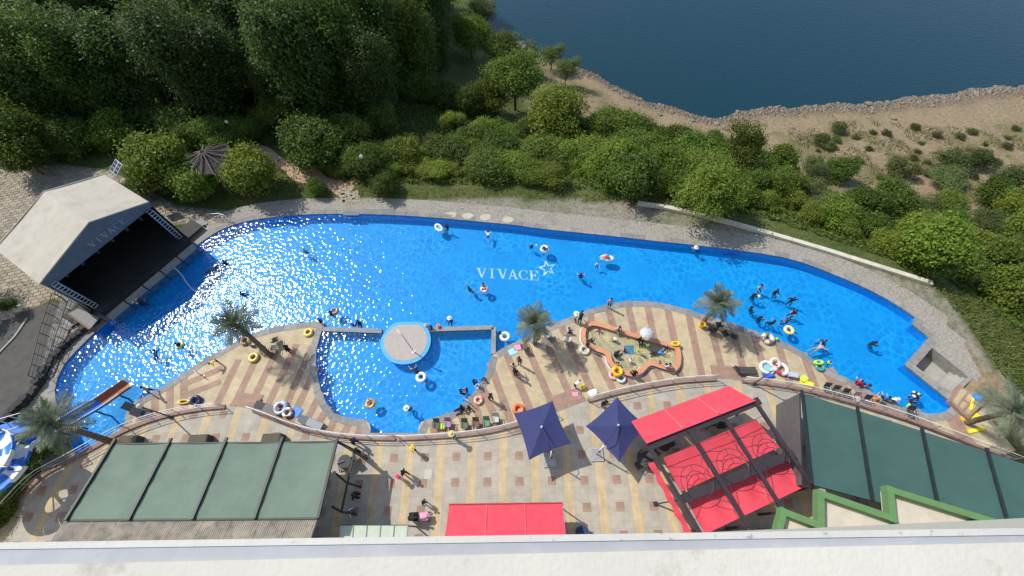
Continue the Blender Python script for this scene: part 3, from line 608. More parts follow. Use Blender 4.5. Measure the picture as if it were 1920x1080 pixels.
mb = MB(); mb.beam(st2(0.3, f0+0.35, ZE-0.75), st2(SW-0.3, f0+0.35, ZE-0.75), 0.12, 0.12); mb.build('lighting_bar', m_dark, st)
for k in range(6):
    p = st2(1.2+k*(SW-2.4)/5, f0+0.35, ZE-0.95); mb = MB(); mb.lathe([(0.11, -0.28), (0.13, -0.1), (0.09, 0.0), (0.05, 0.12)], 10, p); mb.build('spotlight', m_dark, st)
m_alu = mat('truss_aluminium', (0.55, 0.57, 0.6), 0.35, 0.1, 4, metal=0.6)
def truss(a, b, w, rungs, name, parent, m=m_alu):
    th = None; d = (b-a).normalized(); x = su; y = sv; o_ = MB()
    for sx in (-1, 1):
        for sy in (-1, 1): o_.tube([a+(x*sx+y*sy)*w/2, b+(x*sx+y*sy)*w/2], 0.03, 6)
    for i in range(rungs+1):
        p = a.lerp(b, i/rungs)
        for k, (q1, q2) in enumerate((((-1, -1), (1, -1)), ((1, -1), (1, 1)), ((1, 1), (-1, 1)), ((-1, 1), (-1, -1)))):
            o_.tube([p+(x*q1[0]+y*q1[1])*w/2, p+(x*q2[0]+y*q2[1])*w/2], 0.022, 5)
    return o_.build(name, m, parent)
for sx in (0.25, SW-0.25): truss(st2(sx, f0-0.35, 0.3), st2(sx, f0-0.35, ZE-0.55), 0.42, 12, 'truss_tower', st)
# stage wings: black platforms with steps and rails
for lb, px, sz, rz in (('black side platform left of the stage beside the ramp', (160,585), (2.6, 2.0, 0.7), 0), ('black side platform with steps right of the stage', (357,437), (2.4, 1.8, 0.7), 0)):
    p = at(*px, Z_DECK); th = thing('side_platform', p, lb, 'platform'); M3 = Matrix((su, sv, Vector((0, 0, 1)))).transposed()
    mb = MB(); mb.box(p+Vector((0, 0, 0.42)), (sz[0], sz[1], 0.08), mtx=M3); mb.build('top', m_black, th)
    for sx in (-1, 1):
        for sy in (-1, 1): mb = MB(); mb.beam(p+su*sx*sz[0]*0.45+sv*sy*sz[1]*0.42-Vector((0, 0, 0.02)), p+su*sx*sz[0]*0.45+sv*sy*sz[1]*0.42+Vector((0, 0, 0.38)), 0.08, 0.08); mb.build('leg', m_dark, th)
    for k in range(2): mb = MB(); mb.box(p+su*(1 if 'right' in lb else -1)*(sz[0]/2+0.18+0.3*k)+Vector((0, 0, 0.2-0.14*k)), (0.28, 1.2, 0.05), mtx=M3); mb.build('step', mat('step_grey', (0.25, 0.25, 0.26)), th)
# fallen grey panel by the ramp
p = at(172,607,Z_DECK+0.05); th = thing('lean_to_roof', p, 'grey slatted panel with brown edge by the left stage corner', 'panel')
q = [at(*k, 0.35) for k in ((128,588),(147,578),(186,596),(168,618))]
slab(q[3], q[2], q[1], q[0], 0.05).build('sheet', mat('panel_grey', (0.2, 0.2, 0.2), 0.7, 0.2, 2), th)
mb = MB(); mb.beam(q[0]+Vector((0, 0, 0.04)), q[3]+Vector((0, 0, 0.04)), 0.1, 0.1); mb.build('edge_board', mat('board_brown', (0.2, 0.1, 0.06), 0.8), th)
for k in range(4): a_, b_ = lerp(q[0], q[1], (k+0.5)/4), lerp(q[3], q[2], (k+0.5)/4); mb = MB(); mb.beam(a_+Vector((0, 0, 0.03)), b_+Vector((0, 0, 0.03)), 0.06, 0.05); mb.build('slat', m_dark, th)
for k in q: mb = MB(); mb.tube([k, (k.x, k.y, Z_DECK)], 0.04, 6); mb.build('leg', m_dark, th)
# pale hose floating by the stage
hp = smooth_open([at(x, y, Z_WATER+0.02) for x, y in ((318,496),(330,505),(341,516),(350,530),(362,543),(374,549))], 5)
mb = MB(); mb.tube(hp, 0.045, 6); o = mb.build('hose', mat('hose_white', (0.6, 0.62, 0.62), 0.5), None, True); tag(o, 'pale hose floating on the water in front of the stage', 'hose')

# ---- left green pavilion
def pv(x, y, z): return at(x, y, z)
m_green = mat('awning_green', (0.12, 0.175, 0.14), 0.75, 0.1, 0.5, c2=(0.145, 0.205, 0.165), bump=0.12, bscale=3, dirt=(0.16, 0.2, 0.17), dscale=1.1, damt=0.6); m_gframe = mat('frame_green_black', (0.017, 0.027, 0.029), 0.5, 0.2, 3)
pav = thing('pavilion', at(400,930,0), 'long pavilion roofed with four pale green awnings', 'pavilion')
tops = [pv(213,832,3.6), pv(318,831,3.6), pv(423,830,3.6), pv(528,829,3.6), pv(632,828,3.6)]; bots = [pv(125,976,4.75), pv(243,975,4.75), pv(362,974,4.75), pv(478,973,4.75), pv(597,972,4.75)]
for i in range(4):
    sheet_sag(tops[i], tops[i+1], bots[i+1], bots[i], 10, 10, lambda u, v: 0.10*math.sin(math.pi*u)*math.sin(math.pi*v)+0.08*math.sin(math.pi*u)*(1-v)**3+0.02*math.sin(v*40)).build('awning', m_green, pav, True)
for i in range(5):
    d = (tops[i]-bots[i]).normalized(); mb = MB(); mb.beam(bots[i]+Vector((0, 0, 0.08)), tops[i]+d*0.35+Vector((0, 0, 0.08)), 0.17, 0.16); mb.build('rafter', m_gframe, pav)
    mb = MB(); mb.beam((tops[i].x, tops[i].y, 0), (tops[i].x, tops[i].y, 3.45), 0.14, 0.14); mb.build('post', m_gframe, pav)
mb = MB(); mb.beam(tops[0]-Vector((0, 0, 0.06)), tops[4]-Vector((0, 0, 0.06)), 0.1, 0.12); mb.build('eave_beam', m_gframe, pav)
mb = MB(); mb.beam(bots[0]-Vector((0, 0, 0.09)), bots[4]-Vector((0, 0, 0.09)), 0.12, 0.14); mb.build('eave_beam', m_gframe, pav)
low = [pv(95,1013,4.9), pv(585,1006,4.9)]; hi_ = [pv(122,975,4.62), pv(597,971.5,4.62)]
m_corr = mat('corrugated', (0.34, 0.30, 0.25), 0.5, 0.3, 1.2, dirt=(0.12, 0.10, 0.08), dscale=1.5, damt=0.8)
for k in range(9):
    a, b, c_, d = lerp(*low, k/9), lerp(*low, (k+1)/9), lerp(*hi_, (k+1)/9), lerp(*hi_, k/9)
    nn = 28; mb = MB(); vs_ = []
    for i in range(nn+1):
        w_ = i/nn*0.985; dz = 0.045*(i % 2)
        p, q = lerp(d, c_, w_), lerp(a, b, w_)-(lerp(d, c_, w_)-lerp(a, b, w_))*0.5; vs_ += [p+Vector((0, 0, dz)), q+Vector((0, 0, dz))]
    mb.add(vs_, [(2*i, 2*i+1, 2*i+3, 2*i+2) for i in range(nn)]); mb.build('corrugated_sheet', m_corr, pav)
mb = MB(); mb.box(Vector((low[0]+low[1])/2)*1.0-Vector((0, 1.2, 2.6)), ((low[1]-low[0]).length, 0.2, 4.6)); mb.build('rear_wall', mat('wall_cream', (0.5, 0.46, 0.38), 0.8, 0.1), pav)
# open steel frame at the right end
t0 = tops[4]; fx = [at(664,848,2.9), at(650,905,2.9), at(640,960,2.9)]
for i, p in enumerate(fx):
    mb = MB(); mb.beam((p.x, p.y, 0), p, 0.12, 0.12); mb.build('post', m_gframe, pav)
    q = lerp(tops[4], bots[4], i*0.42); q = Vector((q.x, q.y, 2.9)); mb = MB(); mb.beam(q, p, 0.12, 0.14); mb.build('cross_beam', m_gframe, pav)
mb = MB(); mb.beam(fx[0], fx[2], 0.12, 0.12); mb.build('cross_beam', m_gframe, pav)
mb = MB(); mb.beam(t0-Vector((0, 0, 0.3)), fx[0]+Vector((0, 0, 0.1)), 0.12, 0.12); mb.build('cross_beam', m_gframe, pav)
# dark boxes standing in for dark shapes at the eaves
for px, lb in (((252,829),'dark green box under the left end of the green pavilion'), ((382,827),'dark green box by the second bay of the pavilion'), ((517,825),'dark green box by the fourth bay of the pavilion')):
    p = at(*px, 0); th = thing('dark_box', p, lb, 'planter', 'dark boxes along the green pavilion')
    mb = MB(); mb.prism([(p.x-0.75, p.y-0.5), (p.x+0.75, p.y-0.5), (p.x+0.7, p.y+0.35), (p.x-0.7, p.y+0.35)], 0.0, 0.75); mb.build('box', mat('dark_box_green', (0.03, 0.05, 0.04), 0.6, 0.2), th)
    mb = MB(); mb.box((p.x, p.y-0.075, 0.765), (1.3, 0.72, 0.03)); mb.build('soil', mat('mud', (0.1, 0.085, 0.06)), th)  # brown sheet topping the stand-in box

# ---- glass canopy strip by the building
gc = thing('glass_canopy', at(700,1000,0), 'low canopy of five pale glass panels by the building', 'canopy')
m_glassy = mat('frosted_glass', (0.42, 0.47, 0.38), 0.25, 0.1, 2); 
for k in range(5):
    x0, x1 = 638+k*25.5, 638+(k+1)*25.5-1.5; mb = slab(at(x0-2, 1008, 3.0), at(x1-2, 1008, 3.0), at(x1, 985, 2.75), at(x0, 985, 2.75), 0.03); mb.build('glass_panel', m_glassy, gc)
    mb = MB(); mb.beam(at(x1-1.3, 1008, 3.02), at(x1+0.7, 985, 2.77), 0.05, 0.07); mb.build('glazing_bar', mat('bar_green_grey', (0.2, 0.25, 0.23), 0.5), gc)
for x in (638, 764): p = at(x, 986, 2.7); mb = MB(); mb.beam((p.x, p.y, 0), p, 0.08, 0.08); mb.build('post', m_gframe, gc)
mb = MB(); mb.beam(at(638,985,2.72), at(764,985,2.72), 0.07, 0.07); mb.build('front_bar', m_gframe, gc)

# ---- front red awning
m_red = mat('awning_red', (0.60, 0.055, 0.085), 0.7, 0.08, 0.6, bump=0.12, bscale=3, dirt=(0.5, 0.1, 0.12), dscale=1.3, damt=0.5); m_redd = mat('awning_red_edge', (0.38, 0.03, 0.05), 0.75, 0.2, 6)
ra = thing('red_awning', at(950,980,0), 'long flat red awning against the building', 'awning')
fa, fb, ba, bb = at(842,946,2.5), at(1055,943,2.5), at(833,1009,3.3), at(1062,1006,3.3)
for k in range(3):
    sheet_sag(lerp(fa, fb, k/3+0.002), lerp(fa, fb, (k+1)/3-0.002), lerp(ba, bb, (k+1)/3-0.002), lerp(ba, bb, k/3+0.002), 8, 6, lambda u, v: 0.04*math.sin(math.pi*v)+0.012*math.sin(math.pi*u)).build('awning_cloth', m_red, ra, True)
for k in (1, 2): mb = MB(); mb.beam(lerp(fa, fb, k/3), lerp(ba, bb, k/3), 0.06, 0.03); mb.build('seam', mat('seam_pink', (0.7, 0.12, 0.15), 0.7), ra)
mb = MB(); k_ = 40
for i in range(k_): a, b = lerp(fa, fb, i/k_), lerp(fa, fb, (i+1)/k_); dn = Vector((0, -0.0, -0.30-0.05*(i % 2))); of = Vector((0, 0.03, 0)); mb.quad(a+of, b+of, b+of+dn, a+of+dn)
mb.build('valance', m_redd, ra)
mb = MB(); mb.tube([fa, fb], 0.05, 8); mb.build('front_bar', m_redd, ra)
for p in (fa, fb, lerp(fa, fb, 0.5)): mb = MB(); mb.beam((p.x, p.y-0.1, 0), (p.x, p.y-0.1, 2.45), 0.07, 0.07); mb.build('post', m_dark, ra)
# ---- red pergola
pg = thing('pergola', at(1350,880,0), 'dark steel pergola with red canopies and round iron ornaments', 'pergola')
ZB = 3.4; BM = [((1218,838),(1313,1000)), ((1291,806),(1403,988)), ((1357,781),(1470,960)), ((1417,755),(1524,914))]
m_beam = mat('pergola_steel', (0.045, 0.036, 0.045), 0.4, 0.15, 2)
for a, b in BM:
    mb = MB(); mb.beam(at(*a, ZB), at(*b, ZB), 0.24, 0.2); mb.build('long_beam', m_beam, pg)
    for e in (a, b): p = at(*e, ZB); mb = MB(); mb.beam((p.x, p.y, 0), (p.x, p.y, ZB-0.1), 0.16, 0.16); mb.build('post', m_beam, pg)
for a, b in (((1212,839),(1424,751)), ((1274,938),(1488,850))): mb = MB(); mb.beam(at(*a, ZB-0.24), at(*b, ZB-0.24), 0.55, 0.2); mb.build('cross_beam', m_beam, pg)
def red_cloth(c4, zs, nm='red_cloth', folds=0.03, sag=0.12):
    a, b, c_, d = [at(*c4[i], zs[i]) for i in range(4)]
    for k in range(3): sheet_sag(lerp(a, b, k/3+0.003), lerp(a, b, (k+1)/3-0.003), lerp(d, c_, (k+1)/3-0.003), lerp(d, c_, k/3+0.003), 10, 8, lambda u, v: sag*math.sin(math.pi*v)+folds*math.sin(u*math.pi*3)*math.sin(math.pi*v)).build(nm, m_red, pg, True)
red_cloth([(1212,832),(1418,751),(1367,723),(1183,790)], [3.45, 3.45, 2.7, 2.7], 'front_awning', 0.01, 0.05)
red_cloth([(1277,922),(1462,838),(1418,785),(1243,858)], [2.75, 2.75, 2.75, 2.75])
red_cloth([(1322,1002),(1506,914),(1478,862),(1290,942)], [2.85, 2.85, 2.6, 2.6], folds=0.07)
a, b = at(1226,866,2.75), at(1302,1008,2.9); mb = MB(); k_ = 24
for i in range(k_): p, q = lerp(a, b, i/k_), lerp(a, b, (i+1)/k_); o1, o2 = Vector((-0.25-0.06*math.sin(i*1.2), 0, -0.55)), Vector((-0.25-0.06*math.sin((i+1)*1.2), 0, -0.55)); mb.quad(p, q, q+o2, p+o1)
mb.build('side_valance', m_red, pg, True)
for i, c0 in enumerate(((1307,903),(1374,872),(1440,842))):
    c_ = at(*c0, ZB+0.14); mb = MB()
    for rr, t0_, t1_ in ((1.05, 0, 361), (0.66, 10, 200)): mb.tube([c_+Vector((rr*math.cos(R(t)), rr*math.sin(R(t)), 0)) for t in range(t0_, t1_, 12)], 0.022, 5, False)
    for t in (40, 100, 160): mb.tube([c_+Vector((0.68*math.cos(R(t)), 0.68*math.sin(R(t)), 0)), c_+Vector((1.05*math.cos(R(t)), 1.05*math.sin(R(t)), 0))], 0.022, 5)
    pa, pb = BM[i], BM[i+1]
    for tt, t2 in ((0.25, 60), (0.25, 120), (0.78, -60), (0.78, -120)):
        src = pa if t2 in (120, -120) else pb; e = lerp(at(*src[0], ZB+0.14), at(*src[1], ZB+0.14), tt); mb.tube([c_+Vector((1.05*math.cos(R(t2)), 1.05*math.sin(R(t2)), 0)), e], 0.02, 5)
    for tt in (0.16,): mb.tube([lerp(at(*pa[0], ZB+0.14), at(*pa[1], ZB+0.14), tt), lerp(at(*pb[0], ZB+0.14), at(*pb[1], ZB+0.14), tt)], 0.02, 5)
    mb.build('iron_ornament', m_beam, pg)
p0 = at(1229,945,0.0); th = thing('bracket_post', p0, 'thin steel post bracing the left side of the red pergola', 'post')
mb = MB(); top = at(1272,938,2.2); mb.beam(p0, top, 0.09, 0.09); mb.build('brace', m_beam, th); mb = MB(); mb.box(p0+Vector((0, 0, 0.03)), (0.3, 0.3, 0.06)); mb.build('foot_plate', m_beam, th)

# ---- right dark green canopy
cg = thing('canopy', at(1700,880,0), 'row of dark teal awnings with louvred end wall', 'canopy')
m_teal = mat('awning_teal', (0.044, 0.104, 0.095), 0.75, 0.1, 0.5, bump=0.12, bscale=3, dirt=(0.05, 0.11, 0.1), dscale=1.2, damt=0.6)
tp_ = [at(1503,738,3.4), at(1607,769,3.4), at(1728,808,3.4), at(1850,847,3.4), at(1975,888,3.4)]; bt_ = [at(1520,908,4.1), at(1634,938,4.1), at(1762,972,4.1), at(1893,1000,4.1), at(2020,1030,4.1)]
for i in range(4):
    sheet_sag(tp_[i], tp_[i+1], bt_[i+1], bt_[i], 8, 10, lambda u, v: 0.09*math.sin(math.pi*u)*math.sin(math.pi*v)+0.016*math.sin(v*36)).build('awning', m_teal, cg, True)
for i in range(5):
    d = (tp_[i]-bt_[i]).normalized(); mb = MB(); mb.beam(bt_[i]+Vector((0, 0, 0.07)), tp_[i]+d*0.25+Vector((0, 0, 0.07)), 0.16, 0.16); mb.build('rafter', m_gframe, cg)
    mb = MB(); mb.beam((tp_[i].x, tp_[i].y, 0), (tp_[i].x, tp_[i].y, 3.3), 0.14, 0.14); mb.build('post', m_gframe, cg)
mb = MB(); mb.beam(tp_[0]-Vector((0, 0, 0.07)), tp_[4]-Vector((0, 0, 0.07)), 0.1, 0.14); mb.build('eave_beam', m_gframe, cg)
mb = MB(); mb.beam(bt_[0]-Vector((0, 0, 0.1)), bt_[4]-Vector((0, 0, 0.1)), 0.12, 0.14); mb.build('eave_beam', m_gframe, cg)
m_louv = mat('louvre_grey', (0.105, 0.10, 0.105), 0.55, 0.15, 2)
dv = (bt_[0]-tp_[0]); dv.z = 0; dv.normalize(); lw = Vector((bt_[0].x-tp_[0].x, bt_[0].y-tp_[0].y)).length; ex = Vector((dv.y, -dv.x, 0)); ex = ex if ex.x < 0 else -ex
a = Vector((tp_[0].x, tp_[0].y, 1.68)); mb = MB(); mb.beam(a+ex*0.05, a+ex*0.05+dv*lw, 0.04, 3.3); mb.build('backing_board', m_dark, cg)
for k in range(12):
    z = 0.16+k*0.272; a = Vector((tp_[0].x, tp_[0].y, z))+ex*0.12; mb = MB(); M3 = Matrix.Rotation(0.0, 3, 'Z'); mb.beam(a, a+dv*lw, 0.06, 0.225); mb.build('louvre', m_louv, cg)

# ---- lower terrace roof with green stepped coping
ZT = 6.2; trim = [(1452,1012),(1466,960),(1535,986),(1535,926),(1669,972),(1664,919),(1890,989),(1960,1012)]
tw = thing('terrace_roof', at(1700,980,0), 'white lower roof edged with stepped green coping', 'roof')
T3 = [at(*p, ZT) for p in trim]
rp_ = T3+[Vector((T3[-1].x, -1.6, ZT)), Vector((T3[0].x, -1.6, ZT))]
mb = MB(); mb.prism([p[:2] for p in rp_], ZT-0.6, ZT-0.2); mb.build('white_roof', mat('roof_white', (0.52, 0.48, 0.41), 0.8, 0.1, 1, dirt=(0.35, 0.3, 0.24), dscale=1.2, damt=0.4), tw)
m_trim = mat('trim_green', (0.105, 0.225, 0.085), 0.6, 0.1, 2, dirt=(0.2, 0.12, 0.07), dscale=1.4, damt=0.3)
for i in range(len(T3)-1):
    a, b = T3[i], T3[i+1]; d = (b-a).normalized()*0.2; mb = MB(); mb.beam(a-d, b+d, 0.36, 0.5+0.006*i); mb.build('coping_strip', m_trim, tw)

# ---- hotel parapet the photograph is taken from
ZP = CAMH-0.62
pp = thing('hotel_wall', (0, -0.3, 0), 'white weathered parapet of the tall building at the bottom', 'wall')
m_plaster = mat('plaster_white', (0.58, 0.55, 0.475), 0.85, 0.07, 5, bump=0.06, bscale=130, dirt=(0.33, 0.27, 0.2), dscale=8, damt=0.6, dlo=0.55, dhi=0.66); m_bead = mat('bead_white', (0.55, 0.53, 0.48), 0.6, 0.06, 6, bump=0.04, bscale=80, dirt=(0.2, 0.19, 0.17), dscale=40, damt=0.7, dlo=0.6, dhi=0.66); m_flash = mat('flashing_grey', (0.37, 0.38, 0.40), 0.5, 0.06, 5, dirt=(0.6, 0.6, 0.6), dscale=14, damt=0.25)
def ln(y0, y1, x): return y0+(y1-y0)*(x-0)/1920
X0, X1 = -500, 2400
def strip(yl0, yr0, yl1, yr1, z, zb, nm, m):
    a, b = at(X0, ln(yl0, yr0, X0), z), at(X1, ln(yl0, yr0, X1), z); c_, d = at(X1, ln(yl1, yr1, X1), z), at(X0, ln(yl1, yr1, X0), z)
    n_ = 160; mb = MB(); tv = []
    for i in range(n_+1):
        t = i/n_; p, q = lerp(a, b, t), lerp(d, c_, t); tv += [p, q, Vector((p.x, p.y, zb)), Vector((q.x, q.y, zb))]
    fs = []
    for i in range(n_): k = 4*i; fs += [(k, k+1, k+5, k+4), (k+2, k, k+4, k+6), (k+1, k+3, k+7, k+5)]
    mb.add(tv, fs); return mb.build(nm, m, pp)
strip(1017, 990, 1030, 1003, ZP, ZP-0.5, 'drip_edge', m_bead)
strip(1029, 1002, 1062, 1019, ZP-0.0015, ZP-0.5, 'flashing', m_flash)
strip(1060, 1017, 1400, 1360, ZP+0.004, ZP-0.5, 'parapet_top', m_plaster)
mb = MB(); a, b = at(-500, 1040, ZP), at(2400, 1000, ZP); mb.beam((-75, -0.62, 17), (75, -0.62, 17), 0.9, 33.2); mb.build('facade', m_plaster, pp)
# ================================================================== VEGETATION
rng = np.random.default_rng(11)
def leaf_cloud(P, Nrm, ln, wd, jit=0.35):
    """P points, Nrm outward directions -> folded leaf quads"""
    n = len(P); d = Nrm+rng.normal(0, 0.75, (n, 3)); d /= np.linalg.norm(d, axis=1)[:, None]
    a = rng.normal(0, 1, (n, 3)); a -= (a*d).sum(1)[:, None]*d; a /= np.linalg.norm(a, axis=1)[:, None]; b = np.cross(d, a)
    L_ = (ln*(1+jit*rng.uniform(-1, 1, n)))[:, None]; W_ = (wd*(1+jit*rng.uniform(-1, 1, n)))[:, None]
    V = np.stack([P-a*L_*0.5, P+b*W_*0.5+d*0.1*W_, P+a*L_*0.5, P-b*W_*0.5+d*0.1*W_], 1).reshape(-1, 3)
    return V
def quads_mesh(name, V, m):
    me = bpy.data.meshes.new(name); n = len(V)//4
    me.vertices.add(len(V)); me.vertices.foreach_set('co', V.astype(np.float32).ravel())
    me.loops.add(4*n); me.loops.foreach_set('vertex_index', np.arange(4*n, dtype=np.int32))
    me.polygons.add(n); me.polygons.foreach_set('loop_start', np.arange(0, 4*n, 4, dtype=np.int32))
    me.update(calc_edges=True); me.materials.append(m); return me
def crown_mesh(name, m, r, h, zc, nclump, nleaf, ln, wd, cl=0.42, droop=0.0, low=-0.75):
    C_ = []; ph = rng.uniform(0, 6.28, 3); irr = 0.17
    while len(C_) < nclump:
        p = rng.normal(0, 1, 3); p /= np.linalg.norm(p); p *= rng.uniform(0.35, 1)**0.6
        if p[2] > low:
            q = p/np.linalg.norm(p); k_ = 0.78*(1+irr*(np.sin(q[0]*3.1+ph[0])+np.sin(q[1]*3.7+ph[1])+np.sin(q[2]*4.3+ph[2]))); C_.append(p*k_)
    C_ = np.array(C_); rad = rng.uniform(0.4, 1.25, nclump)*cl
    k = rng.choice(nclump, nleaf, p=rad**2/(rad**2).sum()); d = rng.normal(0, 1, (nleaf, 3)); d /= np.linalg.norm(d, axis=1)[:, None]
    d[:, 2] = np.where(d[:, 2] < -0.3, -d[:, 2], d[:, 2])
    P = C_[k]+d*(rad[k]*rng.uniform(0.55, 1.08, nleaf))[:, None]
    k2 = rng.random(nleaf) < 0.14; P[k2] = C_[k[k2]]+d[k2]*(rad[k[k2]]*rng.uniform(1.05, 1.55, k2.sum()))[:, None]
    P[:, 2] -= droop*(P[:, 0]**2+P[:, 1]**2)
    P = P*np.array([r, r, h/2])+np.array([0, 0, zc])
    return quads_mesh(name, leaf_cloud(P, d+np.array([0, 0, 0.5]), ln, wd), m)
def trunk_mesh(r0, h, spread, nl, seed):
    rs = random.Random(seed); mb = MB(); top = Vector((rs.uniform(-.3, .3), rs.uniform(-.3, .3), h))
    mb.tube([(0, 0, -0.4), (0, 0, 0.15), top*0.45, top], [r0*1.4, r0, r0*0.75, r0*0.35], 7)
    for i in range(nl):
        a = i*2.4+rs.random(); b = top*rs.uniform(0.35, 0.8); e = b+Vector((math.cos(a)*spread, math.sin(a)*spread, h*rs.uniform(0.2, 0.4))); mb.tube([b, b.lerp(e, 0.5)+Vector((0, 0, -0.1)), e], [r0*0.45, r0*0.3, r0*0.12], 5)
    return mb.mesh('trunk', m_bark, True)
lf_bright = leafmat('leaf_bright', [(0.09,0.145,0.016),(0.165,0.235,0.028),(0.23,0.29,0.045),(0.125,0.185,0.022)], 0.45)
lf_mid = leafmat('leaf_mid', [(0.07,0.12,0.018),(0.125,0.19,0.028),(0.175,0.235,0.04),(0.095,0.15,0.022)], 0.45)
lf_dark = leafmat('leaf_dark', [(0.04,0.08,0.018),(0.075,0.125,0.025),(0.105,0.165,0.033),(0.055,0.10,0.02)], 0.45)
lf_grey = leafmat('leaf_grey', [(0.095,0.13,0.04),(0.145,0.185,0.055),(0.12,0.16,0.04),(0.18,0.21,0.075)], 0.4)
lf_olive = leafmat('leaf_olive', [(0.09,0.12,0.035),(0.13,0.155,0.045),(0.07,0.10,0.028),(0.15,0.165,0.06)], 0.35)
KIND = {}
for nm, m, r_, h_, zc, ncl, nlf, ln_, wd_, tr in (
    ('bush_bright', lf_bright, 2.2, 3.4, 1.8, 40, 9500, 0.215, 0.145, (0.09, 1.8, 0.9, 4)), ('bush_mid', lf_mid, 2.2, 3.2, 1.7, 40, 9500, 0.205, 0.14, (0.09, 1.7, 0.9, 4)), ('bush_grey', lf_grey, 2.0, 2.6, 1.5, 40, 6500, 0.2, 0.09, (0.08, 1.4, 0.8, 4)),
    ('bush_olive', lf_olive, 1.7, 2.0, 1.1, 28, 4200, 0.22, 0.08, (0.06, 1.1, 0.7, 4)), ('tree_round', lf_mid, 3.4, 5.2, 4.4, 60, 13000, 0.25, 0.17, (0.2, 4.2, 1.5, 6)), ('tree_bright', lf_bright, 3.2, 5.0, 4.2, 60, 13000, 0.25, 0.17, (0.2, 4.0, 1.5, 6)),
    ('tree_tall', lf_dark, 4.1, 14.0, 7.2, 100, 24000, 0.32, 0.21, (0.3, 9.5, 2.0, 8)), ('tree_tallb', lf_mid, 3.7, 13.4, 7.0, 96, 22000, 0.32, 0.2, (0.3, 9.0, 1.8, 8)), ('tree_willow', lf_grey, 2.2, 3.6, 2.9, 34, 5200, 0.26, 0.09, (0.12, 2.6, 1.0, 5))):
    vs2 = []
    for k in range(2 if nm != 'tree_willow' else 1):
        vs2.append((crown_mesh(nm, m, r_, h_, zc, ncl, nlf, ln_, wd_, cl=0.42 if 'tall' not in nm else 0.36, low=-0.75 if 'tall' not in nm else -1), trunk_mesh(*tr, k+len(nm))))
    KIND[nm] = (vs2, zc)
def plant(kind, p, s, label, cat, group=None, name=None, sz=None):
    vs2, zc = KIND[kind]; cm, tm = random.choice(vs2)
    th = thing(name or cat, p, label, cat, group, random.uniform(0, 6.28)); th.scale = (s, s, sz or s*random.uniform(0.9, 1.12))
    link('crown', cm, th); link('trunk', tm, th); return th
# the wood, top left
wood = []
for i in range(1500):
    x, y = random.uniform(-92, -10.5), random.uniform(46, 98)
    t, _ = tpar(np.array([x]), np.array([y]))
    edge = 47+0.06*abs(x+40)+(8 if x > -14 else 0)+2.5*math.sin(x*0.4)
    if y < edge or t[0] > 0.93 or (y > 80 and x < -70): continue
    if all((x-a)**2+(y-b)**2 > 4.2**2 for a, b in wood): wood.append((x, y))
_o = ['first', 'second', 'third', 'fourth', 'fifth', 'sixth', 'seventh', 'eighth', 'ninth', 'tenth', 'eleventh', 'twelfth', 'thirteenth', 'fourteenth', 'fifteenth', 'sixteenth', 'seventeenth', 'eighteenth', 'nineteenth', 'twentieth']
ORD = _o+['twenty-'+q for q in _o[:9]]+['thirtieth']+['thirty-'+q for q in _o[:9]]
WOOD = []
for i, (x, y) in enumerate(wood):
    k = 'tree_tall' if (i*7) % 10 < 7 else 'tree_tallb'
    WOOD.append((x, y, k, plant(k, (x, y, terrain_z(x, y)-0.1), random.uniform(0.65, 1.18), 'tree', 'tree', 'trees of the lakeside wood', 'forest_tree')))
for r0, r1, row in ((0, 53, 'front row'), (53, 60, 'second row'), (60, 68, 'third row'), (68, 77, 'fourth row'), (77, 120, 'rear rows')):
    sel = sorted([w for w in WOOD if r0 <= w[1] < r1], key=lambda w: w[0]); h_ = len(sel)//2
    for j, w in enumerate(sel):
        left = j < h_; n_ = j if left else len(sel)-1-j
        w[3]['label'] = '%s green tall tree, %s from the %s in the %s of the wood' % ('dark' if w[2] == 'tree_tall' else 'lighter', ORD[min(n_, 38)], 'left' if left else 'lake side', row)
for i, x in enumerate(np.arange(-78, -3, 2.7)):
    y = 47+0.06*abs(x+40)+(8 if x > -14 else 0)+2.5*math.sin(x*0.4)-random.uniform(1.2, 3.0)
    plant('bush_mid', (x, y, terrain_z(x, y)-0.1), random.uniform(0.8, 1.2), 'shady undergrowth bush, %s from the left at the foot of the wood' % ORD[i], 'bush', 'undergrowth of the wood', 'hedge_bush')
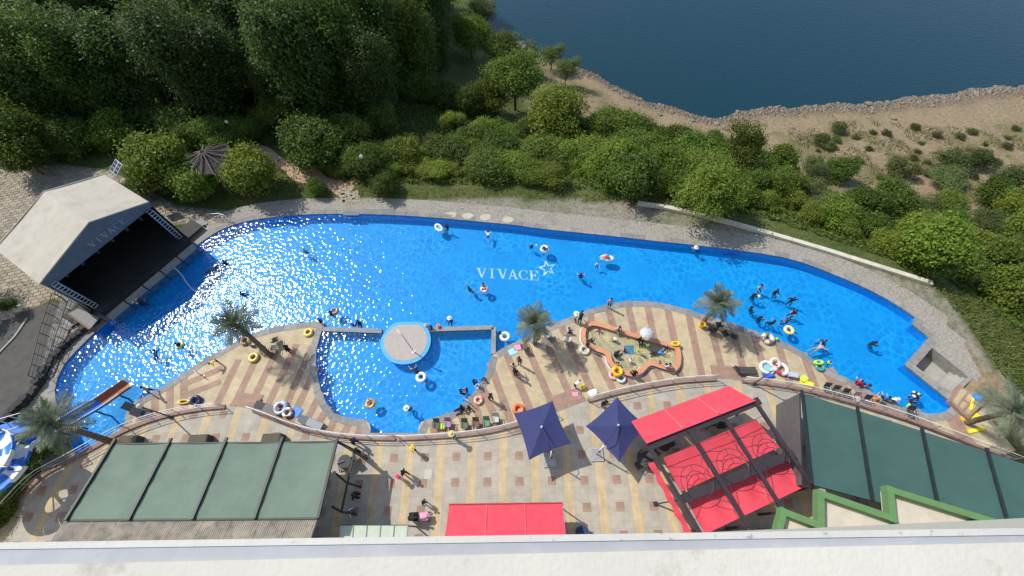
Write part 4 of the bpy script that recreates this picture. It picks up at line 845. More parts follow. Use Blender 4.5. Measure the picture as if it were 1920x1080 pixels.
# single trees and big bushes that can be told apart: (kind, px, py, scale, label)
for k, px, py, s, lb in (
    ('tree_bright', 45, 170, 1.35, 'bright round tree at the left edge under the wood'), ('tree_round', 15, 250, 1.0, 'mid green tree below the bright one at left edge'),
    ('bush_grey', 60, 275, 1.5, 'silvery bush left of the stage roof'), ('bush_grey', 150, 215, 1.7, 'tall silvery green tree behind the stage roof'), ('bush_bright', 205, 235, 1.3, 'bright bush right of the silvery tree behind the stage'), ('tree_round', 55, 305, 0.55, 'small dark tree standing on the paved yard'),
    ('bush_bright', 300, 310, 1.5, 'bright large bush left of the wooden gazebo'), ('bush_bright', 365, 345, 1.05, 'bright bush in front of the wooden gazebo'), ('bush_bright', 265, 345, 0.8, 'low bright bush beside the solar lamp'), ('bush_mid', 430, 270, 0.8, 'small bush behind the wooden gazebo'),
    ('bush_bright', 472, 325, 1.25, 'round bush between the gazebo and the dirt path'), ('bush_mid', 582, 272, 1.5, 'leafy round bush right of the dirt path'), ('bush_mid', 720, 345, 0.75, 'dark rounded shrub at the foot of the tall lamp'), ('bush_mid', 590, 352, 0.5, 'tiny round shrub on the grass near the pool rim'),
    ('tree_round', 965, 150, 1.15, 'large round tree beside the shore left of the beach'), ('tree_bright', 1040, 195, 1.2, 'large feathery bright tree above the beach'), ('bush_bright', 915, 185, 1.2, 'yellow green bush left of the large round tree'), ('tree_round', 940, 95, 0.9, 'mid green tree at the wood edge by the lake'), ('tree_bright', 880, 60, 1.1, 'bright tree at the end of the wood above the lake'), ('tree_willow', 905, 20, 1.3, 'pale willow at the very end of the wood'),
    ('tree_willow', 1035, 103, 1.0, 'small pale willow leaning over the lake edge'), ('tree_willow', 1062, 133, 1.0, 'small round willow beside the sandy tip'), ('tree_willow', 990, 112, 1.0, 'greyish shrub between the rocks and the willow'), ('bush_bright', 850, 225, 0.7, 'single small bush on the shaded meadow'),
    ('tree_round', 1390, 290, 0.85, 'round green tree at the end of the bush belt above sand'), ('tree_bright', 1340, 345, 0.95, 'bright tree behind the low white wall'), ('bush_olive', 1905, 345, 1.7, 'dark olive shrub at the right edge above the beach'), ('bush_olive', 1835, 296, 1.35, 'rounded green shrub on the sand at right'), ('bush_olive', 1780, 300, 1.5, 'olive shrub beside the rounded one on the sand'), ('bush_olive', 1690, 315, 1.3, 'olive shrub on the dry slope left of the sandy track'),
    ('bush_olive', 1575, 240, 0.8, 'tiny tuft shrub nearest the stony shore'), ('bush_olive', 1545, 262, 0.85, 'tiny tuft shrub on the sand left of another'), ('bush_olive', 1560, 272, 0.6, 'smallest tuft shrub on the open sand'), ('bush_olive', 1530, 325, 0.9, 'low tuft shrub at the edge of the bush belt')):
    zc = KIND[k][1]*s; p = on_terrain(px, py, zc)
    if px == 55: p = at(82, 328, Z_DECK)
    plant(k, p-Vector((0, 0, 0.05)), s, lb, 'tree' if k.startswith('tree') else 'bush', name='round_tree' if k.startswith('tree') else 'bush')
# bush belt along the brow
botL = [(620,328),(760,322),(900,326),(1100,326),(1200,338),(1300,354),(1400,378),(1500,404),(1600,432),(1700,464),(1800,510),(1900,575),(1990,630)]
topL = [(620,305),(700,290),(780,280),(860,262),(930,240),(1000,240),(1080,225),(1150,228),(1220,250),(1300,270),(1400,280),(1480,310),(1600,315),(1700,318),(1800,330),(1900,380),(1990,430)]
BL = ['bush_bright', 'bush_mid', 'bush_grey']; placed = []; BELT = []
for i in range(2600):
    px = random.uniform(620, 1960); yb_, yt_ = np.interp(px, *zip(*botL)), np.interp(px, *zip(*topL)); py = random.uniform(yt_, yb_)
    sp = 23+10*(px > 1450)
    if all((px-a)**2+((py-b)*1.25)**2 > sp**2 for a, b in placed):
        placed.append((px, py))
        if px > 1500 and py < yt_+(yb_-yt_)*0.5 and random.random() < 0.5: continue
        s = random.uniform(0.7, 1.0) if px < 900 else random.uniform(0.8, 1.3); f = (yb_-py)/max(1, yb_-yt_)
        if py > yb_-12: s *= 0.7
        k = 0 if random.random() < (0.65 if px < 1150 else 0.4) else 1
        if px > 1500 and f > 0.35 and random.random() < 0.75: k = 2
        sz = s*(random.uniform(0.5, 0.75) if (px < 1150 and f < 0.75) or k == 2 else random.uniform(0.8, 1.15))
        p = on_terrain(px, py, KIND[BL[k]][1]*sz); th = plant(BL[k], p-Vector((0, 0, 0.05)), s, 'bush', 'bush', 'bushes of the hedge belt', 'hedge_bush', sz=sz); th.scale.y *= random.uniform(0.8, 1.2); BELT.append((px, f, k, th))
SEC = [(0, 760, 'by the tall lamp post'), (760, 900, 'above the oval stones'), (900, 1060, 'above the pool lettering'), (1060, 1200, 'left of the white wall'), (1200, 1340, 'behind the white wall start'), (1340, 1480, 'behind the white wall middle'), (1480, 1620, 'behind the white wall right half'), (1620, 1760, 'near the white wall end'), (1760, 3000, 'at the right edge')]
for x0, x1, nm in SEC:
    for f0_, f1_, row in ((-1, 0.34, 'front'), (0.34, 0.67, 'middle'), (0.67, 9, 'back')):
        sel = sorted([b for b in BELT if x0 <= b[0] < x1 and f0_ <= b[1] < f1_], key=lambda b: b[0])
        for j, b in enumerate(sel): b[3]['label'] = '%s bush, %s from left, %s row, %s' % (('bright', 'deep green', 'greyish')[b[2]], ORD[j], row, nm)
tufts = []
while len(tufts) < 34:
    px = random.uniform(1470, 1925); py = random.uniform(235, 345)
    if all(abs(px-a)+abs(py-b)*1.5 > 24 for a, b in tufts): tufts.append((px, py))
for j, (px, py) in enumerate(sorted(tufts)):
    p = on_terrain(px, py, 0.3); s = random.uniform(0.25, 0.55); plant('bush_olive', p-Vector((0, 0, 0.05)), s, 'low dry scrub clump, %s from the left on the sandy bank' % ORD[j], 'bush', 'scrub clumps on the bank', 'scrub_bush', sz=s*0.7)
# ---- ground cover, grass and weeds: uncountable
def scatter(poly, dens, box, fz=None):
    x0, x1, y0, y1 = box; n = int((x1-x0)*(y1-y0)*dens); X = rng.uniform(x0, x1, n); Y = rng.uniform(y0, y1, n); Z = T0(X, Y)
    Q = np.stack([X, Y, Z-CAMH], -1); z_ = Q@_w; ux_, uy_ = 960+FPX*(Q@_r)/z_, 540-FPX*(Q@_u)/z_
    k = pip(ux_, uy_, poly); k[k] &= ~pip(X[k], Y[k], POOL_M); return np.stack([X, Y, Z], -1)[k]
POOL_M = offset_closed(POOL, 0.8)
P = scatter([(440,240),(560,225),(700,205),(860,170),(930,200),(960,260),(1200,270),(1480,330),(1750,430),(1935,560),(1935,640),(1760,515),(1450,412),(1200,360),(1000,348),(760,345),(660,350),(560,300)], 30, (-45, 60, 12, 62))
P[:, 2] += rng.uniform(0.02, 0.5, len(P)); o = link('vine_cover', quads_mesh('vine_cover', leaf_cloud(P, np.tile([0, 0, 1.0], (len(P), 1)), 0.3, 0.22), lf_mid), kind='stuff'); tag(o, 'low vines and weeds covering the slope under the bushes', 'ground cover')
def blades(P, h, w, lean):
    n = len(P); a = rng.uniform(0, 6.28, n); hh = h*rng.uniform(0.5, 1.2, n); ca = np.stack([np.cos(a), np.sin(a), 0*a], -1)*w; ld = rng.normal(0, lean, (n, 3)); ld[:, 2] = 1; ld *= hh[:, None]
    return np.stack([P-ca, P+ca, P+ca*0.3+ld, P-ca*0.3+ld], 1).reshape(-1, 4, 3).reshape(-1, 3)
gr_m = leafmat('grass_blade', [(0.11,0.165,0.035),(0.175,0.235,0.055),(0.235,0.26,0.09),(0.14,0.2,0.045)], 0.35)
P = scatter([(1752,525),(1850,570),(1935,640),(1935,775),(1870,690),(1815,610),(1780,570)], 70, (36, 56, 2, 26))
P2_ = scatter([(560,300),(660,345),(760,352),(1000,358),(1195,372),(1300,395),(1200,384),(1000,372),(780,372),(600,378),(380,372),(230,350),(330,330),(480,330)], 22, (-48, 22, 26, 44))
P3_ = scatter([(640,380),(1000,368),(1200,382),(1450,438),(1750,540),(1820,615),(1790,640),(1700,570),(1440,465),(1100,415),(700,395)], 2.2, (-20, 46, 10, 40))
o = link('grass_verge', quads_mesh('grass_verge', np.concatenate([blades(P, 0.26, 0.05, 0.9), blades(P2_, 0.2, 0.04, 0.5), blades(P3_, 0.12, 0.05, 0.6)]), gr_m), kind='stuff'); tag(o, 'grass and weeds along the gravel and the path', 'grass')
P = scatter([(1450,320),(1480,240),(1600,225),(1800,240),(1935,260),(1935,440),(1780,350),(1600,345)], 11.0, (25, 95, 20, 66)); P = P[wob(P[:, 0]*2.1, P[:, 1]*2.3) > -0.05]
o = link('dry_scrub', quads_mesh('dry_scrub', blades(P, 0.35, 0.05, 0.7), lf_olive), kind='stuff'); tag(o, 'sparse dry scrub on the sandy slope', 'scrub')
# ---- rocks on the shore
def rock_mesh(seed):
    rs = random.Random(seed); bm = bmesh.new(); bmesh.ops.create_icosphere(bm, subdivisions=2, radius=1)
    dirs = [Vector((rs.gauss(0, 1), rs.gauss(0, 1), rs.gauss(0, 1))).normalized() for _ in range(9)]
    for v in bm.verts:
        for d in dirs:
            k = v.co.dot(d)
            if k > 0.62: v.co -= d*(k-0.62)
        v.co *= 1+rs.uniform(-0.05, 0.05)
    me = bpy.data.meshes.new('rock'); bm.to_mesh(me); bm.free(); me.materials.append(mat('shore_rock', (0.23, 0.19, 0.145), 0.9, 0.3, 2, bump=0.4, bscale=8)); return me
rocks = [rock_mesh(k) for k in range(6)]
ROCKS = []
for i in range(64):
    if i < 10: px, py = random.uniform(955, 1000), random.uniform(72, 100)
    else: px = random.uniform(1100, 1930); py = None
    if py is None:
        x = np.interp(px, [1100,1210,1330,1430,1640,1870,1930], [15,24.9,34.6,44.3,63.5,86.2,91]); s_ = float(tpar(np.array([x]), np.array([60.0]))[1][0]); y = s_-abs(random.gauss(0, 1.6))+0.3; p = Vector((x, y, terrain_z(x, y)))
    else: p = on_terrain(px, py)
    s = random.uniform(0.2, 0.45) if i > 14 else random.uniform(0.45, 0.8)
    o = link('shore_rock', random.choice(rocks)); o.location = p+Vector((0, 0, 0.1*s)); o.scale = (s*random.uniform(0.9, 1.5), s, s*0.6); o.rotation_euler = (random.uniform(-.2, .2), random.uniform(-.2, .2), random.uniform(0, 6))
    tag(o, 'rock', 'rock', 'rocks along the shore'); ROCKS.append(o)
X = rng.uniform(8, 100, 8500); s_ = tpar(X, X*0+60)[1]; Y = s_-np.abs(rng.normal(0, 1.15, len(X)))+0.15; Z = T0(X, Y); keep = X > 0; X, Y, Z = X[keep], Y[keep], Z[keep]
n = len(X); sz = rng.gamma(1.6, 0.05, n)+0.03; base = np.array([(1,0,0),(0,1,0),(-1,0,0),(0,-1,0),(0,0,1)], float); an = rng.uniform(0, 6.28, n); ca, sa = np.cos(an), np.sin(an)
bx = base[None]*np.stack([sz*rng.uniform(0.8, 1.7, n), sz, sz*0.9], -1)[:, None]; V = np.stack([bx[..., 0]*ca[:, None]-bx[..., 1]*sa[:, None]+X[:, None], bx[..., 0]*sa[:, None]+bx[..., 1]*ca[:, None]+Y[:, None], bx[..., 2]+Z[:, None]+0.02], -1).reshape(-1, 3)
me = bpy.data.meshes.new('rubble'); F = (np.array([(0,1,4),(1,2,4),(2,3,4),(3,0,4)])[None]+(np.arange(n)*5)[:, None, None]).reshape(-1, 3); me.from_pydata(V.tolist(), [], F.tolist()); me.materials.append(MATS['shore_rock']); o = link('shore_rubble', me, kind='stuff'); tag(o, 'small broken stones along the waterline', 'rubble')

ROCKS.sort(key=lambda o: o.location.x)
for x0, x1, nm in ((-50, 12, 'beside the small willows'), (12, 32, 'on the sandy tip shore'), (32, 52, 'on the shore around the bay'), (52, 72, 'on the right part of the shore'), (72, 200, 'on the shore at the right edge')):
    for j, o in enumerate([q for q in ROCKS if x0 <= q.location.x < x1]): o['label'] = 'weathered tan rock, %s from left %s' % (ORD[min(j, 38)], nm)
# ================================================================== GARDEN STRUCTURES
# ---- navy parasols
def parasol(c4, hub, basepx, label):
    zc_, zh = 2.3, 2.85; P4 = [at(*p, zc_) for p in c4]; ctr = sum(P4, Vector())/4; H = Vector((ctr.x, ctr.y, zh))
    b = at(*basepx, 0); th = thing('parasol', b, label, 'parasol', 'navy cantilever parasols')
    m_navy = mat('parasol_navy', (0.032, 0.04, 0.135), 0.75, 0.08, 2, bump=0.05, bscale=5)
    for k in range(4):
        a, c_ = P4[k], P4[(k+1) % 4]; mb = MB(); n_ = 8; vs_ = []; ix = {}
        for i in range(n_+1):
            for j in range(n_+1-i):
                u_, v_ = i/n_, j/n_; w_ = 1-u_-v_; p = H*w_+a*u_+c_*v_; p = p+Vector((0, 0, -0.06*math.sin(math.pi*w_)))+(ctr-(a+c_)/2).normalized()*0.12*(4*u_*v_); ix[i, j] = len(vs_); vs_.append(Vector((p.x, p.y, p.z)))
        fs = []
        for i in range(n_):
            for j in range(n_-i):
                fs.append((ix[i, j], ix[i+1, j], ix[i, j+1]))
                if i+j < n_-1: fs.append((ix[i+1, j], ix[i+1, j+1], ix[i, j+1]))
        nv = len(vs_); mb.add(vs_+[p-Vector((0, 0, 0.015)) for p in vs_], fs+[tuple(nv+q for q in reversed(f)) for f in fs]); mb.build('canopy_panel', m_navy, th, True)
        mb = MB(); mb.tube([H-Vector((0, 0, 0.16)), lerp(H, a, 0.5)-Vector((0, 0, 0.15)), a-Vector((0, 0, 0.04))], 0.016, 5); mb.build('rib', m_metal, th)
    mb = MB(); mb.lathe([(0.02, -0.08), (0.09, -0.02), (0.09, 0.05), (0.03, 0.12)], 12, H); mb.build('finial', m_white, th, True)
    mb = MB(); mb.box(b+Vector((0, 0, 0.06)), (1.0, 1.0, 0.12)); bs = mb.build('base_slab', mat('base_grey', (0.36, 0.36, 0.37), 0.8), th)
    mb = MB(); mb.box(b+Vector((0, 0, 0.135)), (0.7, 0.7, 0.03)); mb.build('base_plate', m_metal, bs)
    top = b+Vector((0, 0, 2.75))+(H-b).normalized()*0.25; d = (H-top); mid_ = top+Vector((d.x*0.12, d.y*0.12, 0.6))
    mb = MB(); mb.tube([b+Vector((0, 0, 0.12)), top], 0.05, 8); mb.build('mast', m_white, th, True)
    mb = MB(); mb.tube([top-Vector((0, 0, 0.35)), lerp(top, H, 0.35)+Vector((0, 0, 0.30)), H+Vector((0, 0, 0.14))], 0.03, 8); mb.build('arm', m_navy, th, True)
    mb = MB(); mb.box(b+Vector((0.05, 0, 1.2)), (0.14, 0.12, 0.2)); mb.build('crank_box', m_dark, th)
parasol([(963,775),(1036,751),(1071,831.5),(992,863)], (1016,800), (1031,863), 'left navy square parasol by the orange swim ring')
parasol([(1157,744),(1212,798),(1161,867),(1098,799)], (1160,802), (1118,852), 'right navy square parasol beside the red pergola')

# ---- palms
def frond_mesh(seed, L_=1.5):
    rs = random.Random(seed); mb = MB(); n_ = 12; sp = []
    for i in range(n_+1):
        t = i/n_; sp.append(Vector((0, L_*(t-0.1*t*t), 0.42*L_*(t*0.9-1.1*t*t))))
    mb.tube(sp, [0.022*(1-0.8*i/n_)+0.004 for i in range(n_+1)], 4, False)
    for i in range(2, n_+1):
        for s_ in (-1, 1):
            for kk in (0, 0.5):
                t = (i-kk)/n_; k = min(n_-1, int(t*n_)); b = sp[k].lerp(sp[k+1], t*n_-k); ll = L_*(0.28*math.sin(math.pi*min(1, t*0.82+0.16))+0.06)*rs.uniform(0.8, 1.1)
                e = b+Vector((s_*ll*0.8, ll*0.62, -0.25*ll+rs.uniform(-0.06, 0.06))); w_ = Vector((0, 0.035, 0)); m_ = b.lerp(e, 0.5)+Vector((0, 0, 0.05)); mb.add([b-w_*0.5, b+w_*0.5, m_+w_, m_-w_, e], [(0, 1, 2, 3), (3, 2, 4)])
    return mb.mesh('frond', leafmat('palm_leaf', [(0.11,0.15,0.10),(0.17,0.21,0.14),(0.23,0.26,0.19),(0.135,0.175,0.115)], 0.3))
FR = [frond_mesh(k, 1.95+0.15*k) for k in range(3)]
m_ptr = mat('palm_trunk', (0.17, 0.125, 0.085), 0.9, 0.35, 8, bump=0.8, bscale=16)
def palm(base, crownpx, h, label, s=1.0, nfr=26, z=Z_DECK, grey=False):
    b = at(*base, z); t = at(*crownpx, z+h)
    th = thing('palm_tree', b, label, 'palm tree', 'palm trees round the pool'); mb = MB(); pts = []; rr = []
    k_ = max(8, int(h*5))
    for i in range(k_+1):
        u_ = i/k_; p = b.lerp(t, u_)+Vector((0, 0, 0))+ (t-b).cross(Vector((0, 0, 1)))*0.03*math.sin(math.pi*u_); pts.append(p); rr.append((0.2-0.05*u_)*(1.0+0.16*(i % 2))*s)
    mb.tube(pts, rr, 10); mb.build('trunk', m_ptr, th, False)
    mb = MB(); mb.ellipsoid(t, 0.26*s, 0.26*s, 0.4*s, 10, 6); mb.build('crown_heart', m_ptr, th, True)
    for i in range(nfr):
        f = link('frond', random.choice(FR), th); f.location = (t-b)+Vector((0, 0, 0.18*s)); u_ = i/nfr
        f.rotation_euler = (R(80-118*u_+random.uniform(-8, 8)), R(random.uniform(-12, 12)), i*2.39996); q = s*random.uniform(0.85, 1.1)*(0.85 if u_ < 0.2 else 1); f.scale = (q, q, q)
    return th
palm((1003,645),(1003,608), 3.2, 'palm at the deck edge left of the paddling pool', 0.9)
palm((1318,604),(1346,570), 3.1, 'palm with yellow bucket right of the paddling pool', 0.95)
palm((508,668),(447,612), 4.3, 'tall palm on the left deck with yellow rings around', 1.0)
palm((217,831),(108,796), 4.7, 'large palm over the blue slide at bottom left', 1.12, z=0)
palm((1812,793),(1893,772), 3.6, 'bushy palm at the right edge beyond the tiled platform', 1.0, z=Z_DECK)
# ---- lamp posts
def lamp(basepx, z, h, label, arm=0.0, hd='cap', rz=0):
    b = on_terrain(*basepx) if z is None else at(*basepx, z); th = thing('lamp_post', b, label, 'lamp post'); t = b+Vector((0, 0, h)); m_ = mat('lamp_bronze', (0.10, 0.085, 0.08), 0.5, 0.2, 4)
    mb = MB(); mb.tube([b, b+Vector((0, 0, 0.35)), b+Vector((0, 0, 0.4)), t], [0.1, 0.1, 0.06, 0.045], 8); mb.build('pole', m_, th)
    mb = MB(); mb.lathe([(0.2, 0), (0.2, 0.06), (0.1, 0.1)], 12, b); mb.build('foot', m_, th)
    if arm:
        e = t+Vector((math.cos(rz), math.sin(rz), 0.15))*arm; mb = MB(); mb.tube([t, lerp(t, e, 0.5)+Vector((0, 0, 0.12)), e], 0.03, 6); mb.build('arm', m_, th, True); t = e
    mb = MB(); mb.lathe([(0.05, 0.02), (0.16, 0.08), (0.17, 0.3), (0.02, 0.42)], 12, t-Vector((0, 0, 0.05))); mb.build('lantern', mat('lantern_white', (0.65, 0.65, 0.63), 0.35, 0.05), th, True)
    return th, t
lamp((704,356), None, 4.6, 'slender lamp post above the bushes behind the pool'); lamp((466,281), None, 3.6, 'small lamp post beside the upper dirt path', 0.5, rz=2.6)
lamp((1412,720), 0, 3.4, 'bronze lamp post behind the pile of swim rings'); lamp((321,782), 0, 3.2, 'bronze lamp post on the left terrace railing')
th, t = lamp((288,374), Z_DECK, 4.6, 'solar lamp pole with panels behind the stage roof')
M3 = Matrix.Rotation(R(-40), 3, 'Z')@Matrix.Rotation(R(28), 3, 'X')
for k in (-1, 1):
    mb = MB(); mb.box(t+M3@Vector((k*0.36, 0, 0.35)), (0.68, 1.3, 0.04), mtx=M3); f = mb.build('solar_panel', m_white, th)
    for a in (-1, 1):
        for b_ in (-1, 0, 1): mb = MB(); mb.box(t+M3@Vector((k*0.36+a*0.155, b_*0.41, 0.375)), (0.28, 0.38, 0.012), mtx=M3); mb.build('cell', mat('solar_cell', (0.015, 0.02, 0.04), 0.2), f)
b = at(288,374,Z_DECK); mb = MB(); mb.box(b+Vector((0.25, 0.1, 2.4)), (0.5, 0.4, 0.25)); mb.build('control_box', mat('box_pale', (0.55, 0.62, 0.68), 0.4), th)

# ---- gazebo with plank roof
gcn = at(392,300,2.6); gb = (gcn.x, gcn.y, terrain_z(gcn.x, gcn.y)); gz = thing('gazebo', gb, 'wooden gazebo with radiating dark plank roof among bushes', 'gazebo'); m_plank = mat('old_plank', (0.085, 0.07, 0.065), 0.85, 0.35, 3); m_log = mat('old_log', (0.17, 0.14, 0.12), 0.85, 0.3, 4)
ap = gcn+Vector((0, 0, 1.0)); rr = 2.5
for k in range(6):
    a0, a1 = R(60*k), R(60*k+60); e0, e1 = gcn+Vector((math.cos(a0), math.sin(a0), 0))*rr, gcn+Vector((math.cos(a1), math.sin(a1), 0))*rr
    for j in range(7):
        t0, t1 = j/7, (j+1)/7-0.012; mb = slab(lerp(e0, ap, t0), lerp(e1, ap, t0), lerp(e1, ap, t1)+Vector((0, 0, 0.05)), lerp(e0, ap, t1)+Vector((0, 0, 0.05)), 0.03); mb.build('roof_plank', m_plank, gz)
    for q in (a0, (a0+a1)/2): e = gcn+Vector((math.cos(q), math.sin(q), 0))*rr*(1.06 if q == a0 else 0.92); mb = MB(); mb.tube([e+Vector((0, 0, 0.08)), ap+Vector((math.cos(q)*0.2, math.sin(q)*0.2, 0.12))], 0.075, 6); mb.build('roof_log', m_log, gz)
    mb = MB(); mb.tube([(e0.x*0.9+gcn.x*0.1, e0.y*0.9+gcn.y*0.1, gb[2]-0.2), (e0.x*0.9+gcn.x*0.1, e0.y*0.9+gcn.y*0.1, gcn.z+0.05)], 0.09, 7); mb.build('post', m_log, gz)
# ---- dirt path, stepping stones, low white wall
pp_ = smooth_open([tuple(on_terrain(x, y)) for x, y in ((440,266),(455,273),(475,283),(520,302),(570,326),(615,343),(660,357))], 5); mb = MB(); wv = 1.25
vs_ = []
for i, p in enumerate(pp_):
    d = Vector(pp_[min(i+1, len(pp_)-1)])-Vector(pp_[max(i-1, 0)]); n_ = Vector((-d.y, d.x, 0)).normalized(); w_ = wv*(0.8+0.3*math.sin(i*0.7))
    for s_ in (-1, 1): q = Vector(p)+n_*w_*s_; vs_.append((q.x, q.y, terrain_z(q.x, q.y)+0.03))
mb.add(vs_, [(2*i, 2*i+1, 2*i+3, 2*i+2) for i in range(len(pp_)-1)]); o = mb.build('path', mat('path_earth', (0.42, 0.29, 0.2), 0.95, 0.15, 3), None, True, kind='structure'); tag(o, 'pinkish dirt path between bushes')
for i, (x, y) in enumerate(((845,403),(877,405),(910,407),(952,412))):
    p = at(x, y, Z_DECK); mb = MB(); k_ = [(p.x+0.62*math.cos(R(t))*(1+0.08*math.sin(3*R(t)+i)), p.y+0.42*math.sin(R(t))) for t in range(0, 360, 24)]; mb.prism(k_, Z_DECK-0.05, Z_DECK+0.02+0.01*(i % 2)); o = mb.build('stepping_stone', mat('pale_stone', (0.46, 0.42, 0.33), 0.85, 0.15, 3)); tag(o, ('leftmost', 'second', 'third', 'rightmost')[i]+' of four pale oval stones along the far pool rim', 'stone', 'oval stones by the far rim')
for i, (x, y) in enumerate(((655,393),(690,390),(722,389))):
    p = at(x, y, Z_DECK); mb = MB(); mb.prism([at(x-15,y-4,0)[:2], at(x+15,y-4,0)[:2], at(x+15,y+4,0)[:2], at(x-15,y+4,0)[:2]], Z_DECK-0.05, Z_DECK+0.03); o = mb.build('grey_slab', mat('slab_slate', (0.17, 0.18, 0.2) if i == 0 else (0.24, 0.25, 0.27), 0.7)); tag(o, ('left', 'middle', 'right')[i]+' of three grey slabs on the far rim below the path', 'slab', 'grey slabs on the rim')
wp = smooth_open([tuple(at(x, y, -0.3)) for x, y in ((1196,379),(1230,383),(1300,398),(1380,418),(1450,438),(1530,461),(1600,483),(1680,508),(1750,530))], 3)
wl_ = thing('low_wall', (wp[0][0], wp[0][1], Z_DECK), 'long low white concrete wall behind the gravel strip', 'wall'); q = resample(wp, 3.2); m_wall = mat('wall_pale', (0.55, 0.53, 0.44), 0.85, 0.12, 2, dirt=(0.3, 0.28, 0.2))
for a, b in zip(q, q[1:]): d = (b-a).normalized()*0.008; mb = MB(); mb.beam((a.x+d.x, a.y+d.y, -0.62), (b.x-d.x, b.y-d.y, -0.62), 0.45, 0.64); mb.build('wall_block', m_wall, wl_)
# ---- crazy paving stones by the path end
for i in range(40):
    x, y = random.uniform(640, 672), random.uniform(358, 378); p = at(x, y, Z_DECK); r_ = random.uniform(0.18, 0.32); k_ = [(p.x+r_*math.cos(R(t+i*20))*random.uniform(0.8, 1.2), p.y+r_*math.sin(R(t+i*20))*random.uniform(0.8, 1.2)) for t in range(0, 360, 60)]; mb = MB(); mb.prism(k_, Z_DECK-0.08, Z_DECK+0.005+0.001*(i % 9)); mb.build('flagstone', mat('flag_stone', (0.33, 0.3, 0.24), 0.9, 0.2, 4), ground)

# ---- left yard: brick pavers, road, walkway
yard = [(-60,520),(-60,300),(60,300),(200,318),(260,345),(330,385),(430,395),(400,425),(345,420),(250,430),(130,570),(100,560),(20,600),(-60,640)]
YP = P2(yard, Z_DECK); mb = MB(); mb.prism(YP, Z_DECK-0.2, Z_DECK-0.02); yo = mb.build('yard', mat('joint_sand', (0.17, 0.155, 0.11), 0.95, 0.25, 3), kind='structure'); tag(yo, 'paved yard around the stage')
PVM = [mat('paver_a', (0.36, 0.31, 0.235), 0.9, 0.2, 2), mat('paver_b', (0.31, 0.265, 0.20), 0.9, 0.2, 2), mat('paver_c', (0.26, 0.235, 0.175), 0.9, 0.2, 2)]
pvs = []; pd, pe = (su*0.15+Vector((1, 0.12, 0))).normalized(), None; pe = Vector((-pd.y, pd.x, 0)); o0 = at(0,420,Z_DECK)
for i in range(-40, 60):
    for j in range(-50, 60):
        p = o0+pd*(i*0.66+(0.33 if j % 2 else 0))+pe*(j*0.42); pvs.append(p)
ok = pip([p.x for p in pvs], [p.y for p in pvs], offset_closed(YP, -0.3)); stage_fp = [st2(-0.6, -0.5, 0)[:2], st2(SW+0.6, -0.5, 0)[:2], st2(SW+0.6, f1+0.1, 0)[:2], st2(-0.6, f1+0.1, 0)[:2]]; inst = pip([p.x for p in pvs], [p.y for p in pvs], stage_fp)
pvs = [p for p, a, b in zip(pvs, ok, inst) if a and not b]; pvs.sort(key=lambda p: (p-Vector((0, 0, CAMH))).length)
pms = []
for m_ in PVM: mb = MB(); mb.box((0, 0, 0), (0.61, 0.37, 0.06)); pms.append(mb.mesh('paver', m_))
rest = MB()
for i, p in enumerate(pvs):
    z = Z_DECK-0.028+random.uniform(0, 0.02); rz = math.atan2(pd.y, pd.x)+random.uniform(-0.05, 0.05)
    if i < 300: o = link('paver', random.choice(pms), yo); o.location = (p.x, p.y, z); o.rotation_euler = (random.uniform(-.02, .02), random.uniform(-.02, .02), rz)
    else: rest.cur = random.randrange(3); rest.box((p.x, p.y, z), (0.61, 0.37, 0.06), rz)
if rest.v: rest.build('paver_field', PVM, yo, kind='stuff')
RD = P2([(-80,560),(-20,610),(40,585),(98,566),(128,572),(118,620),(75,705),(45,745),(-10,800),(-80,870)], Z_DECK); mb = MB(); mb.prism(RD, Z_DECK-0.1, Z_DECK+0.012); o = mb.build('road', mat('asphalt', (0.085, 0.082, 0.078), 0.9, 0.2, 1.5, bump=0.3), kind='structure'); tag(o, 'worn asphalt lane left of the pool')
mb = MB(); ke = smooth_open(P2([(52,597),(30,630),(0,662),(-60,730)], Z_DECK), 4)
for a, b in zip(ke, ke[1:]): mb.beam((a[0], a[1], Z_DECK+0.05), (b[0], b[1], Z_DECK+0.05), 0.16, 0.14)
o = mb.build('kerb', m_concrete, kind='structure'); tag(o, 'pale kerb along the asphalt lane')
# boardwalk with rails from the stage down beside the lane
bw = [Vector(p) for p in P2([(118,560),(98,620),(82,690),(76,712)], Z_DECK)]; bwr = [Vector(p) for p in P2([(148,572),(128,630),(108,690),(98,712)], Z_DECK)]
wk = thing('boardwalk', (bw[1].x, bw[1].y, Z_DECK), 'grey plank walkway with rails left of the stage', 'walkway'); qa, qb = resample(bw, 0.33), resample(bwr, 0.33); n_ = min(len(qa), len(qb)); m_gp = [mat('plank_grey_a', (0.2, 0.19, 0.18), 0.85, 0.25, 3), mat('plank_grey_b', (0.16, 0.155, 0.15), 0.85, 0.25, 3)]
for i in range(n_-1):
    a, b = qa[int(i*(len(qa)-1)/(n_-1))], qb[int(i*(len(qb)-1)/(n_-1))]; mb = MB(); mb.beam((a.x, a.y, Z_DECK+0.1), (b.x, b.y, Z_DECK+0.1), 0.29, 0.06); mb.build('plank', m_gp[i % 2], wk)
railing([tuple(p) for p in bw], 'thin dark railing on the lane side of the plank walkway', Z_DECK+0.1, 1.0, 1.0, 3, m_dark, False, m_dark); railing([tuple(p) for p in bwr], 'thin dark railing on the pool side of the plank walkway', Z_DECK+0.1, 1.0, 1.0, 3, m_dark, False, m_dark)
railing([tuple(at(x, y, Z_DECK)[:2]) for x, y in ((92,505),(118,520),(128,548),(120,560))], 'thin dark railing at the yard behind the left stage corner', Z_DECK, 1.0, 1.0, 3, m_dark, False, m_dark)
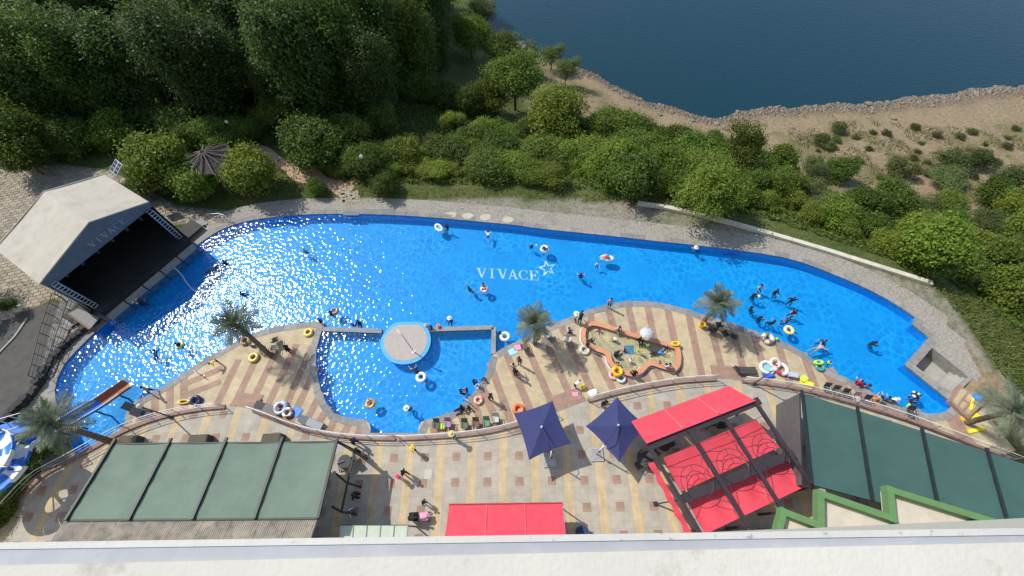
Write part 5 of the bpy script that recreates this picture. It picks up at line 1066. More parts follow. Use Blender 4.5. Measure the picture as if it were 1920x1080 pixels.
railing([tuple(at(x, y, Z_DECK)[:2]) for x, y in ((398,412),(418,410),(436,416))], 'short steel railing on the rim right of the stage', Z_DECK, 0.9, 0.8, 2, m_metal, False, m_metal)
# dark blocks standing in for the jagged dark band between lane and pool
je = smooth_open(P2([(-30,818),(20,782),(60,745),(80,715),(96,685),(115,660),(140,635),(165,615),(188,602)], Z_DECK), 6); q = resample(je, 0.5)
ew = thing('dark_edging', (q[5].x, q[5].y, Z_DECK), 'dark jagged edging between the lane and the pool', 'edging'); m_dst = mat('dark_block', (0.045, 0.044, 0.045), 0.9, 0.35, 3)
for i, (a, b) in enumerate(zip(q, q[1:])): mb = MB(); c_ = (a+b)/2; hh = random.uniform(0.35, 0.7); mb.prism([(c_.x+0.33*math.cos(R(t))*random.uniform(0.8, 1.25), c_.y+0.33*math.sin(R(t))*random.uniform(0.8, 1.25)) for t in range(0, 360, 60)], Z_DECK-0.1, Z_DECK+hh); mb.build('edge_block', m_dst, ew)
mb = MB(); mb.prism([p for p in P2([(92,742),(96,770),(110,810),(125,850),(90,850),(70,800),(72,768)], Z_DECK)], Z_DECK-0.1, Z_DECK+0.02); o = mb.build('lawn_patch', mat('lawn', (0.05, 0.13, 0.04), 0.9, 0.25, 8), kind='structure'); tag(o, 'small green lawn patch beside the pool')
# small clipped conifer in a white tub at the lane corner
p = at(38,580,Z_DECK); th = thing('conifer', p, 'dark clipped conifer with white tub at the lane corner', 'tree'); cv = crown_mesh('conifer_crown', lf_dark, 0.8, 2.2, 1.15, 26, 2600, 0.14, 0.07); link('crown', cv, th); link('trunk', trunk_mesh(0.07, 1.5, 0.3, 3, 5), th)
mb = MB(); mb.lathe([(0.3, 0), (0.36, 0.4), (0.32, 0.4), (0.3, 0.34)], 14, p); mb.build('tub', m_white, th)
# ---- spiral slide
cs = at(-24,874,3.5); ss = thing('spiral_slide', (cs.x, cs.y, 0), 'blue and white spiral water slide at bottom left', 'water slide'); m_sb = mat('slide_blue', (0.01, 0.16, 0.62), 0.25, 0.06, 2, spec=0.5); m_sw = mat('slide_white', (0.72, 0.74, 0.76), 0.25, 0.05, 2, spec=0.5); m_sr = mat('slide_rust', (0.28, 0.10, 0.045), 0.5, 0.25, 1.5); m_sbd = mat('slide_sky', (0.06, 0.38, 0.75), 0.3, 0.06, 2)
def trough(pts, w, d, m, parent, nm='flume_section', t=0.04):
    pts = [Vector(p) for p in pts]; pr_ = [(-1, 1.0), (-0.95, 0.55), (-0.72, 0.15), (-0.3, 0.0), (0.3, 0.0), (0.72, 0.15), (0.95, 0.55), (1, 1.0), (1.1, 1.0), (1.05, 0.5), (0.8, 0.05), (0.3, -0.12), (-0.3, -0.12), (-0.8, 0.05), (-1.05, 0.5), (-1.1, 1.0)]
    mb = MB(); k_ = len(pts); vs_ = []
    for i, p in enumerate(pts):
        tg = pts[min(i+1, k_-1)]-pts[max(i-1, 0)]; sd_ = tg.cross(Vector((0, 0, 1))).normalized(); vs_ += [p+sd_*(a*w/2)+Vector((0, 0, b*d)) for a, b in pr_]
    n_ = len(pr_); fs = [(i*n_+j, i*n_+(j+1) % n_, (i+1)*n_+(j+1) % n_, (i+1)*n_+j) for i in range(k_-1) for j in range(n_)]
    mb.add(vs_, fs); return mb.build(nm, m, parent, True)
NT = 14; a_s = R(200)
def hel(u): a = R(-395+395*u); rr = 1.7; return cs+Vector((rr*math.cos(a), rr*math.sin(a), 0.7-1.4*u))
for k in range(NT): trough([hel((k+j/4)/NT) for j in range(5)], 1.3, 0.5, (m_sb, m_sw)[k % 2], ss)
mb = MB(); mb.tube([(cs.x, cs.y, 0), (cs.x, cs.y, 4.3)], 0.13, 10); mb.build('centre_post', m_dark, ss, True)
for k in range(4): u_ = 0.12+k*0.24; p = hel(u_); mb = MB(); mb.tube([(cs.x, cs.y, p.z-0.3), (p.x, p.y, p.z-0.12)], 0.06, 6); mb.build('bracket', m_dark, ss)
e0 = hel(1.0); run = smooth_open([tuple(e0), tuple(at(60,832,2.1)), tuple(at(105,808,1.5)), tuple(at(150,782,0.75)), tuple(at(192,757,0.1)), tuple(at(228,732,-0.35)), tuple(at(248,718,-0.55))], 6)
run = [Vector(p) for p in run]; wsl = thing('water_slide', (at(190,757,0).x, at(190,757,0).y, Z_FLOOR), 'straight blue water slide with rusty bed ending in the pool', 'water slide')
cuts = [0, 3, 6, 9, 13, 18, 24, 29, 34, 36]; ms_ = [m_sb, m_sw, m_sb, m_sw, m_sb, m_sb, m_sr, m_sr, m_sw]
for a, b, m_ in zip(cuts, cuts[1:], ms_): trough(run[a:b+1], 1.05, 0.42, m_, wsl)
for i in (8, 15, 21, 28): p = run[i]; mb = MB(); mb.tube([(p.x, p.y, Z_FLOOR if i > 15 else -0.6), (p.x, p.y, p.z-0.05)], 0.07, 7); mb.build('support', m_dark, wsl)
for s_ in (-1, 1):
    mb = MB(); ps = []
    for i in range(1, 30): tg = run[i+1]-run[i-1]; sd_ = tg.cross(Vector((0, 0, 1))).normalized(); ps.append(run[i]+sd_*s_*0.58+Vector((0, 0, 0.46)))
    mb.tube(ps, 0.045, 6); mb.build('edge_pipe', m_white, wsl, True)
# service stair tower rails of the slide
mb = MB(); 
pb_ = thing('slide_bridge', at(30,795,0), 'blue bridge with white rails leading to the slide', 'bridge')
B0, B1 = at(-40,822,3.2), at(62,792,3.0); sl_ = (B1-B0); nd_ = Vector((-sl_.y, sl_.x, 0)).normalized()
mb.beam(B0, B1, 1.1, 0.1); mb.build('walk_plate', m_sb, pb_)
for s_ in (-1, 1):
    mb = MB(); mb.tube([B0+nd_*s_*0.55+Vector((0, 0, 0.9)), B1+nd_*s_*0.55+Vector((0, 0, 0.9))], 0.04, 6); mb.build('handrail', m_white, pb_)
    for k in range(5): p = lerp(B0, B1, k/4)+nd_*s_*0.55; mb = MB(); mb.tube([p, p+Vector((0, 0, 0.9))], 0.03, 6); mb.build('post', m_white, pb_)
for k in (0.15, 0.85): p = lerp(B0, B1, k); mb = MB(); mb.tube([(p.x, p.y, -0.6), p], 0.09, 8); mb.build('leg', m_dark, pb_)
# hedge shrubs under the slide
for i, (px, py, s) in enumerate(((30,915,0.55),(10,960,0.6),(70,860,0.5),(90,830,0.5))): p = at(px, py, -0.2); plant('bush_mid', Vector((p.x, p.y, -0.5)), s, ('shrub inside the curve of the spiral slide', 'shrub at the bottom left corner of the terrace', 'shrub between the spiral slide and the palm', 'shrub under the large palm by the slide')[i], 'bush', name='bush')
# ---- right end: sunken concrete pit and tiled platform
pit = [at(*p, Z_DECK) for p in ((1712,684),(1741,655),(1815,713),(1782,738))]
pit = [Vector((p[0], p[1], Z_DECK)) for p in PIT]
th = thing('filter_pit', (pit[0].x, pit[0].y, Z_DECK), 'sunken concrete pit with steps beside the right pool corner', 'pit')
mb = MB(); mb.prism([p[:2] for p in pit], -1.85, -1.75); mb.build('floor', m_concrete, th)
for i in range(4):
    a, b = pit[i], pit[(i+1) % 4]
    mb = MB(); d_ = (b-a).normalized()*(0.11 if i % 2 else 0.13); mb.beam(a-d_-Vector((0, 0, 0.55)), b+d_-Vector((0, 0, 0.55)), 0.24, 1.12+0.01*i); mb.build('pit_wall', mat('pit_grey', (0.28, 0.275, 0.25), 0.85, 0.2, 2), th)
for k in range(3): a, b = lerp(pit[3], pit[0], 0.02+0.1*k), lerp(pit[2], pit[1], 0.02+0.1*k); mb = MB(); mb.beam(a-Vector((0, 0, 0.5+0.22*k)), b-Vector((0, 0, 0.5+0.22*k)), 0.42, 0.3); mb.build('step', m_concrete, th)
pf = [at(*p, -0.25) for p in ((1800,722),(1848,752),(1815,785),(1782,752))]; th = thing('tiled_platform', (pf[0].x, pf[0].y, Z_DECK), 'small raised platform tiled pink and beige at right end', 'platform')
mb = MB(); mb.prism([p[:2] for p in pf], Z_DECK-0.1, -0.25); mb.build('block', m_pinkpave, th)
for (u0, u1, v0, v1) in ((0.1, 0.32, 0.1, 0.9), (0.42, 0.6, 0.12, 0.45), (0.42, 0.6, 0.55, 0.88), (0.72, 0.9, 0.1, 0.9)):
    q = [lerp(lerp(pf[0], pf[1], a), lerp(pf[3], pf[2], a), b)[:2] for a, b in ((u0, v0), (u1, v0), (u1, v1), (u0, v1))]; mb = MB(); mb.prism(q, -0.28, -0.245); mb.build('tile_panel', m_tanpave, th)

plant('tree_round', at(-75,560,Z_DECK), 1.0, 'leafy tree at the left edge shading the asphalt lane', 'tree', name='round_tree')
# bent steel grab rails at the pool rim
for (a, b, lb) in (((382,705),(362,692),'bent steel grab rail on the left deck edge'), ((572,694),(590,714),'bent steel grab rail at the inner pool left rim'), ((884,760),(868,748),'bent steel grab rail at the inner pool right rim')):
    p, q = at(*a, Z_DECK), at(*b, Z_DECK); th = thing('grab_rail', p, lb, 'grab rail'); mb = MB(); mb.tube([p, p+Vector((0, 0, 0.75)), lerp(p, q, 0.25)+Vector((0, 0, 0.85)), lerp(p, q, 0.8)+Vector((0, 0, 0.7)), q-Vector((0, 0, 0.5))], 0.03, 7); mb.build('pipe', m_metal, th, True)
    mb = MB(); mb.lathe([(0.07, 0), (0.07, 0.03)], 10, p); mb.build('flange', m_metal, th)
# ================================================================== PEOPLE, RINGS, FURNITURE
def base_joints():
    J = dict(pel=(0, 0, .95), sp=(0, 0, 1.12), ch=(0, 0, 1.31), nk=(0, 0, 1.47), hd=(0, .015, 1.56), ht=(0, .01, 1.66))
    for s_, k in ((-1, 'L'), (1, 'R')):
        J.update({'sh'+k: (s_*.17, 0, 1.39), 'el'+k: (s_*.23, -.02, 1.13), 'wr'+k: (s_*.25, .06, .90), 'hip'+k: (s_*.09, 0, .89), 'kn'+k: (s_*.10, .02, .50), 'an'+k: (s_*.10, 0, .09), 'to'+k: (s_*.12, .16, .035)})
    return {k: Vector(v) for k, v in J.items()}
RAD = dict(pel=.155, sp=.145, ch=.165, nk=.06, hd=.09, ht=.078, sh=.075, el=.052, wr=.037, hip=.105, kn=.07, an=.048, to=.038)
def rot_about(J, keys, c, ang, axis='X'):
    M_ = Matrix.Rotation(ang, 3, axis)
    for k in keys: J[k] = M_@(J[k]-c)+c
UP = ['sp', 'ch', 'nk', 'hd', 'ht', 'shL', 'shR', 'elL', 'elR', 'wrL', 'wrR']
def arm(J, k, e, w): s_ = -1 if k == 'L' else 1; J['el'+k] = J['sh'+k]+Vector((s_*e[0], e[1], e[2])); J['wr'+k] = J['el'+k]+Vector((s_*w[0], w[1], w[2]))
def leg(J, k, kn, an): s_ = -1 if k == 'L' else 1; J['kn'+k] = J['hip'+k]+Vector((s_*kn[0], kn[1], kn[2])); J['an'+k] = J['kn'+k]+Vector((s_*an[0], an[1], an[2])); J['to'+k] = J['an'+k]+Vector((s_*.02, .15, -.05))
def pose(name):
    J = base_joints(); fwd = Vector((0, 1, 0))
    tread = name.endswith('_w'); name = name.replace('_w', '')
    if tread:
        for k in 'LR': leg(J, k, (.07, .33, -.16), (0, -.12, -.34))
    if name == 'walk': leg(J, 'L', (.0, .16, -.36), (0, -.02, -.42)); leg(J, 'R', (.0, -.10, -.38), (0, -.2, -.36)); arm(J, 'L', (.05, -.12, -.24), (0, .05, -.24)); arm(J, 'R', (.05, .10, -.24), (0, .14, -.2))
    if name == 'wade': arm(J, 'L', (.13, .08, -.22), (.06, .18, -.02)); arm(J, 'R', (.12, .10, -.22), (.02, .2, -.02))
    if name == 'reach': arm(J, 'L', (.02, .22, -.12), (-.06, .24, .03)); arm(J, 'R', (.02, .24, -.10), (-.08, .22, .04)); rot_about(J, UP, J['pel'], R(-14))
    if name == 'armup': arm(J, 'L', (.08, .02, .24), (.04, .04, .25)); arm(J, 'R', (.16, .06, -.18), (.12, .16, 0))
    if name == 'hold': arm(J, 'L', (.06, .1, -.23), (-.1, .22, .05)); arm(J, 'R', (.06, .1, -.23), (-.1, .22, .05))
    if name == 'bend': rot_about(J, UP, J['pel'], R(-62)); arm(J, 'L', (.02, .1, -.25), (-.02, .08, -.24)); arm(J, 'R', (.02, .1, -.25), (-.02, .08, -.24)); fwd = Vector((0, .5, -.85))
    if name in ('sit', 'sitedge', 'sitfloor'):
        for k in 'LR':
            if name == 'sit': leg(J, k, (.04, .40, -.02), (0, .05, -.42))
            elif name == 'sitedge': leg(J, k, (.06, .38, -.02), (0, .12, -.40))
            else: leg(J, k, (.08, .36, .12), (.02, .36, -.14))
        arm(J, 'L', (.07, .1, -.24), (-.02, .24, -.04)); arm(J, 'R', (.09, -.06, -.25), (.04, .04, -.22)); rot_about(J, UP, J['pel'], R(-10))
        for k in J: J[k] = J[k]-Vector((0, 0, .84))
    if name == 'crouch':
        for k in 'LR': leg(J, k, (.08, .36, .06), (0, -.2, -.36))
        rot_about(J, UP, J['pel'], R(-32)); arm(J, 'L', (.03, .2, -.14), (-.05, .2, -.1)); arm(J, 'R', (.03, .2, -.14), (-.05, .2, -.1)); z0 = J['toL'].z
        for k in J: J[k] = J[k]-Vector((0, 0, z0-.035))
    if name == 'prone':
        arm(J, 'L', (.14, .02, .22), (.02, .02, .24)); arm(J, 'R', (.2, .03, .1), (.06, .03, .2)); leg(J, 'L', (.04, 0, -.4), (.03, -.06, -.4)); leg(J, 'R', (.05, 0, -.4), (.04, .05, -.4))
        rot_about(J, list(J), Vector((0, 0, .95)), R(-84)); fwd = Vector((0, .55, -.8))
        for k in J: J[k] = J[k]-Vector((0, 0, .95))
        J['ht'] = J['hd']+Vector((0, .06, .08))
    if name == 'recline':
        for k in 'LR': leg(J, k, (.08, .34, .10), (.04, .34, -.14))
        rot_about(J, UP, J['pel'], R(38)); arm(J, 'L', (.2, -.02, -.1), (.14, .16, .02)); arm(J, 'R', (.2, -.02, -.1), (.14, .16, .02)); fwd = Vector((0, .6, .8))
        for k in J: J[k] = J[k]-Vector((0, 0, .9))
    return J, fwd
BONES = [('pel', 'sp', 'top'), ('sp', 'ch', 'top'), ('ch', 'nk', 'top'), ('nk', 'hd', 'skin'), ('hd', 'ht', 'skin')]
for k in 'LR': BONES += [('ch', 'sh'+k, 'top'), ('sh'+k, 'el'+k, 'sleeve'), ('el'+k, 'wr'+k, 'cuff'), ('wr'+k, 'ha'+k, 'skin'), ('pel', 'hip'+k, 'short'), ('hip'+k, 'kn'+k, 'short'), ('kn'+k, 'an'+k, 'leg'), ('an'+k, 'to'+k, 'foot')]
SLOTS = ['skin', 'top', 'sleeve', 'cuff', 'short', 'leg', 'foot']
def body_meshes(name):
    J, fwd = pose(name); vs_ = []; es = []; rd = []; ix = {}
    def av(k, p, r_): ix[k] = len(vs_); vs_.append(p); rd.append(r_)
    for k in J: av(k, J[k], RAD[k.rstrip('LR')])
    for k in 'LR':
        d = (J['wr'+k]-J['el'+k]).normalized(); J['ha'+k] = J['wr'+k]+d*.075; av('ha'+k, J['ha'+k], .032)
    for a, b, _ in BONES: es.append((ix[a], ix[b]))
    fing = []
    for k in 'LR':
        s_ = -1 if k == 'L' else 1; d = (J['wr'+k]-J['el'+k]).normalized(); sd_ = d.cross(fwd); sd_ = (sd_ if sd_.length > .1 else d.cross(Vector((1, 0, 0)))).normalized(); nn = sd_.cross(d).normalized()
        for f in range(4):
            p0 = J['ha'+k]+sd_*(f-1.5)*.018+d*.02; L_ = (.062, .074, .07, .055)[f]; av((k, f, 0), p0, .0095); av((k, f, 1), p0+d*L_*.6+nn*.006, .009); av((k, f, 2), p0+d*L_+nn*.022, .008); es += [(ix['ha'+k], ix[k, f, 0]), (ix[k, f, 0], ix[k, f, 1]), (ix[k, f, 1], ix[k, f, 2])]
        p0 = J['wr'+k]+d*.035-sd_*.03; av((k, 't', 0), p0, .011); av((k, 't', 1), p0-sd_*.02+d*.035+nn*.01, .009); es += [(ix['ha'+k], ix[k, 't', 0]), (ix[k, 't', 0], ix[k, 't', 1])]
    me = bpy.data.meshes.new('tmp'); me.from_pydata(vs_, es, []); o = bpy.data.objects.new('tmp', me); col.objects.link(o)
    sk = o.modifiers.new('s', 'SKIN'); sk.use_smooth_shade = True; sk.branch_smoothing = 0.6
    for i, r_ in enumerate(rd): v = me.skin_vertices[0].data[i]; v.radius = (r_, r_*(0.8 if i in (ix['sp'], ix['ch'], ix['pel']) else 1)); v.use_root = (i == ix['pel'])
    sb = o.modifiers.new('u', 'SUBSURF'); sb.levels = 1; sb.render_levels = 1
    dg = bpy.context.evaluated_depsgraph_get(); dg.update(); ev = o.evaluated_get(dg); body = bpy.data.meshes.new_from_object(ev); body.name = 'person_'+name
    bpy.data.objects.remove(o); bpy.data.meshes.remove(me)
    n = len(body.polygons); cen = np.zeros(n*3); body.polygons.foreach_get('center', cen); cen = cen.reshape(-1, 3); best = np.full(n, 1e9); sl = np.zeros(n, int)
    for a, b, tg in BONES:
        A = np.array(J[a]); B_ = np.array(J[b]); d = B_-A; t = np.clip(((cen-A)@d)/(d@d+1e-9), 0, 1); r_ = (RAD[a.rstrip('LR')] if a.rstrip('LR') in RAD else .03)
        ds = np.linalg.norm(cen-A-t[:, None]*d, axis=1)/(r_*1.2+.02); k = ds < best; best[k] = ds[k]; sl[k] = SLOTS.index(tg)
    body.materials.clear()
    for s_ in SLOTS: body.materials.append(m_skin)
    body.polygons.foreach_set('material_index', sl.astype(np.int32)); body.polygons.foreach_set('use_smooth', [True]*n)
    up = (J['ht']-J['hd']).normalized(); f_ = (fwd-up*fwd.dot(up)).normalized(); sd_ = f_.cross(up); MH = Matrix((sd_, f_, up)).transposed(); hc = J['hd'].lerp(J['ht'], .5)
    hm = MB(); hm.ellipsoid(hc-f_*.022+up*.028, .098, .104, .105, 12, 8, MH); keep = []
    for f in hm.f:
        c_ = sum((Vector(hm.v[i]) for i in f), Vector())/len(f)-hc
        if c_.dot(up) > .045 or c_.dot(f_) < -.01 or (abs(c_.dot(sd_)) > .06 and c_.dot(f_) < .03): keep.append(f)
    hm.f = keep; hm.m = [0]*len(keep)
    fm = MB()
    for s_ in (-1, 1): fm.ellipsoid(hc+f_*.083+sd_*s_*.032+up*.005, .012, .008, .007, 6, 4, MH)
    fm.ellipsoid(hc+f_*.08-up*.045, .022, .008, .006, 6, 4, MH); ns = MB(); ns.ellipsoid(hc+f_*.09-up*.018, .012, .018, .02, 6, 5, MH)
    for s_ in (-1, 1): ns.ellipsoid(hc+sd_*s_*.085-f_*.005, .012, .02, .03, 6, 5, MH)
    ht_ = MB()
    def hp(r_, z): return [hc+up*z+sd_*r_*math.cos(R(t))+f_*r_*1.05*math.sin(R(t)) for t in range(0, 360, 24)]
    rs = [hp(.24, .03), hp(.17, .055), hp(.11, .06), hp(.105, .12), hp(.06, .155)]; k_ = 15; ht_.add([p for r_ in rs for p in r_], [(i*k_+j, i*k_+(j+1) % k_, (i+1)*k_+(j+1) % k_, (i+1)*k_+j) for i in range(4) for j in range(k_)]+[tuple(4*k_+j for j in range(k_))])
    return body, hm.mesh('hair', mat('hair_dark', (0.012, 0.01, 0.01), 0.5, 0.2, 20), True), fm.mesh('face', mat('face_dark', (0.05, 0.02, 0.02), 0.5)), ns.mesh('nose_ears', m_skin, True), ht_.mesh('hat', m_white, True)
POSES = {k: body_meshes(k) for k in ('wade_w', 'reach_w', 'armup_w', 'hold_w', 'crouch_w', 'stand', 'walk', 'wade', 'reach', 'armup', 'hold', 'bend', 'sit', 'sitfloor', 'crouch', 'prone', 'recline')}
def outfit(o, top, short, sleeve=True, cuff=True, leg_=False, skin=m_skin):
    mt = cloth(top) if top else skin; ms = cloth(short)
    for i, s_ in enumerate(SLOTS):
        m_ = {'skin': skin, 'top': mt, 'sleeve': mt if sleeve else skin, 'cuff': mt if (cuff and sleeve) else skin, 'short': ms, 'leg': ms if leg_ else skin, 'foot': skin}[s_]
        o.material_slots[i].link = 'OBJECT'; o.material_slots[i].material = m_
def person(loc, ps, head, label, top=None, short=BLACK, sleeve=True, cuff=True, leg_=False, s=1.0, hat=None, group=None):
    b, h, f, ns, ht_ = POSES[ps]; o = link('person', b); o.location = loc; o.rotation_euler = (0, 0, R(head)); o.scale = (s, s, s); ORG[o.name] = Vector((0, 0, 0))
    outfit(o, top, short, sleeve, cuff, leg_); tag(o, label, 'person', group)
    link('hair', h, o); link('face', f, o); link('nose_and_ears', ns, o)
    if hat:
        hh = link('hat', ht_, o); hh.material_slots[0].link = 'OBJECT'; hh.material_slots[0].material = cloth(hat)
    return o
def wader(px, py, ps, head, label, s=1.0, **k):
    p = at(px, py, Z_WATER+0.25*s); z = max(Z_FLOOR-0.22*s, Z_WATER-1.16*s); return person((p.x, p.y, z), ps+'_w', head, label, s=s, **k)
def swimmer(px, py, head, label, s=1.0, **k): p = at(px, py, Z_WATER); return person((p.x, p.y, Z_WATER-0.02), 'prone', head, label, s=s, **k)
def floater(px, py, head, label, s=1.0, dz=0.12, **k): p = at(px, py, Z_WATER+0.2); return person((p.x, p.y, Z_WATER+dz), 'recline', head, label, s=s, **k)
def onfoot(px, py, ps, head, label, z=Z_DECK, s=1.0, **k): p = at(px, py, z); return person((p.x, p.y, z+0.004), ps, head, label, s=s, **k)
# ---- the ring of ball players at right
W = wader
W(1426,537,'wade',200,'bare chested swimmer at the top of the ball circle',short=NAVY); W(1412,555,'reach',-70,'swimmer in black holding the white ball',top=BLACK,leg_=True); W(1456,546,'hold',180,'swimmer in black with crossed arms right of the bare chested one',top=BLACK,leg_=True)
W(1487,561,'armup',140,'swimmer in black with one arm raised',top=BLACK,leg_=True); W(1491,585,'hold',110,'swimmer in black vest at the right of the ball circle',top=BLACK,sleeve=False); W(1478,601,'hold',60,'swimmer in black with bare forearms above the yellow ring',top=BLACK,cuff=False)
W(1450,604,'wade',10,'swimmer in black at the bottom of the ball circle',top=BLACK,leg_=True); W(1423,597,'reach',-80,'swimmer in black stretching both arms to the right',top=BLACK,leg_=True); W(1409,578,'wade',-100,'swimmer in black at the left of the ball circle',top=BLACK,leg_=True)
W(1545,641,'wade',100,'swimmer in dark top beside the pale floating swimmer',top=NAVY,cuff=False); swimmer(1533,653,-70,'pale swimmer lying on the water near the right deck',top=(0.45,0.4,0.42),short=GREY); W(1636,643,'reach',-100,'lone swimmer in black in the right part of the pool',top=BLACK,leg_=True)
W(1556,680,'hold',-60,'child in lime vest in water at the right deck',top=LIME,s=0.72); W(1722,743,'wade',90,'swimmer with small white ring at the far right end',top=BLACK,s=0.85); swimmer(1706,758,-45,'child in lime shorts climbing at the right pool corner',top=BLACK,short=LIME,s=0.75)
W(1616,722,'hold',60,'swimmer in navy hugging another at the right deck',top=NAVY); W(1628,724,'hold',-120,'swimmer in blue grey held by the one in navy',top=(0.05,0.08,0.2)); onfoot(1606,721,'sitfloor',-40,'person in red seated on the rim at the right deck',top=RED,s=0.9)
onfoot(1640,750,'sitfloor',-60,'bare shouldered person lying back on the right rim',short=ORANGE); onfoot(1657,751,'sitfloor',-30,'person with blue top seated beside white cap wearer',top=BLUE,s=0.9); onfoot(1667,750,'crouch',-120,'child with white cap crouching on the right rim',top=WHITE,s=0.7,hat=WHITE)
# ---- upper pool
W(838,424,'hold',140,'swimmer in dark suit pushing the white float',top=BLACK); swimmer(915,442,0,'small swimmer with white sleeves below the oval stones',top=WHITE,s=0.7); W(997,461,'hold',20,'small dark swimmer left of the white ring',top=BLACK,s=0.75)
floater(1021,467,40,'person in black sitting in the white ring near the star',top=BLACK,leg_=True,s=0.8); W(1089,516,'wade',-20,'swimmer in dark swimsuit below the little boat',top=(0.12,0.05,0.1),sleeve=False); W(1121,494,'wade',160,'child in white beside the little boat',top=WHITE,s=0.65); floater(1134,484,90,'person in red and yellow sitting in the little boat',top=RED,short=YELLOW,s=0.7,dz=0.25)
W(1304,466,'wade',-30,'swimmer with white cap at the far wall',top=(0.3,0.32,0.4),hat=WHITE,s=0.9); W(880,541,'armup',-50,'swimmer with one bare arm stretched below the lettering',top=BLACK,sleeve=False); W(906,535,'hold',180,'woman guiding a child in a white ring',top=(0.35,0.3,0.33),sleeve=False); floater(908,543,180,'small child sitting in the white ring below the lettering',top=(0.8,0.55,0.35),s=0.5)
W(571,470,'wade',30,'lone swimmer among the glints in the upper pool',top=GREY,s=0.9); W(421,492,'wade',60,'dark swimmer near the shade of the stage',top=BLACK); swimmer(395,508,-60,'swimmer lying in the water by the pale hose',top=BLACK); W(454,551,'wade',10,'dark swimmer amid the glints above the tall palm',top=NAVY); W(262,568,'hold',-40,'person with black tube in the shade of the stage',top=BLACK)
W(620,587,'wade',-90,'swimmer leaning on a dark tube above the left deck tip',top=BLACK,sleeve=False); W(672,604,'hold',180,'swimmer in black left of the round island',top=BLACK); W(661,608,'wade',0,'swimmer in purple beside the one in black by the divider',top=(0.2,0.08,0.25),s=0.8)
W(843,598,'wade',170,'swimmer with white cap right of the round island',top=NAVY,hat=WHITE,s=0.9); W(808,614,'hold',90,'swimmer in navy clinging to the island rim',top=NAVY); W(822,612,'hold',-60,'child with orange cap by the island rim',top=(0.4,0.1,0.2),hat=ORANGE,s=0.7); W(799,610,'wade',120,'child with tan hat at the island corner',top=(0.2,0.3,0.45),hat=(0.6,0.4,0.15),s=0.7); W(815,622,'crouch',0,'swimmer in purple top below the orange cap child',top=(0.25,0.1,0.3),s=0.75)
W(937,624,'hold',-60,'swimmer in black pushing the white ring by the divider',top=BLACK,s=0.9); W(775,690,'wade',20,'swimmer with bare shoulders just below the island',short=BLACK,s=0.85); W(781,698,'hold',-90,'swimmer in black with white ring in the inner pool',top=BLACK,s=0.85); floater(695,756,200,'person sitting in the yellow ring in the inner pool',top=ORANGE,s=0.6); W(763,767,'wade',-10,'swimmer with white cap alone in the inner pool',top=BLACK,hat=WHITE)
swimmer(292,668,30,'dark swimmer amid the glints above the blue slide',top=NAVY); W(333,646,'hold',-80,'swimmer beside the yellow ring left of the left deck',top=BLACK)
W(863,733,'hold',-90,'swimmer in black facing another near the inner rim',top=BLACK,s=0.9); W(875,730,'hold',90,'swimmer with bare arms near the inner rim',top=NAVY,sleeve=False,s=0.9); W(888,716,'hold',-70,'parent in black at the inner pool edge',top=BLACK); onfoot(909,712,'sit',110,'child in grey seated on the inner rim nearest the divider',top=(0.4,0.35,0.3),s=0.75); onfoot(901,724,'crouch',120,'child in white crouching on the inner rim',top=WHITE,s=0.7)
onfoot(868,766,'sitfloor',120,'adult in black seated on the inner rim',top=BLACK,leg_=True); onfoot(881,764,'sitfloor',140,'child in navy seated beside the adult in black',top=NAVY,s=0.75)
# ---- decks
onfoot(974,683,'stand',150,'woman in maroon dress standing on the deck',top=(0.2,0.05,0.06),short=(0.2,0.05,0.06),sleeve=False); onfoot(963,695,'walk',-30,'person in pale shirt standing in the group of three',top=(0.55,0.55,0.48)); onfoot(967,705,'stand',-10,'person in black nearest the railing in the group of three',top=BLACK,leg_=True); onfoot(921,750,'walk',-140,'person in dark brown walking alone on the deck',top=(0.07,0.06,0.05),leg_=True)
onfoot(1077,726,'bend',-60,'child in white bending towards the yellow ball',top=WHITE,s=0.75); onfoot(1063,622,'sit',-90,'person in blue and white seated by the palm',top=(0.4,0.45,0.55),z=Z_DECK); onfoot(1086,606,'bend',-20,'person in black stooping at the paddling pool corner',top=BLACK,leg_=True); onfoot(1077,603,'stand',-90,'person with large white hat at the deck edge',top=(0.6,0.58,0.5),hat=WHITE); onfoot(1141,577,'stand',160,'man with bare chest and dark shorts on the pool edge',short=NAVY); onfoot(1099,652,'stand',-60,'adult in black leaning behind the paddling pool wall',top=(0.06,0.07,0.08),leg_=True)
onfoot(414,681,'bend',150,'child in yellow bending on the left deck',top=YELLOW,s=0.8); onfoot(292,737,'walk',120,'person in mustard top at the water edge near the slide',top=(0.45,0.3,0.08)); onfoot(549,662,'stand',90,'dark clad person standing under the tall palm',top=BLACK,leg_=True); onfoot(605,607,'crouch',40,'child crouching on the tip of the left deck',top=NAVY,s=0.7)
# ---- paddling pool
kz = -0.575
def kid(px, py, ps, head, label, z=kz, s=0.65, **k): return onfoot(px, py, ps, head, label, z=z, s=s, **k)
kid(1121,620,'sitfloor',200,'toddler in pink splashing at the upper left of the paddling pool',top=PINK,short=PINK); kid(1158,618,'sit',-160,'adult in beige sitting on the upper rim with feet in',z=-0.22,s=1.0,top=(0.5,0.45,0.38),short=(0.3,0.28,0.25)); kid(1153,640,'sitfloor',60,'toddler with pale sun hat in the paddling pool',top=(0.25,0.2,0.4),hat=(0.7,0.65,0.55))
kid(1198,637,'sit',-160,'adult in black sitting under the small grey umbrella',z=-0.22,s=1.0,top=BLACK,leg_=True); kid(1208,650,'bend',200,'child in green below the grey umbrella',top=(0.08,0.3,0.08),s=0.7); kid(1167,657,'sitfloor',-90,'toddler in pink on the left of the blue floor panel',top=PINK,s=0.6); kid(1194,661,'walk',-100,'child in lime right of the blue floor panel',top=LIME,short=LIME,s=0.65)
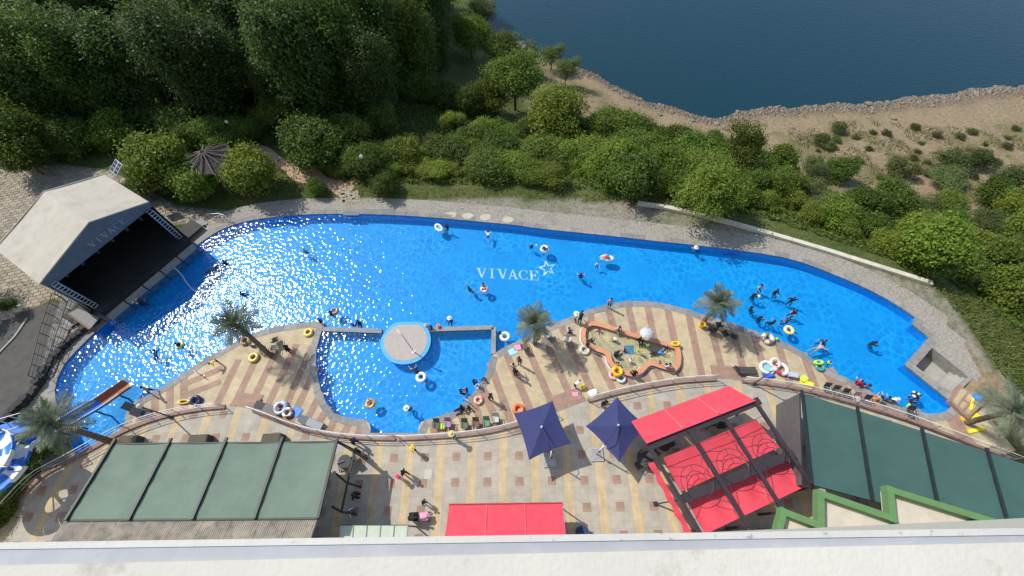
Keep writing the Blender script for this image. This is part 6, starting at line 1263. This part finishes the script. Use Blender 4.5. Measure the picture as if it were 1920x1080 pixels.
p = at(1233,662,-0.4); person((p.x, p.y, -0.40), 'prone', -80, 'child in bright blue top swimming in the paddling pool', top=(0.05,0.3,0.7), s=0.75, leg_=True); kid(1249,652,'sitfloor',150,'toddler in violet at the right end of the paddling pool',top=(0.15,0.1,0.45)); kid(1152,668,'sitfloor',-60,'adult in black sitting in the water at the left bend',s=0.95,top=BLACK,leg_=True); kid(1159,684,'sitfloor',60,'toddler in lilac beside the adult in black at the bend',top=(0.6,0.35,0.5)); kid(1182,682,'crouch',0,'toddler in white in the lower paddling pool',top=WHITE,short=WHITE,s=0.6)
kid(1238,683,'crouch',70,'bare toddler at the lower right rim',short=(0.5,0.2,0.1),s=0.6); kid(1253,690,'sit',30,'adult in white sitting on the lower right rim',z=-0.22,s=1.0,top=(0.6,0.58,0.6)); kid(1189,704,'sit',20,'adult in black sitting on the lower rim by the yellow ring',z=-0.22,s=1.0,top=BLACK,leg_=True); kid(1107,641,'sitfloor',-40,'child in dark suit at the left inner wall of the paddling pool',top=(0.08,0.09,0.08))
# ---- terrace
def plz(px, py, ps, head, label, **k): return onfoot(px, py, ps, head, label, z=0.006, **k)
plz(672,832,'walk',-110,'person in navy walking past the pavilion corner',top=NAVY,leg_=True); plz(679,850,'stand',-60,'person in black with yellow bag by the pavilion frame',top=BLACK,leg_=True); plz(779,845,'walk',-140,'child in yellow walking near the railing',top=(0.7,0.65,0.1),s=0.75,hat=YELLOW); plz(752,896,'stand',100,'child in bright pink on the terrace',top=(0.85,0.12,0.22),short=(0.85,0.12,0.22),leg_=True,s=0.75,hat=(0.85,0.12,0.22)); plz(763,889,'walk',60,'adult in black beside the child in pink',top=BLACK,leg_=True,cuff=False)
plz(799,943,'walk',-120,'child in black walking towards the red awning',top=BLACK,leg_=True,s=0.8); plz(772,972,'bend',-90,'adult in black bending over the pink pushchair',top=BLACK,leg_=True); plz(665,930,'sit',-90,'person in black seated in the pavilion shade',top=BLACK,leg_=True); plz(658,963,'sit',-60,'person in white shirt seated in the pavilion shade',top=WHITE,short=(0.2,0.2,0.22)); plz(852,821,'stand',170,'person carrying a blue towel at the railing',top=(0.05,0.3,0.6),short=(0.05,0.3,0.6),hat=(0.6,0.5,0.2)); plz(1130,762,'stand',180,'person in black behind the right navy parasol',top=BLACK,leg_=True)

# ---- swim rings and floats
def ring(px, py, z, Ro, r_, c1, label, c2=None, seg=0, sx=1, sy=1, tilt=0, floor=False, rz=0, cat='swim ring'):
    Ro *= 0.8; r_ *= 0.8; p = at(px, py, z); m1 = mat('vinyl_%02x%02x%02x' % tuple(int(v*255) for v in c1), c1, 0.28, 0.05, 3, spec=0.5); ms2 = [m1]
    if c2: ms2.append(mat('vinyl_%02x%02x%02x' % tuple(int(v*255) for v in c2), c2, 0.28, 0.05, 3, spec=0.5))
    th = thing('swim_ring', (p.x, p.y, z), label, cat); th.rotation_euler = (R(tilt), 0, R(rz)); o = MB(); o.torus((0, 0, r_*0.8), Ro-r_, r_, 32, 10, sx, sy, seg); o.build('tube', ms2, th, True, local=True)
    v = MB(); v.lathe([(0.03, 0), (0.03, 0.04), (0.015, 0.06)], 8, (Ro*sx-r_*sx, 0, r_*1.75)); v.build('valve', m_white, th, local=True)
    if floor: f = MB(); f.lathe([(Ro-r_, 0), (Ro-r_, 0.03)], 24); f.v = [(x*sx, y*sy, zz_+0.02) for x, y, zz_ in f.v]; f.build('floor', ms2[-1], th, local=True)
    return th
YEL = (0.78, 0.55, 0.1); WV = (0.78, 0.78, 0.78); w0 = Z_WATER-0.02; d0 = Z_DECK+0.02
ring(1021,468,w0,.58,.17,WV,'white swim ring carrying a person near the star'); ring(908,543,w0,.5,.15,WV,'white child ring below the pool lettering',PINK,6); ring(947,632,w0,.62,.19,WV,'large white ring at the divider wall corner'); ring(790,708,w0,.6,.18,WV,'white ring with grey middle in the inner pool',(0.3,0.3,0.35),0); ring(695,757,w0,.55,.17,YEL,'yellow ring with a person in the inner pool',(0.5,0.25,0.05),8); ring(1478,620,w0,.58,.18,YEL,'empty yellow ring beside the ball players',(0.8,0.7,0.45),12); ring(1716,741,w0,.42,.13,WV,'small white ring at the far right end',BLACK,8)
ring(823,428,w0,.62,.15,WV,'oval white float at the far rim',(0.15,0.4,0.75),0,sx=0.75,sy=1.25,floor=True,rz=35,cat='float'); ring(1138,485,w0,.62,.16,(0.7,0.75,0.8),'little blue and white inflatable boat',(0.04,0.15,0.5),0,sx=1.45,sy=0.8,floor=True,rz=-10,cat='float'); ring(338,648,w0,.5,.16,(0.65,0.6,0.15),'yellow green ring amid the glints',(0.1,0.4,0.2),10); ring(628,584,w0,.5,.17,(0.3,0.24,0.2),'dark tube with a swimmer above the left deck tip'); ring(256,566,w0,.42,.14,(0.05,0.05,0.06),'black tube in the shade of the stage',WV,6)
ring(897,751,d0,.5,.16,(0.8,0.25,0.33),'pink ring with red pattern on the inner rim',(0.75,0.55,0.25),10); ring(972,768,d0,.62,.18,(0.85,0.16,0.05),'orange ring beside the left navy parasol'); ring(579,624,d0,.55,.17,YEL,'yellow ring on the tip of the left deck'); ring(477,671,d0,.6,.19,(0.72,0.5,0.12),'yellow ring under the tall palm',(0.6,0.45,0.15),8); ring(461,640,d0,.58,.18,(0.8,0.3,0.08),'orange and white ring at the water edge under the tall palm',(0.8,0.6,0.4),6); ring(370,751,d0,.62,.2,(0.03,0.035,0.12),'navy ring leaning on the left railing',tilt=25); ring(346,754,d0,.5,.13,YEL,'flat yellow float by the left railing',sx=1.5,sy=0.5,cat='float'); ring(528,766,d0,.8,.25,(0.25,0.32,0.5),'large blue grey ring by the grey loungers',(0.5,0.52,0.55),8); ring(540,774,d0+0.1,.55,.16,(0.35,0.17,0.1),'brown patterned ring next to the large blue grey one',WV,6)
ring(1438,636,d0,.72,.25,(0.62,0.6,0.58),'large white and grey ring on the deck below the players',(0.2,0.16,0.16),7); ring(1536,689,d0,.5,.15,(0.04,0.3,0.3),'teal ring lying on the deck edge'); ring(1534,680,d0+0.16,.42,.13,LIME,'lime float on top of the teal ring',sx=1.3,sy=0.7,cat='float'); ring(1437,690,d0,.8,.17,WV,'white ring with turquoise floor in the heap',(0.25,0.55,0.6),0,floor=True); ring(1464,693,d0+0.05,.75,.2,WV,'white ring with red side in the heap',(0.5,0.05,0.08),3); ring(1452,681,d0+0.2,.6,.16,(0.75,0.62,0.6),'pale pink ring leaning on the heap',tilt=15); ring(1157,697,Z_DECK+0.38,.62,.2,(0.85,0.55,0.02),'golden ring on the paddling pool rim',(0.7,0.35,0.02),7); ring(1150,704,d0,.55,.17,(0.8,0.4,0.45),'pink ring against the paddling pool wall'); ring(1164,710,d0,.55,.17,(0.62,0.65,0.7),'silver ring against the paddling pool wall'); ring(1266,645,Z_DECK+0.39,.42,.12,(0.85,0.6,0.02),'small yellow float on the right rim of the paddling pool',sx=1.3,sy=0.75,cat='float'); ring(1096,657,d0,.6,.17,(0.6,0.58,0.5),'pale ring behind the paddling pool wall at left')
for px, py, z, r_, c_, lb in ((1422,557,Z_WATER+0.12,.14,WV,'white ball held by a swimmer in black'),(1455,637,Z_DECK,.16,(0.25,0.5,0.05),'green ball beside the large white and grey ring'),(1093,727,Z_DECK,.22,(0.85,0.6,0.02),'yellow ball on the deck by the steps'),(1006,461,Z_WATER,.1,WV,'tiny white ball floating beside the small dark swimmer')):
    p = at(px, py, z); th = thing('ball', (p.x, p.y, z), lb, 'ball'); mb = MB(); mb.ellipsoid((0, 0, r_), r_, r_, r_, 16, 10); mb.build('skin', mat('vinyl_%02x%02x%02x' % tuple(int(v*255) for v in c_), c_, 0.3, 0.05, 3), th, True, local=True); mb = MB(); mb.lathe([(0.02, 2*r_-0.004), (0.02, 2*r_+0.006)], 8); mb.build('valve', m_white, th, local=True)
# foam boards, bucket, towels, bags
def slabthing(name, px, py, z, sx, sy, sz, rz, c_, label, cat):
    p = at(px, py, z); th = thing(name, (p.x, p.y, z), label, cat, rz=R(rz)); mb = MB(); n_ = 6
    pts = []
    for cx_, cy_, a0 in ((1, 1, 0), (-1, 1, 90), (-1, -1, 180), (1, -1, 270)):
        for k in range(4): a = R(a0+30*k); pts.append(((sx/2-min(sx, sy)*.2)*cx_+min(sx, sy)*.2*math.cos(a), (sy/2-min(sx, sy)*.2)*cy_+min(sx, sy)*.2*math.sin(a)))
    mb.prism(pts, 0, sz); mb.build('body', cloth(c_, 0.6), th, local=True); mb = MB(); mb.prism([(x*0.82, y*0.82) for x, y in pts], sz, sz+0.02); mb.build('top', cloth(tuple(min(1, v*1.25+0.01) for v in c_), 0.6), th, local=True); return th
m_bench = None
slabthing('foam_board', 1818,781,Z_DECK,1.5,.35,.08,12,(0.85,0.6,0.02),'yellow foam board on the tiles right of the pool end','board'); slabthing('foam_board',1829,806,Z_DECK,1.4,.3,.08,10,(0.85,0.6,0.02),'lower yellow foam board beside the bushy palm','board'); slabthing('foam_board',1822,757,-0.24,1.3,.16,.06,50,(0.85,0.6,0.05),'thin yellow foam strip on the tiled platform','board'); slabthing('foam_board',1832,746,-0.24,.6,.6,.1,40,(0.04,0.2,0.6),'blue foam block on the tiled platform','board')
slabthing('towel',962,659,Z_DECK,.8,.6,.03,20,(0.25,0.55,0.75),'light blue towel left of the palm','towel'); slabthing('towel',971,652,Z_DECK,.7,.5,.05,10,PINK,'pink towel left of the palm','towel'); slabthing('towel',1440,703,Z_DECK+.05,.9,.5,.15,10,(0.03,0.1,0.6),'bright blue towel below the heap of rings','towel'); slabthing('towel',1506,711,Z_DECK,.7,.5,.12,30,LIME,'lime towel by the railing right of the heap','towel'); slabthing('foam_board',1512,719,Z_DECK,1.1,.4,.1,-20,(0.85,0.6,0.02),'yellow board under the lime towel','board'); slabthing('bag',1484,705,Z_DECK,.8,.45,.35,-15,(0.35,0.4,0.5),'grey blue bag by the railing right of the heap','bag')
slabthing('towel',556,772,Z_DECK,.8,.9,.04,60,(0.06,0.2,0.5),'blue towel spread right of the large blue grey ring','towel'); slabthing('bag',586,792,Z_DECK,.8,.5,.3,-25,(0.08,0.15,0.5),'blue bag on the lounger near the railing','bag'); slabthing('bag',829,800,Z_DECK,.5,.5,.3,0,(0.5,0.65,0.08),'lime bag on a chair by the middle railing','bag'); slabthing('bag',1001,640,Z_DECK+.3,.5,.4,.3,0,(0.15,0.25,0.5),'blue bag hung under the left palm','bag'); slabthing('bag',1078,741,Z_DECK,.5,.4,.3,0,PINK,'pink bag behind the steps','bag'); slabthing('cool_box',1110,738,Z_DECK,.7,.45,.4,15,WHITE,'white cool box beside the steps at the railing','box'); slabthing('manhole_cover',803,889,-0.03,.7,.85,.035,-2,(0.36,0.34,0.3),'square paving cover in the terrace','cover')
p = at(1314,612,Z_DECK); th = thing('bucket', p, 'yellow bucket at the foot of the right palm', 'bucket'); mb = MB(); mb.lathe([(.2, 0), (.26, .55), (.23, .55), (.18, .05)], 14, p); mb.build('shell', mat('vinyl_yellow', (0.8, 0.5, 0.03), 0.4), th); mb = MB(); mb.tube([p+Vector((.25*math.cos(R(t)), 0, .55+.2*math.sin(R(t)))) for t in range(0, 181, 20)], .012, 5); mb.build('handle', m_metal, th)
# small grey umbrella held over the paddling pool
p = at(1208,634,-0.2); th = thing('umbrella', p, 'small pale grey umbrella over the paddling pool rim', 'umbrella'); mb = MB(); mb.lathe([(.62, .98), (.5, 1.12), (.3, 1.24), (.03, 1.3)], 8, p); mb.build('canopy', mat('umbrella_grey', (0.5, 0.52, 0.55), 0.6), th); mb = MB(); mb.tube([p+Vector((0, 0, .25)), p+Vector((0, 0, 1.36))], .012, 6); mb.build('shaft', m_metal, th)
# ---- loungers, chairs, tables
def lounger(px, py, rz, c_, label, z=Z_DECK):
    p = at(px, py, z); th = thing('sun_lounger', p, label, 'sun lounger', rz=R(rz)); f = MB()
    for s_ in (-1, 1): f.beam((-.95, s_*.3, .3), (.95, s_*.3, .3), .05, .06)
    f.build('frame', m_dark, th, local=True)
    for a in (-.8, .8):
        for s_ in (-1, 1): l = MB(); l.beam((a, s_*.3, 0), (a, s_*.3, .28), .05, .05); l.build('leg', m_dark, th, local=True)
    for k in range(8): l = MB(); l.box((-.35+k*.17, 0, .345), (.15, .58, .025)); l.build('slat', cloth(c_), th, local=True)
    l = MB(); l.add([(-.42, -.3, .35), (-.42, .3, .35), (-1.0, .3, .78), (-1.0, -.3, .78), (-.42, -.3, .32), (-.42, .3, .32), (-1.0, .3, .74), (-1.0, -.3, .74)], [(0, 1, 2, 3), (7, 6, 5, 4), (0, 4, 5, 1), (1, 5, 6, 2), (2, 6, 7, 3), (3, 7, 4, 0)]); l.build('backrest', cloth(c_), th, local=True)
def chair(px, py, rz, c_, label, z=Z_DECK):
    p = at(px, py, z); th = thing('folding_chair', p, label, 'chair', rz=R(rz)); l = MB(); l.box((0, 0, .4), (.5, .48, .03)); l.build('seat', cloth(c_), th, local=True); l = MB(); l.add([(-.25, -.24, .42), (.25, -.24, .42), (.25, -.42, .88), (-.25, -.42, .88), (-.25, -.27, .41), (.25, -.27, .41), (.25, -.45, .87), (-.25, -.45, .87)], [(3, 2, 1, 0), (4, 5, 6, 7), (0, 1, 5, 4), (2, 3, 7, 6), (1, 2, 6, 5), (3, 0, 4, 7)]); l.build('backrest', cloth(c_), th, local=True)
    for sx in (-1, 1):
        for sy in (-1, 1): l = MB(); l.tube([(sx*.24, sy*.22, 0), (sx*.24, -sy*.1, .39)], .015, 5); l.build('leg', m_metal, th, local=True)
        l = MB(); l.beam((sx*.27, -.25, .6), (sx*.27, .22, .58), .05, .03); l.build('armrest', m_dark, th, local=True)
LG = (0.2, 0.2, 0.2)
lounger(507,768,-20,LG,'grey lounger left of the large blue grey ring'); lounger(588,795,-22,(0.35,0.38,0.42),'lounger heaped with bags by the middle left railing'); lounger(1394,697,-3,(0.06,0.06,0.065),'dark bench lounger left of the heap of rings'); lounger(262,770,-20,(0.05,0.055,0.08),'dark lounger at the left tip by the lamp post'); lounger(278,781,-20,(0.09,0.09,0.12),'second dark lounger nearest the left lamp post')
for i, (px, py, rz, c_, lb) in enumerate(((1356,628,20,BLACK,'black folding chair in the shade of the right palm'),(1372,634,-30,(0.05,0.05,0.06),'dark folding chair rightmost under the right palm'),(1330,621,60,BLACK,'black chair with white shirt by the yellow bucket'),(1345,612,0,(0.04,0.04,0.05),'dark chair at the edge beside the right palm'),(1026,631,30,(0.3,0.35,0.45),'blue grey chair beside the left palm'),(1035,641,10,(0.25,0.25,0.28),'grey chair in the shadow of the left palm'),(1020,650,-20,(0.5,0.5,0.5),'pale chair below the left palm'),(1060,640,70,(0.55,0.52,0.48),'white chair behind the paddling pool corner'),(982,652,10,(0.15,0.12,0.1),'brown chair left of the left palm'),(520,640,20,BLACK,'black chair near the tall palm tip'),(488,650,-40,(0.06,0.06,0.07),'dark chair at the tall palm beside the yellow ring'),(517,655,0,(0.1,0.1,0.12),'dark chair right of the tall palm'),(496,660,90,(0.08,0.08,0.09),'low dark chair at the root of the tall palm'),(841,797,180,(0.35,0.25,0.4),'lilac chair by the middle railing'),(820,799,180,(0.1,0.12,0.1),'dark chair at the inner pool corner by the railing'),(872,799,180,(0.12,0.18,0.12),'green folding chair by the middle railing'),(893,797,180,(0.2,0.12,0.08),'brown chair by the middle railing'),(913,795,180,(0.15,0.3,0.18),'pale green chair by the middle railing'),(930,788,180,(0.55,0.55,0.55),'white chair with clothes by the middle railing'),(1545,733,165,(0.12,0.12,0.13),'grey chair leftmost of the right railing row'),(1562,738,165,(0.13,0.13,0.14),'grey chair second of the right railing row'),(1580,744,165,(0.1,0.1,0.11),'grey chair third of the right railing row'),(1600,750,165,(0.45,0.4,0.42),'chair with white clothes in the right railing row'),(1620,756,165,(0.12,0.1,0.12),'dark chair near the seated people at right'),(1700,776,160,(0.08,0.08,0.09),'dark chair below the lime shorts child'))): chair(px, py, rz, c_, lb)
def table(px, py, label, z, c_=(0.05, 0.045, 0.05), r_=.45):
    p = at(px, py, z); th = thing('round_table', p, label, 'table'); l = MB(); l.lathe([(r_, .7), (r_, .74)], 20, p); l.build('table_top', cloth(c_), th); l = MB(); l.lathe([(.25, 0), (.25, .03), (.04, .06), (.04, .7)], 10, p); l.build('pedestal', m_dark, th)
table(1090,1001,'round navy table by the building beside the red awning',0.0,(0.03,0.05,0.12),.5); table(1240,838,'dark table under the front of the red pergola',0.0); table(1205,862,'dark table beside the right navy parasol',0.0,(0.06,0.065,0.07),.6); table(1330,790,'dark table under the pergola front awning',0.0,(0.05,0.05,0.055),.55); table(652,868,'dark table inside the pavilion frame',0.0,(0.08,0.08,0.08),.5)
for px, py, rz, c_, lb in ((1222,848,40,(0.05,0.05,0.05),'dark chair at the left pergola table'),(1255,832,-60,(0.06,0.06,0.06),'dark chair between pergola table and front beam'),(1195,874,120,(0.07,0.07,0.07),'dark chair in the shade below the right parasol'),(1217,875,200,(0.05,0.055,0.06),'dark chair nearest the left pergola beam'),(1345,800,90,(0.05,0.05,0.06),'dark chair under the pergola awning at right'),(666,862,30,(0.06,0.06,0.06),'dark chair by the pavilion frame table'),(648,880,200,(0.3,0.3,0.32),'grey chair in the pavilion frame shade')): chair(px, py, rz, c_, lb, 0.004)
# pink pushchair
p = at(793,969,0.006); th = thing('pushchair', p, 'pink pushchair pushed across the terrace', 'pushchair'); m_pk = mat('pushchair_pink', (0.8, 0.3, 0.5), 0.6, 0.08, 6)
mb = MB(); mb.box(p+Vector((0.05, 0, .55)), (.85, .5, .14)); mb.build('seat', m_pk, th); mb = MB(); mb.ellipsoid(p+Vector((0.1, 0, .68)), .42, .2, .13, 14, 8); mb.build('blanket', mat('blanket_pink', (0.75, 0.38, 0.52), 0.85, 0.1, 8), th, True)
mb = MB(); mb.add([p+Vector((-.45+.42*math.cos(R(t)), s_*.27, .62+.42*math.sin(R(t)))) for t in range(40, 181, 20) for s_ in (-1, 1)], [(2*i, 2*i+1, 2*i+3, 2*i+2) for i in range(7)]); mb.build('hood', cloth(BLACK), th, True)
for sx in (-.35, .4):
    for sy in (-.27, .27): mb = MB(); mb.tube([p+Vector((sx+.14*math.cos(R(t)), sy, .15+.14*math.sin(R(t)))) for t in range(0, 361, 30)], .028, 6, False); mb.build('wheel', m_dark, th, True); mb = MB(); mb.tube([p+Vector((sx, sy, .15)), p+Vector((sx*.6, sy*.9, .5))], .018, 5); mb.build('strut', m_metal, th)
mb = MB(); mb.tube([p+Vector((-.4, -.25, .6)), p+Vector((-.75, -.25, 1.0)), p+Vector((-.75, .25, 1.0)), p+Vector((-.4, .25, .6))], .018, 6); mb.build('handle', m_dark, th)
